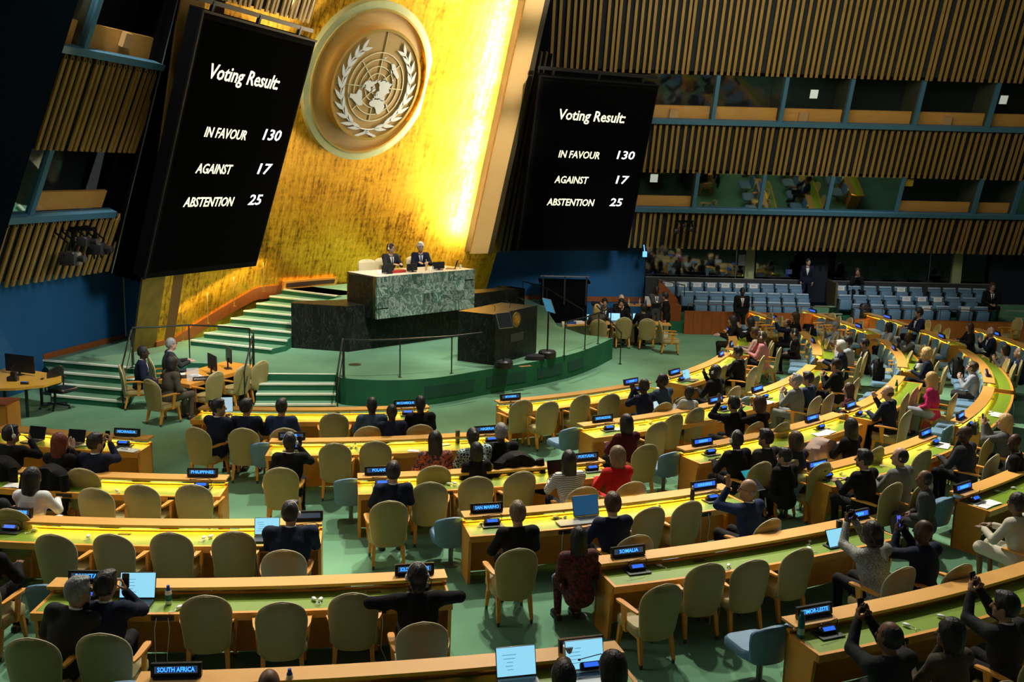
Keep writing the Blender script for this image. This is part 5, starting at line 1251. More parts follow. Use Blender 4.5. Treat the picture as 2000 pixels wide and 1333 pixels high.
def person(label, loc, rz, pose='desk', skin='m', hair='short', hc='black', top='black', bottom='black', shirt=None, tie=None, lean=.12, roll=0., hyaw=0., hpitch=.0, female=False, big=1., near=1, phone=0, glasses=False, headset=False, beard=False, stand=False, skirt=False, group=None, collar=True, legs=True, size=1., hroll=0., hscale=1.07):
    """near: 2 close to the camera, 1 middle, 0 far.  loc: floor point under the hips; local +Y is the way the body faces."""
    root = empty('person', loc, rz); tag(root, label, 'person', group); PS_ = (1.1 if not stand else 1.0) * size; root.scale = (PS_, PS_, PS_)
    vb = {2: .0145, 1: .018, 0: .024}[near]; vc = {2: .0165, 1: .021, 0: .028}[near]
    hipz = .93 if stand else .50; S = 1. if not female else .92
    hip = Vector((0, 0, hipz)); tl = .50
    tdir = Vector((math.sin(roll), math.sin(lean), math.cos(lean))).normalized()
    chest = hip + tdir * (tl * .66); neck = hip + tdir * tl; hdir = (tdir + Vector((0, .12, .5))).normalized()
    side = tdir.cross(Vector((0, 1, 0))).normalized(); side = Vector((abs(side.x), side.y * (1 if side.x > 0 else -1), side.z * (1 if side.x > 0 else -1))).normalized()
    fwd = side.cross(tdir).normalized(); fwd = -fwd if fwd.y < 0 else fwd
    hc0 = neck + hdir * .185; HR = Matrix.Rotation(hyaw, 3, 'Z') @ Matrix.Rotation(-hpitch, 3, 'X') @ Matrix.Rotation(hroll, 3, 'Y')
    TR_ = Matrix((side, fwd, tdir)).transposed()
    # limbs
    sh = [chest + tdir * .125 + side * (s * .178 * S * big) for s in (-1, 1)]
    if stand:
        tg = {'stand': ((-.22, .02, .83), (.22, .03, .83)), 'cross': ((.10, .24, 1.16), (-.10, .26, 1.19)), 'front': ((-.05, .2, .86), (.05, .2, .87)), 'clap': ((-.03, .3, 1.2), (.03, .3, 1.2))}[pose]; hs = ('relaxed', 'relaxed')
    else: tg = POSES[pose][:2]; hs = POSES[pose][2:]
    hands = []
    for i, s in enumerate((-1, 1)):
        T = Vector(tg[i]) + (Vector((roll * .2, 0, 0))); pole = Vector((s * .7, -.35, -.8)) if pose not in ('phone', 'phone_hi', 'clap', 'raise_l') else Vector((s * .55, .1, -1))
        if pose == 'spread': pole = Vector((s * 1, -.2, .25))
        E_, T = ik(sh[i], T, .285, .255, pole); hands.append((E_, T))
    hips = [hip + Vector((s * .095, .02, 0)) for s in (-1, 1)]
    if stand: knees = [Vector((s * .10, .03, .50)) for s in (-1, 1)]; ank = [Vector((s * .11, 0, .085)) for s in (-1, 1)]
    else: knees = [Vector((s * .12, .43, .52)) for s in (-1, 1)]; ank = [Vector((s * .12, .40, .085)) for s in (-1, 1)]
    b = SDF()
    def torso(b, g, k=.06):
        w = big * S
        b.ell(hip + tdir * .02, (.175 * (big if not female else 1.02) + g, .125 * big + g, .12 + g), TR_, k); b.ell(hip + tdir * .22, (.160 * w + g, .122 * big + g, .16 + g), TR_, k)
        b.ell(chest - tdir * .01, (.178 * w + g, .125 * big + g, .17 + g), TR_, k); b.cap(sh[0] + tdir * .005, sh[1] + tdir * .005, .066 + g, .066 + g, k)
        b.cap(neck - tdir * .10 - fwd * .015, neck - tdir * .01 - fwd * .01, .095 + g, .060 + g, .05)
        if female: [b.ell(chest + side * (s * .075) + fwd * .085 + tdir * .0, (.06 + g, .055 + g, .06 + g), TR_, .04) for s in (-1, 1)]
    def arms(b, g, wr=1.):
        for i in (0, 1):
            E_, T = hands[i]; b.cap(sh[i], E_, .063 * big ** .5 * S + g, .050 * S + g, .045); T2 = E_ + (T - E_) * wr; b.cap(E_, T2, .048 * S + g, .033 + g * 1.1, .02)
    def legs_(b, g, zc=None):
        for i in (0, 1):
            b.cap(hips[i], knees[i], .088 * big ** .5 + g, .058 + g, .05); b.cap(knees[i], ank[i], .056 + g, .040 + g, .03)
    torso(b, -.014); arms(b, -.006)
    if legs: legs_(b, -.012)
    for a in ank if legs else (): b.cap(a + Vector((0, -.03, -.035)), a + Vector((0, .13, -.05)), .034, .028, .02)
    b.cap(neck - tdir * .06, hc0 - hdir * .06, .056 * (S ** .5), .053 * S ** .5, .03)
    hm = lambda x, y, z: hc0 + HR @ (Vector((x, y, z)) * hscale)
    HRn = HR
    b.ell(hm(0, -.008, .018), Vector((.077, .097, .108)) * hscale, HRn, .03); b.ell(hm(0, .022, -.055), Vector((.058, .070, .072)) * hscale, HRn, .035)
    b.cap(hm(0, .088, .012), hm(0, .112, -.026), .011 * hscale, .016 * hscale, .012); b.ell(hm(0, .072, -.098), (.026, .026, .020), HRn, .02)
    for s in (-1, 1):
        b.ell(hm(s * .080, .0, -.008), (.010, .022, .032), HRn, .006); b.ell(hm(s * .032, .083, .036), (.026, .010, .007), HRn, .012)
        b.ell(hm(s * .042, .068, -.03), (.022, .018, .022), HRn, .02)
    b.cap(hm(-.018, .090, -.060), hm(.018, .090, -.060), .0075, .0075, .008)
    V, Q = b.mesh(vb)
    parts = [(V, Q, 0)]
    fc = V[Q].mean(1); mi = np.zeros(len(Q), int)
    hl = (np.array(HR.transposed()) @ (fc - np.array(hc0)).T).T
    mi[(np.abs(hl[:, 2] + .060) < .011) & (np.abs(hl[:, 0]) < .026) & (hl[:, 1] > .075)] = 1
    parts = [(V, Q[mi == 0], 0)] + ([(V, Q[mi == 1], 1)] if (mi == 1).any() else [])
    em = MB()
    for s in (-1, 1): em.ell(hm(s * .031, .086, .012), (.0135, .008, .0085), 8, HR)
    ev = np.array(em.v); eq = np.array([f if len(f) == 4 else None for f in em.f if len(f) == 4]); parts.append((ev, eq, 2))
    for i, s in enumerate((-1, 1)):
        E_, T = hands[i]; HV, HQ = HANDS[hs[i]]; d = (T - E_).normalized()
        if pose in ('phone', 'phone_hi') or hs[i] == 'grip': y = (d * .5 + Vector((0, .2, .85))).normalized(); z = Vector((s * .9, .35, 0))
        elif pose in ('clap',): y = Vector((0, .45, .9)); z = Vector((s, 0, 0))
        elif hs[i] == 'flat': y = Vector((0, .1, 1)); z = Vector((0, -1, .1))
        elif pose == 'chin' and s > 0: y = (d * .6 + Vector((0, 0, 1))).normalized(); z = Vector((.3, 1, 0))
        elif stand: y = (d + Vector((0, .1, 0))).normalized(); z = Vector((s, .2, 0)) if pose != 'cross' else Vector((0, 1, .2))
        else: y = (d * .5 + Vector((-s * .15, .8, -.12))).normalized(); z = Vector((s * .15, 0, 1))
        M3 = np.array(frame_y(y, z)); hv = HV.copy(); hq = HQ
        if s < 0: hv[:, 0] *= -1; hq = HQ[:, ::-1]
        parts.append(((M3 @ hv.T).T + np.array(T + Vector(y) * .012), hq, 0))
    np_mesh('body', parts, [SKIN[skin], LIPS[skin], EYE], root)
    # clothing follows the same skeleton, a little larger
    j = SDF(); torso(j, .006); arms(j, .009, .93); 
    tail = hip - tdir * .10 + Vector((0, -.01, 0)) if not stand else hip - Vector((0, 0, .13)); j.ell(tail + Vector((0, 0, .04)), (.175 * big, .125 * big, .12), TR_, .06)
    j.cut(neck + tdir * .045 + fwd * .03, (.070, .085, .075), TR_, .02)
    V, Q = j.mesh(vc); tops = np_mesh('jacket' if collar else 'top', [(V, Q, 0)], [CL[top]], root)
    if legs:
        t = SDF(); t.ell(hip + Vector((0, 0, -.02)), (.168 * big, .125 * big, .11), None, .05)
        if skirt:
            for i in (0, 1): t.cap(hips[i], knees[i], .10, .085, .08)
        else: legs_(t, .006)
        V, Q = t.mesh(vc * 1.15); np_mesh('trousers' if not skirt else 'skirt', [(V, Q, 0)], [CL[bottom]], root)
        sm = MB()
        for a in ank: sm.rbox(a + Vector((0, .055, -.052)), (.085, .27, .062), .035)
        sm.build('shoe', BLACK, root, 50)
    if collar and shirt:
        # white collar band and the shirt front between the lapels
        cb = MB(); ring0, ring1, ring2 = [], [], []
        for k in range(16):
            a = 2 * PI * k / 16; dd = side * math.cos(a) + fwd * math.sin(a); c0 = neck - fwd * .008 + tdir * (.000 - .035 * max(0, math.sin(a)))
            ring0.append(c0 + dd * .066); ring1.append(c0 + dd * .063 + tdir * .042); ring2.append(c0 + dd * .054 + tdir * .042)
        cb.sweep([ring0, ring1, ring2]); cb.build('collar', CL[shirt], root, 60)
        def front(u, vz, g):          # point on the chest surface: u across, vz down from the neck
            o = neck - tdir * vz + side * u; y0 = .02
            pts = np.array([o + fwd * (yy) for yy in np.linspace(.24, 0., 49)]); d = np.full(len(pts), 9.)
            for p in j.pr:
                if p[0] in 'ce':
                    q = j.one(p, pts[:, 0], pts[:, 1], pts[:, 2]); kk = p[-1]; hh = np.maximum(kk - np.abs(d - q), 0) / kk; d = np.minimum(d, q) - hh * hh * kk * .25
            ii = np.argmax(d < 0) if (d < 0).any() else 24
            return o + fwd * (np.linspace(.24, 0., 49)[ii] + g)
        for nm, wtop, wbot, g, m_, depth in (('shirt', .062, .006, .008, CL[shirt], .27),) + ((('tie', .016, .026, .016, CL[tie], .29),) if tie else ()):
            fb = MB(); secs = []
            for k in range(7):
                f = k / 6; w = wtop + (wbot - wtop) * f
                if nm == 'tie': w = .014 + .014 * f
                vz = .035 + depth * f; L_, C_, R_ = front(-w, vz, g), front(0, vz, g + .004), front(w, vz, g); secs.append([L_, C_, R_])
            fb.sweep([s_ + [q - fwd * .02 for q in reversed(s_)] for s_ in secs]); fb.build(nm, m_, root, 70)
    if hair not in (None, 'bald'):
        ho = hair_obj(hair, HAIRC[hc], root, hc0, HR); ho.scale = (hscale, hscale, hscale)
    if beard:
        s_ = SDF(); s_.ell((0, .038, -.072), (.058, .060, .052), None, .02); s_.cut((0, .125, -.05), (.032, .05, .018), None, .01); s_.plane((0, 0, -.03), (0, 0, 1)); V, Q = s_.mesh(.010)
        o = np_mesh('beard', [(V, Q, 0)], [HAIRC[hc]], root); o.location = hc0; o.rotation_euler = HR.to_euler()
    if glasses:
        gm = MB()
        for s in (-1, 1):
            gm.tube([hm(s * .031 + .024 * math.cos(a), .108, .010 + .018 * math.sin(a)) for a in np.linspace(0, 2 * PI, 13)], .0035, 5); gm.tube([hm(s * .055, .106, .016), hm(s * .080, .05, .014), hm(s * .084, -.01, .008)], .003, 5)
        gm.build('glasses', BLACK, root)
    if headset:
        gm = MB(); gm.tube([hm(.094 * math.cos(a), -.005, .012 + .125 * math.sin(a)) for a in np.linspace(0, PI, 13)], .006, 6)
        for s in (-1, 1): gm.ell(hm(s * .094, 0, -.006), (.020, .030, .036), 10, HR)
        gm.build('headphones', WHITE, root, 60)
    held = None
    if phone:
        (E0, T0), (E1, T1) = hands; w = Vector((0, 0, 0))
        c = (T0 + T1) / 2 + Vector((0, .035, .105)) if phone == 2 else (T1 if phone == 1 else T0) + Vector((0, .035, .085))
        held = (c, pose)
    root['_n'] = 0
    MWr = Matrix.Translation(Vector(loc)) @ Matrix.Rotation(rz, 4, 'Z') @ Matrix.Scale(PS_, 4)
    return root, (MWr @ c if held else None)
def smartphone(c, rz, label, lit=None, tilt=10, land=False):
    r = empty('smartphone', c, rz); tag(r, label, 'phone'); rx = Matrix.Rotation(math.radians(-tilt), 3, 'X')
    w, h = (.075, .155) if not land else (.155, .075)
    b = MB(); b.rbox((0, 0, 0), (w, h, .009), .012, rx @ Matrix.Rotation(math.radians(90), 3, 'X'), 3); b.build('case', BLACK, r, 40)
    b = MB(); b.box(rx @ Vector((0, -.0055, 0)), (w - .008, .0012, h - .012), rx); b.build('screen', lit or SCREEN_OFF, r)
    return r
def seated(label, x, y, rz, near, chair_xy=None, **k):
    if chair_xy: place(CHAIR0, (chair_xy[0], chair_xy[1], 0), math.radians(rz), 'tan armchair of the ' + label[:1].lower() + ' '.join(label[1:].split()[:9]), 'chair', 'tan delegates armchairs')
    return person(label, (x, y, 0), math.radians(rz), near=near, **k)
PHONES = []
PHONES.append((seated('man in black with white earpiece, holding a phone up, left end of the NICARAGUA desk', -7.89, 15.16, -9.7, 2, (-7.81, 14.87), pose='phone_r', hyaw=-0.6, headset=True, top='black', phone=1, big=1.02, skin='m'), -9.7, 'man in black with white earpiece, holding a phone up, left end of the NICARAGUA desk'))
PHONES.append((seated('woman with long dark red hair in black, clapping', -6.93, 14.76, -6.1, 2, (-6.90, 14.50), pose='clap', hair='long', hc='red', top='black', female=True, skin='l', hyaw=-0.4), -6.1, 'woman with long dark red hair in black, clapping'))
PHONES.append((seated('man in navy suit holding a camera phone to his face beside the NICARAGUA plate', -6.40, 14.81, -4.3, 2, (-6.42, 14.55), pose='phone', hair='short', top='navy', shirt='white', skin='m', hyaw=-0.7, phone=2), -4.3, 'man in navy suit holding a camera phone to his face beside the NICARAGUA plate'))
PHONES.append((seated('woman with long black hair in white jacket typing on a laptop', -6.51, 12.99, -4.2, 2, (-6.59, 12.73), pose='type', hair='long', top='white', bottom='white', female=True, skin='m', hyaw=-0.3), -4.2, 'woman with long black hair in white jacket typing on a laptop'))
PHONES.append((seated('person in dark suit cut off by the frame beside white papers', -6.93, 12.65, -5.4, 2, (-7.09, 12.40), pose='desk', top='char', skin='l'), -5.4, 'person in dark suit cut off by the frame beside white papers'))
PHONES.append((seated('large man in navy suit with white headset working on a laptop', -2.71, 11.84, 7.4, 2, (-2.71, 11.52), pose='type', top='navy', shirt='white', big=1.32, headset=True, hyaw=-0.3, hair='short', skin='m', lean=0.16), 7.4, 'large man in navy suit with white headset working on a laptop'))
PHONES.append((seated('person in black at the frame edge by the SAINT VINCENT plate', -6.02, 10.79, -2.3, 2, (-5.90, 10.53), pose='side', top='black', skin='b'), -2.3, 'person in black at the frame edge by the SAINT VINCENT plate'))
PHONES.append((seated('grey-haired man in charcoal suit leaning towards the man with two phones', -4.49, 9.40, 1.9, 2, (-4.61, 9.14), pose='desk', hair='side', hc='grey', top='char', shirt='white', skin='m', hyaw=-0.9, roll=0.22, lean=0.22, big=1.06), 1.9, 'grey-haired man in charcoal suit leaning towards the man with two phones'))
PHONES.append((seated('man in navy suit at the PAKISTAN desk holding a phone before his laptop', -4.12, 9.53, 2.9, 2, (-3.97, 9.27), pose='phone_r', top='navy', shirt='white', skin='m', hyaw=-0.35, big=1.1, lean=0.24, phone=1), 2.9, 'man in navy suit at the PAKISTAN desk holding a phone before his laptop'))
PHONES.append((seated('person with braided black hair and white earpiece, black jacket, elbows out on the desk', -0.92, 9.93, 11.5, 2, (-0.87, 9.67), pose='spread', hair='braids', top='black', skin='d', big=1.08, lean=0.25, headset=True), 11.5, 'person with braided black hair and white earpiece, black jacket, elbows out on the desk'))
PHONES.append((seated('bald brown head just showing at the bottom of the frame', -1.95, 7.63, 8.0, 2, (-1.91, 7.38), pose='desk', hair=None, top='char', skin='b'), 8.0, 'bald brown head just showing at the bottom of the frame'))
PHONES.append((seated('person with short black hair cut off at the bottom beside two laptops', 0.53, 7.89, 14.0, 2, (0.53, 7.63), pose='type', top='black', skin='m'), 14.0, 'person with short black hair cut off at the bottom beside two laptops'))
PHONES.append((seated('woman with black hair in black, right of the white laptop by the THAILAND plate', 0.97, 8.08, 15.1, 2, (1.01, 7.82), pose='type', hair='bob', top='black', female=True, skin='m', hyaw=0.5), 15.1, 'woman with black hair in black, right of the white laptop by the THAILAND plate'))
PHONES.append((seated('man in dark navy suit turned sideways with a tablet at the MOROCCO desk', -5.24, 17.25, -20.0, 2, (-5.45, 17.05), pose='read', top='navy', shirt='white', skin='m', hyaw=-1.2), -20.0, 'man in dark navy suit turned sideways with a tablet at the MOROCCO desk'))
PHONES.append((seated('black-haired man in plum navy suit, second at the MOROCCO desk', -4.73, 17.33, 2.0, 2, (-4.68, 17.07), pose='desk', top='navy', skin='m', hyaw=-0.5), 2.0, 'black-haired man in plum navy suit, second at the MOROCCO desk'))
PHONES.append((seated('man in navy suit with short dark hair, third at the MOROCCO desk', -4.11, 17.39, 4.6, 2, (-3.97, 17.14), pose='desk', top='navy2', hair='short', skin='m'), 4.6, 'man in navy suit with short dark hair, third at the MOROCCO desk'))
PHONES.append((seated('man in slate blue suit at the MOZAMBIQUE end of the front desk', -2.51, 17.66, 11.5, 2, (-2.54, 17.39), pose='desk', hair='crop', top='slate', skin='d'), 11.5, 'man in slate blue suit at the MOZAMBIQUE end of the front desk'))
PHONES.append((seated('man in black suit right of the MOZAMBIQUE plate', -1.64, 17.87, 15.3, 2, (-1.65, 17.59), pose='desk', hair='crop', top='black', skin='d'), 15.3, 'man in black suit right of the MOZAMBIQUE plate'))
PHONES.append((seated('bald man in dark suit on a blue seat before the NIGERIA desk', -2.11, 17.37, 12.9, 2, None, pose='lap', hair='crop', top='navy', skin='d', size=0.96), 12.9, 'bald man in dark suit on a blue seat before the NIGERIA desk'))
PHONES.append((seated('man in black suit with white headset holding a phone at the NIGER plate', -3.44, 15.09, 6.4, 2, (-3.51, 14.82), pose='phone_r', hair='crop', top='black', shirt='white', skin='d', headset=True, phone=1, hyaw=-0.3), 6.4, 'man in black suit with white headset holding a phone at the NIGER plate'))
PHONES.append((seated('woman with long dark bob in orange printed dress', -1.17, 15.37, 14.6, 2, (-1.19, 15.09), pose='desk', hair='long', hc='black', top='floral', bottom='floral', female=True, skin='b', collar=False, big=1.1), 14.6, 'woman with long dark bob in orange printed dress'))
PHONES.append((seated('woman in teal and white net patterned dress', -0.48, 15.71, 17.3, 2, (-0.51, 15.43), pose='desk', hair='bun', top='net', bottom='net', female=True, skin='d', collar=False, big=1.15, roll=-0.15), 17.3, 'woman in teal and white net patterned dress'))
PHONES.append((seated('woman with dark hair in black on a blue seat before the POLAND desk', -0.50, 15.23, 16.7, 2, None, pose='lap', hair='bob', top='black', female=True, skin='m', size=0.91), 16.7, 'woman with dark hair in black on a blue seat before the POLAND desk'))
PHONES.append((seated('man with greying hair in black beside the NIGERIA plate', -0.12, 15.97, 18.8, 2, (0.09, 15.76), pose='desk', hair='short', hc='grey', top='black', skin='d', big=1.1), 18.8, 'man with greying hair in black beside the NIGERIA plate'))
PHONES.append((seated('man with neat black hair in dark navy suit at the POLAND plate', -1.64, 13.66, 11.7, 2, (-1.68, 13.39), pose='desk', hair='short', top='navy', shirt='white', skin='l'), 11.7, 'man with neat black hair in dark navy suit at the POLAND plate'))
PHONES.append((seated('woman in black and white striped top at a dark laptop', 0.93, 14.43, 20.4, 2, (1.07, 14.20), pose='type', hair='long', top='stripe', female=True, skin='m', collar=False, hyaw=-0.2), 20.4, 'woman in black and white striped top at a dark laptop'))
PHONES.append((seated('woman with light brown hair in red jacket by the PORTUGAL plate', 1.69, 14.73, 23.1, 2, (1.81, 14.50), pose='desk', hair='bob', hc='fair', top='red', bottom='red', female=True, skin='l', hyaw=0.5), 23.1, 'woman with light brown hair in red jacket by the PORTUGAL plate'))
PHONES.append((seated('man with wavy grey-brown hair in black at the SAN MARINO plate', 0.16, 12.01, 15.8, 2, (0.10, 11.73), pose='desk', hair='short', hc='fair', top='black', skin='l', lean=0.2), 15.8, 'man with wavy grey-brown hair in black at the SAN MARINO plate'))
PHONES.append((seated('woman with long dark hair in burgundy printed shawl on a blue seat', 0.89, 11.53, 17.4, 2, None, pose='lap', hair='long', top='scarf', bottom='scarf', female=True, skin='m', collar=False, big=1.08, size=0.91), 17.4, 'woman with long dark hair in burgundy printed shawl on a blue seat'))
PHONES.append((seated('man with brown hair in navy suit beside a navy laptop', 1.40, 12.48, 19.7, 2, (1.61, 12.28), pose='desk', hair='side', hc='brown', top='navy', shirt='white', skin='l'), 19.7, 'man with brown hair in navy suit beside a navy laptop'))
PHONES.append((seated('bald man with glasses in navy suit, one hand raised', 3.37, 13.22, 33.8, 2, (3.48, 12.99), pose='raise_l', hair='balding', hc='grey', top='navy2', shirt='white', skin='m', glasses=True, hyaw=0.75), 33.8, 'bald man with glasses in navy suit, one hand raised'))
PHONES.append((seated('woman with braided bun in pale tweed jacket photographing with a phone', 4.54, 11.63, 26.8, 2, (4.68, 11.41), pose='phone_hi', hair='braids', top='tweed', female=True, skin='d', big=1.15, phone=2, roll=-0.05, collar=True), 26.8, 'woman with braided bun in pale tweed jacket photographing with a phone'))
PHONES.append((seated('bald man in navy suit holding a blue-lit phone', 5.19, 11.71, 28.4, 2, (5.43, 11.54), pose='phone', hair=None, top='navy', skin='d', phone=2, hyaw=0.2), 28.4, 'bald man in navy suit holding a blue-lit phone'))
PHONES.append((seated('man with thinning hair in charcoal suit raising a phone at the TIMOR-LESTE desk', 3.69, 8.81, 21.9, 2, (3.89, 8.61), pose='phone_hi', hair='fringe', top='char', skin='b', big=1.12, phone=2, hyaw=0.3), 21.9, 'man with thinning hair in charcoal suit raising a phone at the TIMOR-LESTE desk'))
PHONES.append((seated('woman with dark hair in taupe jacket, hand to her face', 4.31, 8.90, 23.4, 2, (4.54, 8.71), pose='chin', hair='bob', hc='black', top='brown', female=True, skin='b', hyaw=0.7), 23.4, 'woman with dark hair in taupe jacket, hand to her face'))
PHONES.append((seated('man with dark hair in charcoal suit photographing with a phone at lower right', 5.16, 9.56, 25.9, 2, (5.29, 9.34), pose='phone_hi', hair='side', top='char', shirt='white', skin='m', phone=2, hyaw=0.6, big=1.08), 25.9, 'man with dark hair in charcoal suit photographing with a phone at lower right'))
PHONES.append((seated('man in dark suit clapping at the far end of the MYANMAR desk', 2.77, 19.89, 35.9, 1, (3.03, 19.76), pose='clap', hair='crop', top='navy', skin='d'), 35.9, 'man in dark suit clapping at the far end of the MYANMAR desk'))
PHONES.append((seated('man in slate suit turned in profile, last at the MYANMAR desk', 3.23, 20.44, 38.9, 1, (3.50, 20.32), pose='desk', hair='crop', top='slate', skin='d', hyaw=0.9), 38.9, 'man in slate suit turned in profile, last at the MYANMAR desk'))
PHONES.append((seated('man leaning away in pale grey sweater between desks, on a blue seat', 3.62, 19.87, 38.6, 1, None, pose='read', hair='crop', top='greywhite', skin='d', collar=False, roll=0.2, size=0.91), 38.6, 'man leaning away in pale grey sweater between desks, on a blue seat'))
PHONES.append((seated('woman with dark hair in maroon at the NORTH MACEDONIA plate', 2.06, 16.78, 27.2, 2, (2.29, 16.60), pose='desk', hair='bob', top='maroon', female=True, skin='m'), 27.2, 'woman with dark hair in maroon at the NORTH MACEDONIA plate'))
PHONES.append((seated('person in black with a bowed dark head and raised hand', 4.30, 18.46, 37.4, 1, (4.56, 18.33), pose='raise_l', hair='short', top='black', skin='m', big=1.1), 37.4, 'person in black with a bowed dark head and raised hand'))
PHONES.append((seated('woman with brown hair in black leaning over, far end of the NORTH MACEDONIA desk', 4.79, 18.47, 38.8, 1, (5.06, 18.35), pose='phone_l', hair='bob', hc='brown', top='black', female=True, skin='l', hyaw=0.6), 38.8, 'woman with brown hair in black leaning over, far end of the NORTH MACEDONIA desk'))
PHONES.append((seated('man in black suit with earpiece, first at the desk behind NORTH MACEDONIA', 3.78, 15.86, 30.9, 2, (4.03, 15.70), pose='desk', hair='crop', top='black', shirt='white', skin='d', headset=True), 30.9, 'man in black suit with earpiece, first at the desk behind NORTH MACEDONIA'))
PHONES.append((seated('dark-haired man in charcoal suit, second at the desk behind NORTH MACEDONIA', 4.30, 16.00, 32.5, 2, (4.55, 15.85), pose='desk', hair='short', top='char', shirt='white', skin='m', hyaw=0.6), 32.5, 'dark-haired man in charcoal suit, second at the desk behind NORTH MACEDONIA'))
PHONES.append((seated('woman with brown bob, third at the desk behind NORTH MACEDONIA', 4.76, 15.88, 33.6, 2, (5.02, 15.74), pose='desk', hair='bob', hc='brown', top='char', female=True, skin='l'), 33.6, 'woman with brown bob, third at the desk behind NORTH MACEDONIA'))
PHONES.append((seated('man in black suit on a blue seat reading a teal tablet', 4.44, 15.35, 31.8, 2, None, pose='lap', hair='short', top='black', shirt='white', skin='m', hyaw=0.5, size=0.91), 31.8, 'man in black suit on a blue seat reading a teal tablet'))
PHONES.append((seated('woman with very long black hair seen from behind next to the beige coat', 6.01, 16.89, 38.7, 2, (6.27, 16.77), pose='desk', hair='long', top='black', female=True, skin='m', hyaw=-0.3), 38.7, 'woman with very long black hair seen from behind next to the beige coat'))
PHONES.append((seated('bearded man in black suit touching papers, first at his desk', 5.55, 14.88, 33.9, 2, (5.81, 14.74), pose='desk', hair='short', top='black', shirt='white', skin='m', beard=True, hyaw=0.55), 33.9, 'bearded man in black suit touching papers, first at his desk'))
PHONES.append((seated('man in grey suit with receding dark hair, second at his desk', 6.17, 15.05, 35.7, 2, (6.31, 14.82), pose='desk', hair='fringe', top='plaid', shirt='white', skin='l', hyaw=0.75), 35.7, 'man in grey suit with receding dark hair, second at his desk'))
PHONES.append((seated('man in slate grey suit sitting sideways on a blue seat', 6.28, 14.32, 62.6, 2, None, pose='lap', hair='fringe', top='mid', skin='b', hyaw=0.4, bottom='mid', size=0.91), 62.6, 'man in slate grey suit sitting sideways on a blue seat'))
PHONES.append((seated('bald man in charcoal suit propping his chin over papers', 7.86, 16.55, 42.3, 2, (8.13, 16.44), pose='chin', hair=None, top='char', skin='d', hyaw=0.4, big=1.1), 42.3, 'bald man in charcoal suit propping his chin over papers'))
PHONES.append((seated('bald man in black suit with white collar at the right edge of the frame', 8.50, 16.10, 57.7, 2, (8.79, 16.07), pose='lap', hair=None, top='black', shirt='white', skin='d', hyaw=0.9), 57.7, 'bald man in black suit with white collar at the right edge of the frame'))
PHONES.append((seated('woman in white patterned dress resting an arm on the desk, right edge', 6.94, 12.89, 34.0, 2, (7.20, 12.75), pose='desk', hair='bun', top='cream', bottom='cream', female=True, skin='b', skirt=True, collar=False), 34.0, 'woman in white patterned dress resting an arm on the desk, right edge'))
PHONES.append((seated('person in black with large white headphones at a small laptop', 4.56, 21.57, 46.3, 1, (4.84, 21.48), pose='phone_r', hair='bob', top='black', skin='d', headset=True, hyaw=0.2, hpitch=-0.3, phone=1), 46.3, 'person in black with large white headphones at a small laptop'))
PHONES.append((seated('man in black suit turned aside near the end of the front desk', 5.61, 24.02, 57.5, 1, (5.76, 23.77), pose='desk', hair='short', top='black', shirt='white', skin='m', hyaw=0.8), 57.5, 'man in black suit turned aside near the end of the front desk'))
PHONES.append((seated('grey-haired man with glasses in grey checked suit over open papers', 6.13, 20.77, 48.2, 1, (6.37, 20.65), pose='read', hair='short', hc='grey', top='plaid', bottom='plaid', skin='l', glasses=True, hyaw=0.5, hpitch=-0.3), 48.2, 'grey-haired man with glasses in grey checked suit over open papers'))
PHONES.append((seated('dark-haired man in blue suit beside the grey checked man', 6.46, 21.02, 49.7, 1, (6.74, 20.95), pose='desk', hair='short', top='navy2', shirt='white', skin='m', hyaw=0.5), 49.7, 'dark-haired man in blue suit beside the grey checked man'))
PHONES.append((seated('person in black lifting a dark tablet in front of the grey-haired man', 7.61, 22.70, 57.4, 1, (7.89, 22.67), pose='read', hair='short', top='black', skin='m'), 57.4, 'person in black lifting a dark tablet in front of the grey-haired man'))
PHONES.append((seated('woman with long brown hair in burgundy on a blue seat', 7.21, 20.60, 80.1, 1, None, pose='lap', hair='long', hc='brown', top='maroon', bottom='maroon', female=True, skin='l', size=0.91), 80.1, 'woman with long brown hair in burgundy on a blue seat'))
PHONES.append((seated('bald man in navy suit holding up a phone at the green bottle desk', 7.74, 19.80, 49.4, 1, (7.85, 19.53), pose='phone_r', hair='balding', hc='brown', top='navy', shirt='white', skin='l', hyaw=0.2, phone=1), 49.4, 'bald man in navy suit holding up a phone at the green bottle desk'))
PHONES.append((seated('blonde woman in grey jacket holding a phone at the black handbag desk', 9.01, 17.50, 46.7, 1, (9.29, 17.41), pose='phone', hair='long', hc='blonde', top='grey', female=True, skin='l', phone=2, hyaw=0.3), 46.7, 'blonde woman in grey jacket holding a phone at the black handbag desk'))
PHONES.append((seated('curly blonde woman in magenta jacket and pale skirt with a red bag below', 9.23, 21.28, 56.3, 1, (9.52, 21.24), pose='lap', hair='wavy', hc='blonde', top='pink', bottom='lgrey', female=True, skin='l', skirt=True, hyaw=0.0), 56.3, 'curly blonde woman in magenta jacket and pale skirt with a red bag below'))
PHONES.append((seated('man with tousled blond hair in navy suit, fist to his chin', 10.43, 24.50, 67.7, 1, (10.66, 24.38), pose='chin', hair='curly', hc='blonde', top='navy', skin='l', shirt='white'), 67.7, 'man with tousled blond hair in navy suit, fist to his chin'))
PHONES.append((seated('man in black suit sitting upright on blue seats with a phone in his lap', 9.60, 26.54, 73.6, 0, None, pose='lap', hair='short', top='black', shirt='white', tie='black', skin='m', hpitch=0.15, size=0.91), 73.6, 'man in black suit sitting upright on blue seats with a phone in his lap'))
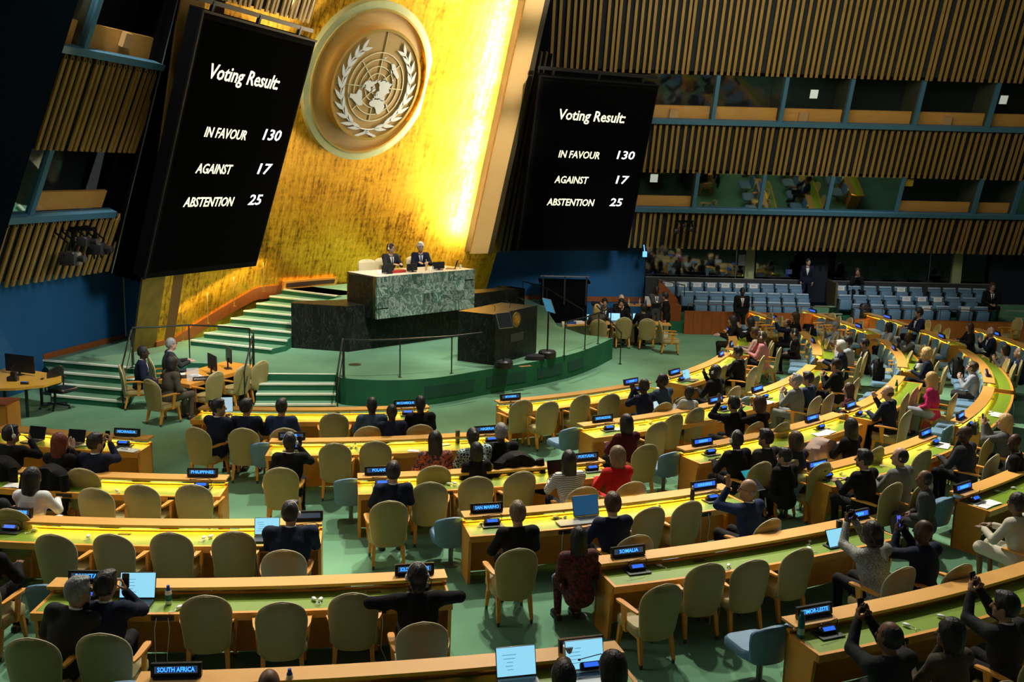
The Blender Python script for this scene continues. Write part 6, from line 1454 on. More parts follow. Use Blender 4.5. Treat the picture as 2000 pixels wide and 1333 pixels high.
PHONES.append((seated('man with glasses in pale blue-grey jacket reading his phone on blue seats', 11.04, 23.29, 64.9, 1, None, pose='read', hair='short', hc='brown', top='lgrey', shirt='blueshirt', bottom='char', skin='l', glasses=True, hpitch=-0.4, phone=1, size=0.93), 64.9, 'man with glasses in pale blue-grey jacket reading his phone on blue seats'))
PHONES.append((seated('grey-haired man in dark suit typing on a laptop, hand raised', 8.57, 25.36, 68.1, 1, (8.86, 25.38), pose='type', hair='short', hc='white', top='navy', shirt='white', skin='l'), 68.1, 'grey-haired man in dark suit typing on a laptop, hand raised'))
PHONES.append((seated('dark-haired man half hidden behind the grey-haired man', 9.00, 26.12, 71.4, 0, (9.29, 26.16), pose='clap', hair='short', top='lgrey', skin='m'), 71.4, 'dark-haired man half hidden behind the grey-haired man'))
PHONES.append((seated('woman with dark hair in black, last at the desk by the red wood gallery front', 6.67, 29.51, 83.3, 0, (6.94, 29.61), pose='desk', hair='long', top='black', female=True, skin='l'), 83.3, 'woman with dark hair in black, last at the desk by the red wood gallery front'))
PHONES.append((seated('woman with long dark hair in black blazer clapping', 7.11, 29.17, 82.0, 0, (7.38, 29.26), pose='clap', hair='long', top='black', shirt='white', female=True, skin='m'), 82.0, 'woman with long dark hair in black blazer clapping'))
PHONES.append((seated('person in tan top leaning on the desk beside the pink shirt', 6.80, 27.24, 73.0, 0, (7.09, 27.29), pose='desk', hair='short', hc='brown', top='coat', skin='b', collar=False), 73.0, 'person in tan top leaning on the desk beside the pink shirt'))
PHONES.append((seated('man in rose pink shirt with earpiece, leaning on his elbow', 6.82, 26.56, 70.1, 0, (7.11, 26.59), pose='chin', hair='short', hc='brown', top='rose', skin='b', headset=True, collar=False), 70.1, 'man in rose pink shirt with earpiece, leaning on his elbow'))
PHONES.append((seated('man in navy suit and white shirt taking a photograph on blue seats', 8.43, 30.02, 86.3, 0, None, pose='phone_hi', hair='fringe', hc='brown', top='navy', shirt='white', skin='l', phone=2, size=0.91), 86.3, 'man in navy suit and white shirt taking a photograph on blue seats'))
PHONES.append((seated('dark-haired man in black suit with white headphones on blue seats', 8.11, 28.04, 77.9, 0, None, pose='lap', hair='short', top='black', shirt='white', skin='l', headset=True, size=0.91), 77.9, 'dark-haired man in black suit with white headphones on blue seats'))
PHONES.append((seated('woman with long brown hair in black at the desk under the gallery guard', 8.84, 30.59, 88.7, 0, (9.11, 30.72), pose='desk', hair='long', hc='brown', top='black', female=True, skin='l'), 88.7, 'woman with long brown hair in black at the desk under the gallery guard'))
PHONES.append((seated('man in pale grey shirt holding a phone, red jacket behind him', 9.77, 29.61, 85.1, 0, None, pose='phone_r', hair='short', hc='grey', top='lgrey', skin='l', phone=1, collar=False, size=0.91), 85.1, 'man in pale grey shirt holding a phone, red jacket behind him'))
PHONES.append((seated('woman with black hair in pale grey coat at the far desk end', 11.39, 29.66, 85.7, 0, None, pose='desk', hair='bob', top='lgrey', female=True, skin='b', size=0.91), 85.7, 'woman with black hair in pale grey coat at the far desk end'))
PHONES.append((seated('bald man in grey suit spreading his hands, purple tie', 11.25, 27.81, 99.2, 0, None, pose='clap', hair=None, top='mid', shirt='white', skin='d', size=0.91), 99.2, 'bald man in grey suit spreading his hands, purple tie'))
PHONES.append((seated('dark-haired man in navy suit at the desk under the gallery seats', 13.07, 31.64, 92.3, 0, None, pose='desk', hair='short', top='navy', shirt='white', skin='m', size=1.06), 92.3, 'dark-haired man in navy suit at the desk under the gallery seats'))
PHONES.append((seated('woman with long brown hair in black at the desk below the right gallery', 13.99, 30.04, 87.4, 0, None, pose='desk', hair='long', hc='brown', top='black', female=True, skin='m', size=0.91), 87.4, 'woman with long brown hair in black at the desk below the right gallery'))
PHONES.append((seated('balding man with headset in dark suit and white shirt, head down over a phone', 13.99, 28.69, 83.4, 0, None, pose='read', hair='balding', hc='grey', top='navy', shirt='white', skin='l', headset=True, phone=1, size=0.96), 83.4, 'balding man with headset in dark suit and white shirt, head down over a phone'))
PHONES.append((seated('woman with dark hair in grey sweater bent over her phone', 13.16, 26.07, 75.3, 0, None, pose='read', hair='bob', top='grey', female=True, skin='m', collar=False, size=0.91), 75.3, 'woman with dark hair in grey sweater bent over her phone'))
PHONES.append((seated('bald man in navy suit with earpiece at the right frame edge', 13.30, 25.63, 74.1, 0, None, pose='read', hair=None, top='navy2', shirt='white', skin='l', headset=True, size=0.91), 74.1, 'bald man in navy suit with earpiece at the right frame edge'))
for (root_, held), rz, label in PHONES:
    if held is not None: smartphone(held, math.radians(rz), 'black smartphone held up by the ' + ' '.join(label.split()[:9]), lit=(mat('phone_blue', (.05, .08, .4), .3, emit=(.08, .12, .75), estr=1.) if 'blue-lit' in label else None))

# ================================================================== GALLERY UNDER THE BOOTHS
def seat_gallery():
    root = empty('gallery_seat')
    b = MB(); b.sweep([[Vector((x, y, z)) for x, y in ((-w, d), (w, d), (w, d + t), (-w, d + t))] for w, d, t, z in ((.20, -.06, .06, .18), (.225, -.05, .10, .26), (.235, -.03, .11, .42), (.235, -.005, .10, .60), (.225, .01, .08, .72))]); b.build('backrest', BLUE, root, 30)
    b = MB(); b.rbox((0, .055, .74), (.46, .13, .05), .03); b.build('headrest_cap', BLUE_L, root, 40)
    b = MB(); b.rbox((0, -.15, .42), (.44, .09, .34), .04, Matrix.Rotation(math.radians(8), 3, 'X')); b.build('folded_seat', BLUE, root, 40)
    for s in (-1, 1):
        b = MB(); b.box((s * .25, -.02, .30), (.025, .20, .60)); b.box((s * .25, -.08, .60), (.04, .30, .03)); b.build('side_frame', mat('seat_side_black', (.02, .025, .03), .5), root)
    return root
GS0 = seat_gallery(); gs_used = [0]
def gseat(x, y, z, label, paper):
    if gs_used[0] == 0: o = GS0
    else: o = copy_tree(GS0)
    gs_used[0] += 1; o.location = (x, y, z); o.rotation_euler = (0, 0, 0); tag(o, label, 'seat', 'gallery seats')
    if paper:
        b = MB(); b.box((0, -.035, .665), (.30, .006, .155), Matrix.Rotation(math.radians(-6), 3, 'X')); b.slot(1)
        for k in range(3): b.box((0, -.041, .70 - .03 * k), (.18, .001, .008))
        s = b.build('paper_sign', [PAPER, mat('grey_print', (.3, .3, .32), .8)]); s.location = (x, y, z); tag(s, 'white paper sign over the ' + label.replace('blue tip-up ', '').replace('from the ', 'from ').replace('of the ', 'of '), 'sign', 'paper signs on the gallery seats')
TIER = [(35.0, 35.95, .34), (35.95, 36.85, .56), (36.85, 38.0, .80)]
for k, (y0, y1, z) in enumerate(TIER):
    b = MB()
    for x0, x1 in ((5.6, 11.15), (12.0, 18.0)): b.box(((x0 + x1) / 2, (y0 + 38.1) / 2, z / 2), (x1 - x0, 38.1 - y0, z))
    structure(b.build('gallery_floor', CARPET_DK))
for r, (xs, y, z, paper) in enumerate([([6.75 + .53 * i for i in range(8)], 35.62, .34, ()), ([6.4 + .53 * i for i in range(9)], 36.5, .56, ()), ([5.85 + .53 * i for i in range(10)], 37.4, .80, (0, 1, 2, 3, 4, 5, 6))]):
    for i, x in enumerate(xs): gseat(x, y, z, 'blue tip-up seat, %s from the aisle end, %s row of the first gallery block' % (ORD[len(xs) - 1 - i], ['front', 'middle', 'back'][r]), i in paper)
for r, (xs, y, z, paper) in enumerate([([13.45, 14.6, 15.35, 16.0, 16.35, 16.95], 35.62, .34, (2,)), ([12.2, 12.75, 13.3, 13.87, 14.45, 15.02, 15.6, 16.2, 16.8], 36.5, .56, (4, 5, 6)), ([12.3, 12.85, 13.42, 14.0, 14.58, 15.15, 15.85, 16.42, 17.0, 17.55], 37.4, .80, (0, 4))]):
    if r == 0: xs = [12.45, 13.1, 13.68, 14.25, 14.85, 15.45, 16.25, 16.85]; paper = (4, 6)
    for i, x in enumerate(xs): gseat(x, y, z, 'blue tip-up seat, %s from the centre aisle, %s row of the second gallery block' % (ORD[i], ['front', 'middle', 'back'][r]), i in paper)
# wooden fascia of upright boards
fa = empty('wall_gallery_front', (0, 34.85, 0)); tag(fa, kind='structure')
for x0, x1, zt in ((6.05, 11.2, .80), (12.05, 18.3, .66)):
    n = int((x1 - x0) / .32)
    for i in range(n):
        a = x0 + (x1 - x0) * i / n; w = (x1 - x0) / n; b = MB(); b.box((a + w / 2, random.uniform(-.004, .004), zt / 2), (w - .006, .07, zt)); b.build('board', WOOD_R if x0 < 10 else mat('fascia_wood', (.46, .16, .03), .4, noise=(3, .6, (.36, .115, .02)), stretch=(5, 5, .6)), fa)
    b = MB(); b.box(((x0 + x1) / 2, .01, zt + .01), (x1 - x0, .1, .025)); b.build('coping', WOOD_R, fa)
b = MB(); b.prism([(5.35, 36.6, 0), (6.1, 36.6, 0), (6.1, 36.6, 1.0), (5.35, 36.6, 1.75)], (0, .08, 0)); b.box((5.7, 36.0, .45), (.7, .9, .9)); structure(b.build('wall_stair_side', WOOD_R))
railing([(5.3, 36.5, .82), (6.3, 36.5, .62)], [0, 1], 'dark handrail above the red wood stair side')
for nm, x0, x1, lab in (('a', 6.2, 11.2, 'thin dark front rail before the first gallery block'), ('b', 12.05, 17.2, 'thin dark front rail before the second gallery block')):
    pts = [(x0 + (x1 - x0) * i / 5, 35.05, .33) for i in range(6)]; railing(pts, range(6), lab, mat('bronze_rail', (.10, .06, .035), .4, .6), .72, .016)
# parapets with steel caps, glass and pillars behind, dark back wall
for x0, x1, kx in ((5.05, 11.05, 0), (12.1, 18.3, 1)):
    b = MB(); b.box(((x0 + x1) / 2, 38.05, 1.24), (x1 - x0, .10, .84)); w = structure(b.build('wall_parapet', CHARCOAL))
    b = MB(); b.box(((x0 + x1) / 2, 38.05, 1.67), (x1 - x0, .13, .025)); b.build('steel_cap', mat('satin_steel', (.32, .32, .31), .4, .6), w)
b = MB(); b.box((12.06, 37.6, 1.1), (.08, 1.1, 1.2)); structure(b.build('wall_parapet_end', mat('bronze_panel', (.10, .085, .05), .5)))
for i, (x0, x1) in enumerate([(5.1, 8.55), (8.6, 8.9), (9.35, 10.9), (12.4, 16.0), (16.05, 16.9), (17.3, 18.2)]):
    b = MB(); b.box(((x0 + x1) / 2, 38.5, 2.3), (x1 - x0, .012, 1.5)); structure(b.build('window_%d' % (10 + i), PANE_G))
for x, w in ((9.1, .36), (17.1, .34)):
    b = MB(); b.box((x, 38.55, 1.6), (w, .2, 3.2)); structure(b.build('pillar', mat('pale_green_pillar', (.36, .42, .20), .6)))
for x in (8.57, 16.03):
    b = MB(); b.box((x, 38.48, 2.3), (.03, .03, 1.5)); structure(b.build('trim_9', STEEL))
b = MB(); b.box((12, 41.5, 2), (22, .1, 4)); b.box((11.6, 39.6, .4), (1.3, 3.5, .8)); structure(b.build('wall_gallery_back', DKBLUE))
b = MB(); b.box((12, 40, 3.3), (24, 4.2, .1)); structure(b.build('ceiling_gallery', BLACK_M))
b = MB(); b.box((11.6, 38.3, 1.8), (.9, .06, 2.4)); structure(b.build('door_1', mat('dark_door', (.004, .008, .018), .8)))
b = MB(); b.box((19.5, 38.6, 1.7), (2.2, .08, 3.2)); structure(b.build('door_2', mat('dark_door', (.004, .008, .018), .8)))
# dim rows of the public seats behind the glass
rr = random.Random(5)
for k in range(26):
    x = 5.3 + k * .5
    if 10.9 < x < 12.3: continue
    b = MB(); z = 1.55 + .25 * (k % 2); b.rbox((0, 0, z + .3), (.42, .1, .5), .06); b.rbox((0, -.3, z + .05), (.40, .40, .1), .06); b.box((0, 0, z / 2 + .02), (.08, .08, z)); 
    o = b.build('public_seat', mat('dim_seat', (.10, .12, .14), .6), None, 40); o.location = (x, 39.6 + .5 * (k % 2), 0); tag(o, 'dim seat behind the gallery glass, %s of the %s row from the video wall' % ((ORD + ['thirteenth'])[k // 2], ['nearer', 'further'][k % 2]), 'seat', 'public seats behind the glass')
# stepped aisles with lit risers
for x0, x1, lab in ((11.2, 12.0, 1), (18.3, 20.4, 2)):
    st = empty('gallery_steps_floor', (0, 0, 0)); tag(st, kind='structure')
    for i in range(5):
        z = .17 * (i + 1); b = MB(); b.box(((x0 + x1) / 2, 35.3 + .75 * i + 1.5, z / 2), (x1 - x0, 3.0, z)); s = b.build('step', CARPET, st)
        b = MB(); b.box(((x0 + x1) / 2, 33.81 + .75 * i, z - .012), (x1 - x0, .09, .035)); b.build('nosing', mat('dim_nosing', (.38, .42, .30), .5), s)
        if i in (0, 2): b = MB(); b.box(((x0 + x1) / 2 + .12, 33.79 + .75 * i, z - .09), (.22, .02, .06)); b.build('step_light', LEDW, s)
b = MB(); b.box((5.5, 36.3, .06), (.2, .05, .06)); tag(b.build('floor_light', LEDW), 'small white light at the foot of the red wood stair side', 'light')
b = MB(); b.rbox((4.83, 36.9, 2.62), (.16, .1, .2), .03); b.tube([(4.83, 36.95, 2.7), (4.83, 37.3, 2.95)], .02); tag(b.build('wall_lamp', mat('blue_lamp', (.2, .5, .8), .3, emit=(.15, .5, .9), estr=1.2)), 'small blue-lit lamp under the slats beside the video wall', 'lamp')
b = MB(); b.box((8.77, 38.42, 2.35), (.27, .01, .42)); tag(b.build('glass_notice', mat('pale_notice', (.4, .48, .48), .8)), 'pale notice sheet taped on the gallery glass', 'notice')
b = MB(); b.box((10.6, 38.42, 1.95), (.26, .01, .18)); tag(b.build('glass_notice', mat('blue_notice', (.06, .10, .28), .6)), 'small blue sign on the gallery glass', 'notice')

# PTZ camera rigs on the slat walls
def camera_rig(loc, rz, s, label):
    r = empty('camera_rig', loc, rz); tag(r, label, 'camera'); r.scale = (s, s, s)
    b = MB(); b.box((0, .25, .28), (.9, .06, .07)); b.box((0, .0, .28), (.08, .5, .06)); b.box((.35, 0, .05), (.05, .05, .5)); b.box((-.2, .05, .0), (.05, .05, .56)); b.build('bracket', BLACK_M, r)
    for x, z, k in ((-.45, -.22, 1), (.30, -.10, .9), (-.08, .06, .7)):
        b = MB(); b.rbox((x, -.08, z), (.26 * k, .34 * k, .24 * k), .05); b.lathe([(.05, 0), (.07, .12), (.06, .14)], (x, -.25, z), 12, Matrix.Rotation(PI / 2, 3, 'X')); b.build('camera_head', BLACK, r, 40)
    b = MB()
    for k in range(6): x = -.5 + .2 * k; b.tube([(x, .2, .25), (x + .1, .0, .05), (x - .08, -.05, -.15), (x + .12, .1, -.3)], .018, 5)
    b.build('cable', BLACK_M, r)['kind'] = 'stuff'
    return r
camera_rig(tuple(PL.P(-1.9, 1.1, .45)), math.radians(75), 1.25, 'black camera rig mounted on the slats over the side stairs')
camera_rig(tuple(PR.P(6.15 - 4.46, 1.0, .35)), 0, .72, 'black camera cluster mounted on the slats beside the video wall')

# ================================================================== TABLES BESIDE THE STAGE
def monitor(loc, rz, label, w=.52, h=.32, lit=None, up=.12):
    r = empty('computer_monitor', loc, rz); tag(r, label, 'monitor')
    b = MB(); b.rbox((0, 0, 0), (w, h, .03), .015, Matrix.Rotation(PI / 2, 3, 'X')); b.v = [(v[0], v[1], v[2] + up + h / 2) for v in b.v]; b.build('panel', BLACK, r, 40)
    b = MB(); b.box((0, -.017, up + h / 2), (w - .03, .002, h - .03)); b.build('screen', lit or SCREEN_OFF, r)
    b = MB(); b.box((0, .03, up / 2 + .05), (.05, .03, up + .1)); b.rbox((0, .03, .008), (.22, .16, .014), .03); b.build('stand', BLACK, r)
    return r
def laptop(loc, rz, label, scr, w=.33, d=.23, ang=108, body=None):
    r = empty('laptop', loc, rz); tag(r, label, 'laptop')
    m = body or mat('laptop_grey', (.16, .165, .17), .4, .6)
    b = MB(); b.rbox((0, 0, .008), (w, d, .016), .015); b.build('base', m, r, 40)
    b = MB(); b.box((0, .03, .0168), (w - .05, d * .45, .001)); b.build('keyboard', BLACK, r)
    a = math.radians(ang - 90); rx = Matrix.Rotation(-a, 3, 'X'); b = MB(); b.rbox((0, 0, 0), (w, d, .008), .012, Matrix.Rotation(PI / 2, 3, 'X')); h0 = Vector((0, d / 2, .016))
    b.v = [tuple(h0 + rx @ (Vector(v) + Vector((0, 0, d / 2)))) for v in b.v]; lid = b.build('lid', m, r, 40)
    b = MB(); b.box((0, -.0052, d / 2 + .003), (w - .016, .001, d - .02)); b.v = [tuple(h0 + rx @ Vector(v)) for v in b.v]; b.build('screen', scr, lid)
    if scr in (SCREEN_LT,):
        b = MB(); rr = random.Random(int(loc[0] * 100))
        for k in range(5): b.box((-w * .2 + rr.uniform(-.02, .02), -.0062, d * .25 + d * .12 * k), (w * rr.uniform(.15, .35), .0006, .006))
        b.v = [tuple(h0 + rx @ Vector(v)) for v in b.v]; b.build('screen_text', mat('screen_lines', (.1, .2, .3), .4, emit=(.08, .3, .5), estr=.8), lid)['kind'] = 'stuff'
    return r
def aof(p): return math.atan2(p[1] - K.y, p[0] - K.x) + PI / 2
# speakers' list table on the near side of the stage
TB = [Vector((-7.95, 22.0, 0)), Vector((-7.1, 21.55, 0)), Vector((-6.15, 23.85, 0)), Vector((-7.1, 24.3, 0))]
tb = empty('speakers_table', (-7.1, 22.9, 0)); tag(tb, 'honey wood rectangular table with monitors between the side and front stairs', 'table')
o_ = Vector((-7.1, 22.9, 0)); b = MB(); b.prism([p - o_ + Vector((0, 0, .66)) for p in TB], (0, 0, .09)); b.build('tabletop', WOOD, tb)
for p in TB: b = MB(); q = (p - o_) * .82; b.box((q.x, q.y, .33), (.08, .08, .66)); b.build('leg', WOOD_R, tb)
b = MB(); b.bar((TB[1] - o_) * .8 + Vector((0, 0, .4)), (TB[2] - o_) * .8 + Vector((0, 0, .4)), .04, .5); b.build('front_panel', BLACK_M, tb)
monitor((-6.95, 22.75, .75), math.radians(125), 'black monitor seen from behind on the speakers list table, nearer of two', .60, .36, up=.1)
monitor((-6.75, 23.4, .75), math.radians(118), 'black monitor seen from behind on the speakers list table, further of two', .56, .36, up=.16)
laptop((-7.45, 22.35, .752), math.radians(120), 'small dark laptop with papers beside the seated woman on the speakers table', SCREEN_OFF, body=BLACK)
b = MB(); b.box((0, 0, .14), (.26, .006, .28)); b.box((0, .08, .14), (.26, .006, .28)); b.box((0, .04, .004), (.26, .09, .008)); ob = b.build('acrylic_box', GLASS_CLEAR); ob.location = (-7.15, 21.95, .752); ob.rotation_euler = (0, 0, .4); tag(ob, 'clear acrylic leaflet box on the speakers table corner', 'box')
def sign_text():
    r = empty('table_sign', (-6.95, 22.0, .752), math.radians(22)); tag(r, 'black table sign with white capital letters on the speakers table', 'sign')
    b = MB(); b.box((0, 0, .045), (.42, .05, .09)); b.build('block', BLACK, r)
    text_mesh('SPEAKERS LIST', .06, PAPER, r, (0, -.026, .045), (PI / 2, 0, 0), 'lettering', width=.38, extrude=.001)
sign_text()
b = MB(); b.rbox((-7.5, 21.95, .775), (.16, .08, .05), .02); b.slot(1); b.box((-7.5, 21.93, .803), (.11, .04, .003)); tag(b.build('microphone_console', [BLACK, SCREEN_BLUE]), 'small blue-lit console on the near corner of the speakers table', 'microphone')
for x, y, rz, wh in ((-7.65, 22.6, .3, 'nearest the man typing'), (-7.2, 22.35, -.2, 'nearest the table sign'), (-7.3, 22.55, .7, 'under the dark laptop')):
    b = MB(); b.box((0, 0, .002), (.21, .297, .003)); o = b.build('paper_sheet', PAPER); o.location = (x, y, .752); o.rotation_euler = (0, 0, rz); tag(o, 'white paper sheet on the speakers table, ' + wh, 'paper', 'papers on the speakers table')
def c2(x, y, rz, label): return place(CHAIR0, (x, y, 0), math.radians(rz), label, 'chair', 'tan delegates armchairs')
c2(-7.62, 20.85, -30, 'tan armchair of the woman at the speakers table end, back to the camera')
c2(-6.65, 21.75, 62, 'tan armchair along the speakers table, nearest of three'); c2(-6.25, 22.55, 62, 'tan armchair along the speakers table, middle of three'); c2(-5.98, 23.1, 58, 'tan armchair along the speakers table, furthest of three')
c2(-8.75, 22.25, -72, 'tan armchair of the man in navy at the speakers table, against the side stairs'); c2(-8.45, 23.25, -62, 'tan armchair of the man in grey suit behind the speakers table')
person('man in navy suit and white shirt sitting by the side stairs at the speakers table', (-8.5, 22.35, .0), math.radians(-70), 'lap', 'd', 'crop', 'black', 'navy', 'navy', 'white', 'navy', near=1, hyaw=-.2)
person('man with glasses in grey suit and red tie, typing behind the speakers table', (-8.2, 23.35, .02), math.radians(-62), 'type', 'l', 'crop', 'grey', 'char', 'char', 'blueshirt', 'maroon', near=1, glasses=True, big=1.1)
person('woman with dark hair in olive jacket seated at the end of the speakers table', (-7.42, 21.15, 0), math.radians(-38), 'lap', 'b', 'bob', 'black', 'brown', 'brown', female=True, near=1)
# corner desk at the left edge of the picture
cd = empty('corner_desk', (-10.9, 21.7, 0)); tag(cd, 'yellow wood desk with rounded corner and monitor at the frame edge', 'desk')
pts = [(-12.2, 20.6), (-11.4, 20.7), (-10.6, 20.85), (-10.15, 21.2), (-10.02, 21.75), (-10.25, 22.25), (-11.2, 22.75), (-11.85, 22.9)]
b = MB(); b.prism([(x + 10.9, y - 21.7, .69) for x, y in pts], (0, 0, .055)); b.build('tabletop', mat('yellow_wood', (.72, .40, .05), .35, noise=(3, .6, (.62, .32, .035))), cd)
for x, y in ((-10.6, 21.3), (-11.9, 20.9), (-11.7, 22.5), (-10.8, 22.4)): b = MB(); b.tube([(x + 10.9, y - 21.7, 0), (x + 10.9, y - 21.7, .69)], .035); b.build('leg', DKMETAL, cd)
monitor((-11.15, 22.2, .745), math.radians(160), 'large black monitor seen from behind on the corner desk', .85, .40, up=.06)
b = MB(); b.tube([(0, 0, 0), (.02, 0, .12), (-.03, 0, .28), (.08, .02, .4)], .01); b.rbox((0, 0, .05), (.22, .16, .1), .02); b.box((.02, 0, .15), (.1, .1, .12)); o = b.build('desk_phone', BLACK); o.location = (-11.0, 21.55, .745); tag(o, 'black desk telephone stand in the middle of the corner desk', 'telephone')
b = MB(); b.rbox((0, 0, .03), (.17, .08, .05), .02); b.slot(1); b.box((0, -.01, .057), (.12, .04, .003)); o = b.build('microphone_console', [BLACK, SCREEN_BLUE]); o.location = (-10.6, 21.25, .745); tag(o, 'small blue-lit console near the rounded corner of the corner desk', 'microphone')
b = MB(); b.ell((0, 0, .018), (.035, .06, .02), 10); o = b.build('computer_mouse', BLACK, None, 60); o.location = (-10.45, 21.75, .745); tag(o, 'black computer mouse on the rounded end of the corner desk', 'mouse')
oc = empty('office_chair', (-10.35, 22.1, 0), math.radians(70)); tag(oc, 'black mesh office chair on castors behind the corner desk', 'chair')
b = MB(); b.rbox((0, 0, .47), (.5, .48, .08), .08); b.build('seat', BLACK, oc, 40)
back_shell(.25, .22, .55, 1.0, .04, .08, .04).build('backrest', BLACK, oc, 50); oc.children[-1].location = (0, -.24, 0)
b = MB(); b.tube([(0, 0, .1), (0, 0, .45)], .03); b.build('column', DKMETAL, oc)
for k in range(5):
    a = 2 * PI * k / 5; e = Vector((math.cos(a) * .32, math.sin(a) * .32, .08)); b = MB(); b.bar((0, 0, .12), e, .05, .035); lg = b.build('base_arm', BLACK, oc); b = MB(); b.ell(e + Vector((0, 0, -.045)), (.03, .03, .034), 8); b.build('castor', BLACK, lg)
for s in (-1, 1): b = MB(); b.tube([(s * .26, .0, .45), (s * .29, .0, .66), (s * .29, .2, .68)], .018); b.rbox((s * .29, .08, .695), (.07, .26, .03), .02); b.build('armrest', BLACK, oc, 40)
cb = empty('wood_cabinet', (-10.5, 19.2, 0)); tag(cb, 'orange wood cabinet cut off by the frame above the NICARAGUA desk', 'cabinet')
b = MB(); b.box((0, 0, .42), (1.3, .55, .84)); b.build('body', WOOD, cb); b = MB(); b.box((0, 0, .85), (1.34, .6, .03)); b.build('top', WOOD_R, cb); b = MB(); b.box((.665, 0, .5), (.03, .5, .62)); b.build('door', WOOD, cb)

# secretariat table on the far side of the stage
tr = empty('secretariat_table', (3.3, 32.4, 0)); tag(tr, 'long curved secretariat table with lit laptops beyond the stage', 'table')
arc = [Vector((1.75 + 3.4 * t, 31.75 + .55 * math.sin(PI * t * .8) + .25 * t, 0)) for t in np.linspace(0, 1, 9)]
b = MB(); b.sweep([[p - Vector((3.3, 32.4, 0)) + Vector((0, dy, z)) for dy, z in ((-.33, .70), (.33, .70), (.33, .745), (-.33, .745))] for p in arc]); b.build('tabletop', WOOD_L, tr)
b = MB(); b.sweep([[p - Vector((3.3, 32.4, 0)) + Vector((0, dy, z)) for dy, z in ((.25, .02), (.29, .02), (.29, .69), (.25, .69))] for p in arc]); b.build('front_panel', mat('cream_panel', (.75, .70, .58), .5), tr)
b = MB(); b.box((-1.62, -.2, .37), (.12, .6, .66)); b.box((1.7, 0, .37), (.12, .5, .66)); b.build('end_panel', mat('cream_panel', (.75, .70, .58), .5), tr)
for x, y, lab in ((2.66, 32.0, 'first'), (3.35, 32.35, 'second'), (4.15, 32.4, 'third')): laptop((x, y, .747), math.radians(0 if lab != 'first' else 25), 'lit blue laptop on the secretariat table, %s from the stage' % lab, SCREEN_LT, .38, .26, body=BLACK)
for x, y, rz, lab in ((2.72, 31.0, -10, 'nearest the stage rail'), (3.55, 31.62, 5, 'second, seen square from behind'), (4.3, 31.45, -8, 'third, by the standing guard'), (4.75, 30.9, -95, 'turned sideways behind the guard'), (3.0, 33.3, 170, 'beyond the table under the blue wall')):
    c2(x, y, rz, 'tan armchair at the secretariat table, ' + lab)
person('woman with blonde bun in brown patterned jacket, back turned at the secretariat table', (2.66, 31.25, 0), math.radians(-5), 'type', 'l', 'bob', 'blonde', 'brown', 'brown', female=True, near=0)
person('young man in dark suit and tie touching his ear behind the secretariat table', (3.05, 33.0, 0), math.radians(180), 'ear', 'm', 'short', 'black', 'navy', 'navy', 'white', 'navy', near=0)
person('balding man in dark suit bending over behind the secretariat table', (3.7, 34.2, 0), math.radians(200), 'side', 'l', 'balding', 'grey', 'black', 'black', 'white', near=0)
person('dark-haired person with hand on mouth behind a laptop at the secretariat table', (3.62, 33.0, 0), math.radians(170), 'chin', 'm', 'side', 'black', 'black', 'black', near=0)
person('man in black suit seen from behind at the third secretariat laptop', (4.22, 31.75, 0), math.radians(5), 'type', 'm', 'short', 'black', 'black', 'black', near=0)
person('man in grey suit standing with arms crossed by the red stair side', (4.95, 34.4, 0), math.radians(185), 'cross', 'd', 'crop', 'black', 'mid', 'mid', 'white', 'black', stand=True, near=0, glasses=True)
person('guard in black suit standing in profile beside the secretariat chairs', (5.08, 32.6, 0), math.radians(75), 'stand', 'm', 'short', 'black', 'black', 'black', 'white', 'black', stand=True, near=0)
person('tall man in black suit with pale tie standing before the first gallery block', (7.95, 34.5, 0), math.radians(180), 'stand', 'd', 'crop', 'black', 'black', 'black', 'white', 'rose', stand=True, near=0, big=1.08)
person('woman in dark suit and white shirt standing in the gallery aisle', (11.12, 37.75, .80), math.radians(168), 'stand', 'l', 'ponytail', 'black', 'navy', 'navy', 'white', stand=True, near=0, female=True, hyaw=.5)
person('woman with black hair in black coat clapping in the back gallery row', (12.95, 37.62, .80), math.radians(170), 'clap', 'm', 'bob', 'black', 'black', 'black', female=True, near=0)
person('man in dark suit with clasped hands at the outer end of the gallery', (17.3, 36.0, .52), math.radians(175), 'lap', 'm', 'side', 'brown', 'black', 'black', 'white', 'black', near=0, big=1.08)
# small table with electronics and black lift under the blue wall
bt = empty('equipment_table', (4.4, 35.6, 0)); tag(bt, 'small wood table with bottles and electronics below the blue wall', 'table')
b = MB(); b.box((0, 0, .9), (1.5, .5, .04)); b.build('tabletop', WOOD, bt)
for s in (-1, 1): b = MB(); b.box((s * .68, 0, .44), (.06, .45, .88)); b.build('side_panel', WOOD_R, bt)
rr = random.Random(9)
for k in range(5):
    x = 3.95 + .2 * k; b = MB(); b.lathe([(.03, 0), (.033, .1), (.03, .15), (.012, .19), (.012, .23)], (0, 0, 0), 10); o = b.build('water_bottle', GLASS_CLEAR if k % 2 else mat('blue_bottle', (.03, .06, .3), .2), None, 50); o.location = (x, 35.5 + rr.uniform(-.1, .1), .922); tag(o, '%s water bottle, %s in the row on the equipment table' % (['dark blue', 'clear'][k % 2], ORD[k]), 'bottle', 'bottles on the equipment table')
b = MB(); b.box((0, 0, .15), (.34, .02, .3)); o = b.build('white_box', WHITE); o.location = (4.9, 35.55, .922); tag(o, 'upright white box on the equipment table by the man with crossed arms', 'box')
lf = empty('wheelchair_lift', (1.9, 37.2, 0)); tag(lf, 'black framed wheelchair lift against the blue wall', 'lift')
b = MB(); b.box((0, 0, .75), (1.7, .9, 1.5)); b.box((0, 0, 1.52), (1.9, 1.0, .06)); b.build('cabin', BLACK_M, lf)
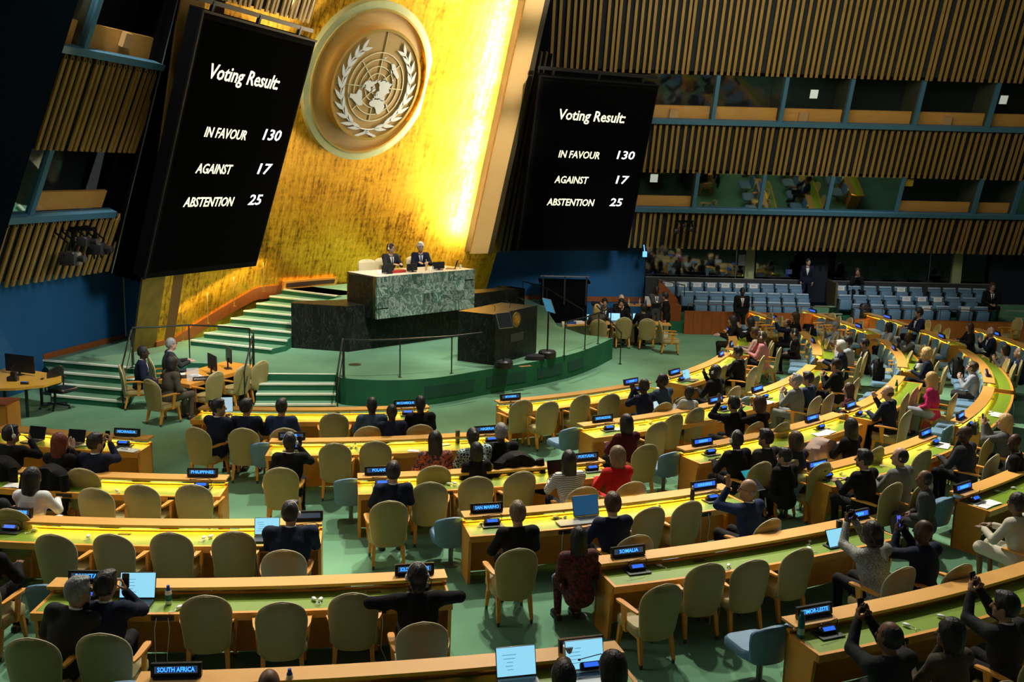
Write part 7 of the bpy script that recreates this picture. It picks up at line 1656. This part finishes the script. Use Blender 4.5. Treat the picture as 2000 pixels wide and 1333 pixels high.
for x in (-.8, 0, .8): b = MB(); b.bar((x, -.5, .7), (x, -.5, 1.75), .06, .06); b.build('frame_post', BLACK, lf)
b = MB(); b.bar((-.9, -.5, 1.75), (.9, -.5, 1.75), .05, .05); b.build('top_rail', mat('grey_rail', (.2, .2, .2), .4, .6), lf)
railing([(.35, 36.4, .65), (1.2, 35.2, .55), (2.4, 33.6, 0.02)], [0, 1, 2], 'dark sloping handrail down from the stage beside the wheelchair lift')
for k, (x, y) in enumerate([(1.9, 31.75), (2.15, 31.95)]):
    b = MB(); b.box((0, 0, .03), (.28, .2, .06)); o = b.build('paper_stack', PAPER if k else mat('blue_folder', (.02, .08, .4), .5)); o.location = (x, y, .747); o.rotation_euler = (0, 0, .4 * k); tag(o, ['blue folder on the stage end of the secretariat table', 'white paper stack on the stage end of the secretariat table'][k], 'paper')

# ================================================================== PRESIDING DESK: people, chairs and things on it
def hi_chair(p, rz, label):
    r = empty('high_back_chair', p, rz); tag(r, label, 'chair', 'cream presiding chairs')
    back_shell(.31, .29, .3, 1.08, .03, .06, .08, arch=.12).build('backrest', mat('cream_leather', (.66, .56, .34), .5), r, 50)
    b = MB(); b.rbox((0, .25, .44), (.56, .5, .1), .07); b.build('seat', mat('cream_leather', (.66, .56, .34), .5), r, 40)
    b = MB(); b.tube([(0, .22, 0), (0, .22, .4)], .04); b.lathe([(.28, 0), (.28, .03), (.06, .06)], (0, .22, 0), 12); b.build('pedestal', DKMETAL, r)
fr_ = math.radians(46.6 + 180)
PZ = 1.81
for p, lab in (((-4.3, 29.35), 'cream high chair at the stair end of the marble desk, empty'), ((-3.9, 29.95), 'cream high chair of the man with earpiece at the marble desk'), ((-3.05, 30.75), 'cream high chair of the white-haired man at the marble desk')):
    hi_chair((p[0], p[1], PZ), fr_, lab)
person('man in dark suit with earpiece and glasses at the marble desk', (-3.72, 29.78, PZ + .10), math.radians(46.6 + 180 - 10), 'desk', 'l', 'short', 'brown', 'char', 'char', 'white', 'grey', near=0, glasses=True, headset=True, hyaw=.4)
person('white-haired man with glasses in dark blue suit at the marble desk', (-2.88, 30.55, PZ + .10), math.radians(46.6 + 180 - 30), 'desk', 'l', 'side', 'white', 'navy', 'navy', 'white', 'navy2', near=0, glasses=True)
for x, t, lab in ((.75, 0, 'first from the stairs'), (1.62, .1, 'second from the stairs'), (2.62, -.1, 'third from the stairs')):
    p = G0 + FD * x + BD * .45; monitor((p.x, p.y, GZ1), math.radians(46.6 + 180) + t, 'low black monitor on the marble desk, %s' % lab, .42, .2, up=.03)
p = G0 + FD * 3.15 + BD * .5; laptop((p.x, p.y, GZ1), math.radians(46.6 + 180 + 40), 'open black laptop at the far end of the marble desk', SCREEN_OFF, .36, .26, body=BLACK)
p = G0 + FD * 1.15 + BD * .55; b = MB(); b.rbox((0, 0, .04), (.5, .26, .08), .03); o = b.build('gavel_block', mat('red_wood_block', (.30, .03, .015), .4), None, 40); o.location = (p.x, p.y, GZ1); o.rotation_euler = (0, 0, math.radians(46.6)); tag(o, 'red wooden gavel block on the marble desk before the man with earpiece', 'block')
for k, x in enumerate((.35, .5, 2.25, 2.4, 3.4)):
    p = G0 + FD * x + BD * (.35 + .1 * (k % 2)); b = MB(); b.lathe([(.03, 0), (.035, .12), (.033, .12), (.028, .01)], n=12); o = b.build('drinking_glass', GLASS_CLEAR, None, 50); o.location = (p.x, p.y, GZ1); tag(o, 'clear drinking glass, %s along the marble desk from the stairs' % ORD[k], 'glass')
p = G0 + FD * 2.2 + BD * .5; b = MB(); b.lathe([(.03, 0), (.03, .2), (.012, .26), (.012, .32)], n=10); o = b.build('water_bottle', mat('amber_bottle', (.5, .36, .14), .3)); o.location = (p.x, p.y, GZ1); tag(o, 'pale bottle beside the white-haired man on the marble desk', 'bottle')

# ================================================================== THINGS ON THE DELEGATES' DESKS
DT = .742
def on_desk(p, lo=.12, hi=.42):
    q = Vector((p[0] - K.x, p[1] - K.y, 0)); r = q.length; R_ = min(ROW_R, key=lambda x: abs(x + .3 - r)); q = q.normalized() * (R_ + min(max(r - R_, lo), hi))
    return (K.x + q.x, K.y + q.y, DT)
for p, lab, scr, body in [((-8.29, 16.84, 0.740), 'open laptop with dark screen between the man with earpiece and the red-haired woman', SCREEN_OFF, None), ((-7.52, 16.77, 0.740), 'open laptop with dark screen between the red-haired woman and the man in navy', SCREEN_OFF, None),
        ((-6.80, 14.43, 0.740), 'open laptop with dark screen before the woman in white jacket', SCREEN_OFF, BLACK), ((-3.22, 12.91, 0.740), 'laptop with blue and white screen before the large man in navy', SCREEN_LT, BLACK), ((-4.14, 10.54, 0.740), 'laptop with light blue screen on the PAKISTAN desk', SCREEN_LT, BLACK),
        ((0.11, 9.01, 0.740), 'laptop with a light blue mail window on the THAILAND desk, nearer the middle', SCREEN_LT, None), ((0.78, 9.21, 0.740), 'laptop with a bright white-blue screen below the THAILAND plate', SCREEN_LT, WHITE), ((0.67, 15.84, 0.740), 'laptop with dark text screen before the woman in stripes', SCREEN_OFF, BLACK),
        ((1.10, 13.65, 0.740), 'laptop with navy screen on the SAN MARINO desk', SCREEN_NV, None), ((4.20, 23.36, 0.740), 'small laptop with pale screen at the headphones person', SCREEN_LT, None), ((8.57, 27.90, 0.740), 'open laptop under the hands of the grey-haired man', SCREEN_OFF, None)]:
    laptop(on_desk(p, .34, .36), aof(p), lab, scr, body=body, **({'w': .40, 'd': .29} if 'THAILAND' in lab or 'PAKISTAN' in lab or 'SAN MARINO' in lab else {}))
for p, lab, m in [((0.86, 13.28, 0.745), 'closed silver laptop on the SAN MARINO desk', mat('laptop_grey', (.16, .165, .17), .4, .6)), ((1.98, 18.80, 0.745), 'closed silver laptop on the NORTH MACEDONIA desk', WHITE)]:
    r = empty('closed_laptop', on_desk(p, .2, .38), aof(p)); tag(r, lab, 'laptop'); b = MB(); b.rbox((0, 0, .009), (.33, .23, .018), .02); b.build('shell', m, r, 40); b = MB(); b.box((0, .115, .008), (.2, .006, .006)); b.build('hinge', BLACK, r)
def tablet(p, rz, label, scr, tilt=25, size=(.25, .18), stand=True, z=DT):
    r = empty('tablet', (p[0], p[1], z), rz); tag(r, label, 'tablet'); rx = Matrix.Rotation(math.radians(-tilt), 3, 'X'); w, h = size
    b = MB(); b.box(rx @ Vector((0, 0, h / 2)), (w, .008, h), rx); b.build('case', BLACK, r); b = MB(); b.box(rx @ Vector((0, -.0046, h / 2)), (w - .02, .001, h - .02), rx); b.build('screen', scr, r)
    if stand: b = MB(); b.box((0, .05, .004), (w, .16, .008)); b.bar((0, .12, .004), rx @ Vector((0, 0.004, h * .6)), w * .6, .006); b.build('stand_cover', BLACK, r)
    return r
p = on_desk((4.40, 12.66, 0.745)); tablet(p, aof(p), 'propped tablet with light screen before the woman in tweed', SCREEN_LT, size=(.30, .24))
p = (3.03, 20.04, 0.900); tablet((p[0], p[1]), aof(p) + .2, 'white-lit tablet held between the desks near the pale grey sweater', mat('tablet_pale', (.4, .5, .55), .3, emit=(.4, .6, .7), estr=.8), 40, (.24, .18), False, .80)
p = (3.96, 15.54, 0.850); tablet((p[0], p[1]), aof(p), 'teal tablet on the lap of the man in black suit', mat('tablet_teal', (.01, .2, .25), .3, emit=(.01, .22, .28), estr=.8), 50, (.30, .22), False, .72)
p = (-5.46, 18.70, 0.900); tablet((p[0], p[1]), aof(p) + .3, 'pale tablet held by the man turned sideways at the MOROCCO desk', mat('tablet_pale', (.4, .5, .55), .3, emit=(.4, .6, .7), estr=.8), 15, (.24, .30), False, .86)
p = (7.73, 24.21, 0.900); tablet((p[0], p[1]), aof(p) + .3, 'dark tablet lifted by the person in black before the grey-haired man', SCREEN_OFF, 35, (.26, .20), False, .86)
p = on_desk((3.87, 14.99, 0.745)); tablet(p, aof(p), 'dark tablet lying in a black case before the bald man with raised hand', SCREEN_OFF, 62, (.30, .24))
def bottle(p, label, prof, mats, z=DT):
    p = on_desk(p, .10, .44)
    r = empty('bottle', (p[0], p[1], z)); tag(r, label, 'bottle')
    k = max(i for i, q in enumerate(prof) if q[0] > .02); b = MB(); b.lathe(prof[:k + 1], n=14); b.build('body', mats[0], r, 50); b = MB(); t = prof[k:]; b.lathe(t if len(t) > 1 else [t[0], (t[0][0], t[0][1] + .01)], n=14); b.build('cap', mats[1], r, 50)
    if len(mats) > 2: b = MB(); b.lathe([(prof[1][0] + .001, .04), (prof[1][0] + .001, .11)], n=14); b.build('band', mats[2], r, 50)
TEAL = mat('teal_steel', (.01, .12, .14), .35, .3)
bottle((-3.76, 10.46, 0.750), 'white water bottle with blue cap and teal band on the PAKISTAN desk', [(.036, 0), (.036, .12), (.03, .16), (.018, .19), (.017, .215)], [WHITE, mat('blue_cap', (.01, .06, .4), .4), TEAL])
bottle((3.15, 9.98, 0.750), 'tall teal steel bottle on the corner of the TIMOR-LESTE desk', [(.037, 0), (.037, .22), (.028, .25), (.022, .26), (.018, .30)], [TEAL, TEAL, mat('teal_label', (.3, .5, .5), .5)])
bottle((2.74, 14.29, 0.750), 'slim black steel bottle standing on the SAN MARINO desk', [(.034, 0), (.034, .17), (.021, .22), (.016, .25), (.014, .27)], [BLACK, STEEL])
bottle((-0.94, 17.35, 0.750), 'grey steel thermos on the NIGERIA desk', [(.04, 0), (.04, .2), (.038, .23), (.019, .235)], [mat('grey_thermos', (.12, .13, .13), .4, .5), BLACK])
bottle((4.54, 13.07, 0.750), 'black tumbler behind the propped tablet on the SOMALIA desk', [(.04, 0), (.045, .2), (.045, .22), (.019, .225)], [BLACK, BLACK])
bottle((0.60, 9.28, 0.750), 'tall cream tumbler under the THAILAND plate', [(.045, 0), (.052, .2), (.052, .235), (.02, .24)], [mat('cream_cup', (.42, .34, .22), .5), WHITE])
bottle((-2.01, 8.68, 0.750), 'white water bottle with blue cap at the bottom edge', [(.036, 0), (.036, .12), (.03, .16), (.018, .19), (.017, .215)], [WHITE, mat('blue_cap', (.01, .06, .4), .4)])
bottle((8.90, 22.58, 0.750), 'green glass bottle on the bald man in navy desk', [(.036, 0), (.036, .15), (.024, .2), (.014, .23), (.014, .27)], [mat('green_glass', (.01, .12, .03), .15), mat('green_glass', (.01, .12, .03), .15)])
bottle((13.06, 26.55, 0.750), 'dark green bottle before the bald man at the far right', [(.034, 0), (.034, .14), (.022, .19), (.014, .22), (.014, .25)], [mat('dark_green_glass', (.01, .05, .03), .15), BLACK])
bottle((5.73, 26.10, 0.750), 'clear water bottle beside the end plate of the front desk', [(.034, 0), (.034, .14), (.022, .19), (.014, .22), (.014, .25)], [GLASS_CLEAR, WHITE])
for p, k, lab in [((-7.42, 14.25, 0.745), 2, 'white papers at the frame edge on the PHILIPPINES desk'), ((-6.58, 16.26, 0.745), 2, 'white paper with a black pen beside the man with camera phone'), ((-7.27, 16.64, 0.745), 1, 'white papers between laptop and man in navy'), ((-1.19, 17.42, 0.745), 1, 'white papers at the woman in orange print'), ((-1.50, 15.97, 0.745), 1, 'white papers beside the woman in teal net'),
                 ((5.47, 20.84, 0.745), 3, 'open white documents before the grey checked man'), ((5.96, 18.53, 0.745), 3, 'heap of white papers beside the beige coat'), ((7.95, 17.84, 0.745), 2, 'white papers under the bald man with chin in hand'), ((7.21, 14.56, 0.745), 2, 'white paper with a blue pen by the woman in white dress'), ((10.43, 20.27, 0.745), 2, 'white papers on the black handbag desk'),
                 ((3.42, 22.35, 0.745), 1, 'white paper before the clapping man at the MYANMAR desk'), ((3.42, 18.54, 0.745), 1, 'small white card on the NORTH MACEDONIA desk'), ((7.92, 20.71, 0.745), 1, 'white card before the bald man in navy'), ((-1.70, 15.10, 0.745), 1, 'yellow pad on the POLAND desk'), ((-3.77, 16.30, 0.745), 1, 'white notepad at the NIGER desk')]:
    r = empty('papers', on_desk(p), aof(p)); tag(r, lab, 'papers'); rr = random.Random(int(p[0] * 77))
    for i in range(k): b = MB(); b.box((0, 0, .002), (.297 if k > 1 else .2, .21 if k > 1 else .14, .003)); o = b.build('sheet', PAPER if 'yellow' not in lab else mat('yellow_pad', (.75, .6, .08), .8), r); o.location = (rr.uniform(-.04, .04) + .12 * i, rr.uniform(-.05, .05), .004 * i); o.rotation_euler = (0, 0, rr.uniform(-.4, .4))
    if 'pen' in lab: b = MB(); b.tube([(-.07, .02, .014), (.07, -.01, .014)], .005, 6); b.build('pen', BLACK, r)
# white earpieces of the interpretation sets resting on the desks
EARS = []
EARS.append((20.62, -85.55, 'white interpretation earpiece with lead, first along the PAKISTAN desk'))
EARS.append((20.49, -81.51, 'white interpretation earpiece with lead, second along the PAKISTAN desk'))
EARS.append((20.51, -81.30, 'white interpretation earpiece with lead, third along the PAKISTAN desk'))
EARS.append((18.36, -93.32, 'white interpretation earpiece with lead, first along the SAINT VINCENT desk'))
EARS.append((18.52, -90.83, 'white interpretation earpiece with lead, second along the SAINT VINCENT desk'))
EARS.append((18.51, -86.21, 'white interpretation earpiece with lead, third along the SAINT VINCENT desk'))
EARS.append((18.47, -85.97, 'white interpretation earpiece with lead, fourth along the SAINT VINCENT desk'))
EARS.append((16.67, -92.15, 'white interpretation earpiece with lead, first along the PHILIPPINES desk'))
EARS.append((16.39, -87.75, 'white interpretation earpiece with lead, second along the PHILIPPINES desk'))
EARS.append((14.26, -80.16, 'white interpretation earpiece with lead, first along the NIGERIA desk'))
EARS.append((14.26, -79.84, 'white interpretation earpiece with lead, second along the NIGERIA desk'))
EARS.append((16.39, -77.10, 'white interpretation earpiece with lead, first along the POLAND desk'))
EARS.append((16.54, -75.04, 'white interpretation earpiece with lead, second along the POLAND desk'))
EARS.append((16.53, -74.72, 'white interpretation earpiece with lead, third along the POLAND desk'))
EARS.append((18.36, -74.76, 'white interpretation earpiece with lead, first along the SAN MARINO desk'))
EARS.append((18.36, -71.33, 'white interpretation earpiece with lead, second along the SAN MARINO desk'))
EARS.append((18.38, -70.93, 'white interpretation earpiece with lead, third along the SAN MARINO desk'))
EARS.append((18.36, -66.17, 'white interpretation earpiece with lead, fourth along the SAN MARINO desk'))
EARS.append((20.34, -69.56, 'white interpretation earpiece with lead, first along the SOMALIA desk'))
EARS.append((20.62, -67.22, 'white interpretation earpiece with lead, second along the SOMALIA desk'))
EARS.append((20.53, -63.43, 'white interpretation earpiece with lead, third along the SOMALIA desk'))
EARS.append((20.34, -62.91, 'white interpretation earpiece with lead, fourth along the SOMALIA desk'))
EARS.append((22.72, -64.98, 'white interpretation earpiece with lead, first along the TIMOR-LESTE desk'))
EARS.append((22.71, -63.62, 'white interpretation earpiece with lead, second along the TIMOR-LESTE desk'))
EARS.append((14.26, -56.10, 'white interpretation earpiece with lead, alone on the NORTH MACEDONIA desk'))
EARS.append((11.97, -51.80, 'white interpretation earpiece with lead, alone on the MYANMAR desk'))
EARS.append((18.36, -54.33, 'white interpretation earpiece with lead, first along the desk two behind NORTH MACEDONIA'))
EARS.append((18.52, -51.39, 'white interpretation earpiece with lead, second along the desk two behind NORTH MACEDONIA'))
EARS.append((16.39, -35.40, 'white interpretation earpiece with lead, alone on the green bottle desk'))
EARS.append((18.64, -37.13, 'white interpretation earpiece with lead, first along the black handbag desk'))
EARS.append((18.49, -33.68, 'white interpretation earpiece with lead, second along the black handbag desk'))
EARS.append((20.34, -50.58, 'white interpretation earpiece with lead, first along the white-dress woman desk'))
EARS.append((20.43, -49.49, 'white interpretation earpiece with lead, second along the white-dress woman desk'))
EARS.append((18.64, -11.22, 'white interpretation earpiece with lead, alone on the far right bald man desk'))
for rr_, a_, lab in EARS:
    p = polar(rr_, a_, DT); b = MB(); b.ell((0, 0, .018), (.026, .05, .018), 10); b.tube([(0, -.05, .012), (.02, -.09, .006), (-.03, -.12, .005), (.02, -.15, .005)], .004, 5); o = b.build('earpiece', WHITE, None, 60); o.location = p; o.rotation_euler = (0, 0, math.radians(a_ + 90) + random.uniform(-1, 1)); tag(o, lab, 'earpiece', 'earpieces on the desks')
# bags and coats
def handbag(loc, rz, label, m, w=.34, h=.25, d=.14, chain=False):
    r = empty('handbag', loc, rz); tag(r, label, 'bag')
    b = MB(); b.sweep([[Vector((x * k, y * k2, z)) for x, y in ((-w / 2, -d / 2), (0, -d / 2 - .01), (w / 2, -d / 2), (w / 2, d / 2), (0, d / 2 + .01), (-w / 2, d / 2))] for k, k2, z in ((.92, .9, 0), (1.0, 1., .02), (.97, .9, h * .6), (.86, .5, h))]); b.build('body', m, r, 40)
    for s in (-1, 1): b = MB(); b.tube([(-w * .22, s * d * .25, h * .9), (-w * .2, s * d * .3, h * 1.35), (0, s * d * .3, h * 1.5), (w * .2, s * d * .3, h * 1.35), (w * .22, s * d * .25, h * .9)], .009 if not chain else .006, 6); b.build('handle', m if not chain else mat('gold_chain', (.8, .6, .25), .3, 1.), r, 60)
    b = MB(); b.box((0, -d * .42, h * .78), (.05, .03, .03)); b.build('clasp', mat('gold_chain', (.8, .6, .25), .3, 1.), r)
p = (9.16, 21.42, 0.020); handbag((p[0], p[1], 0.0), 1.3, 'red leather handbag on the carpet under the woman in magenta', mat('red_leather', (.33, .02, .02), .35), .52, .40, .22)
p = (9.10, 18.81, 0.745); handbag(on_desk(p), 1.0, 'small black handbag with chain standing on the green desktop', BLACK, .38, .19, .12, True)
p = (5.10, 31.73, 1.200)
def backpack(loc, rz, label, m, s=1.):
    r = empty('backpack', loc, rz); tag(r, label, 'bag'); r.scale = (s, s, s)
    b = MB(); b.rbox((0, 0, .24), (.34, .22, .48), .09, None, 4); b.build('body', m, r, 50); b = MB(); b.rbox((0, -.12, .16), (.26, .08, .24), .04); b.build('pocket', m, r, 50)
    for k in (-1, 1): b = MB(); b.tube([(k * .1, .11, .45), (k * .12, .2, .3), (k * .12, .13, .08)], .018, 6); b.build('strap', BLACK, r)
backpack((12.6, 35.45, .62), 0, 'black backpack with red and tan coat on the front gallery seats', BLACK, 1.1)
p = (8.47, 25.65, 0.450)
for px_, lab in (((11.71, 25.76, 0.460), 'large black rucksack on the blue seats beside the man in pale jacket'), ((9.44, 25.25, 0.460), 'black bag on the blue seat behind the man sitting upright')):
    backpack((px_[0], px_[1], .46), 1.2, lab, CL['black'], 1.1)
def coat(loc, rz, label, m, w=.66, h=.62, z=1.06):
    r = empty('draped_coat', loc, rz); tag(r, label, 'coat'); secs = []
    for k in range(9):
        f = k / 8; secs.append([Vector((x * (w / 2) * (.82 + .22 * f), -.20 - .05 * f + .025 * math.sin(x * 9 + f * 3) - .02 * abs(x) - .03 * (1 - x * x), z - h * f - .18 * x * x * (1 - f * .6))) for x in np.linspace(-1, 1, 15)])
    top = [Vector((v.x, .02, v.z + .01 - .04 * 0)) for v in secs[0]]
    mb = MB(); mb.sweep([[q + Vector((0, .0, 0)) for q in top]] + secs, close=False); o = mb.build('cloth', m, r, 80)
    md = o.modifiers.new('thickness', 'SOLIDIFY'); md.thickness = .025
    for s in (-1, 1): b = MB(); b.tube([(s * w * .42, -.2, z - .1), (s * w * .47, -.24, z - .35), (s * w * .44, -.25, z - .62)], [.07, .06, .05], 8); b.build('sleeve', m, r, 60)
coat((-6.90, 14.50, 0), -0.11, 'black coat over the chair of the red-haired woman', CL['black'], 0.72)
coat((-7.81, 14.87, 0), -0.17, 'black coat over the chair of the man with earpiece at the NICARAGUA desk', CL['black'], 0.7)
coat((0.09, 15.76, 0), 0.33, 'wide black coat draped over the chair by the NIGERIA plate', CL['black'], 0.86)
coat((5.43, 17.08, 0), 0.66, 'dusty beige coat draped over the chair beside the long-haired woman', CL['coat'], 0.84)
place(CHAIR0, (5.43, 17.08, 0), 0.66, 'tan armchair beneath the dusty beige coat', 'chair', 'tan delegates armchairs')
coat((9.11, 30.72, 0), 1.55, 'black coat hanging on the chair of the brown-haired woman under the gallery', CL['black'], 0.62)
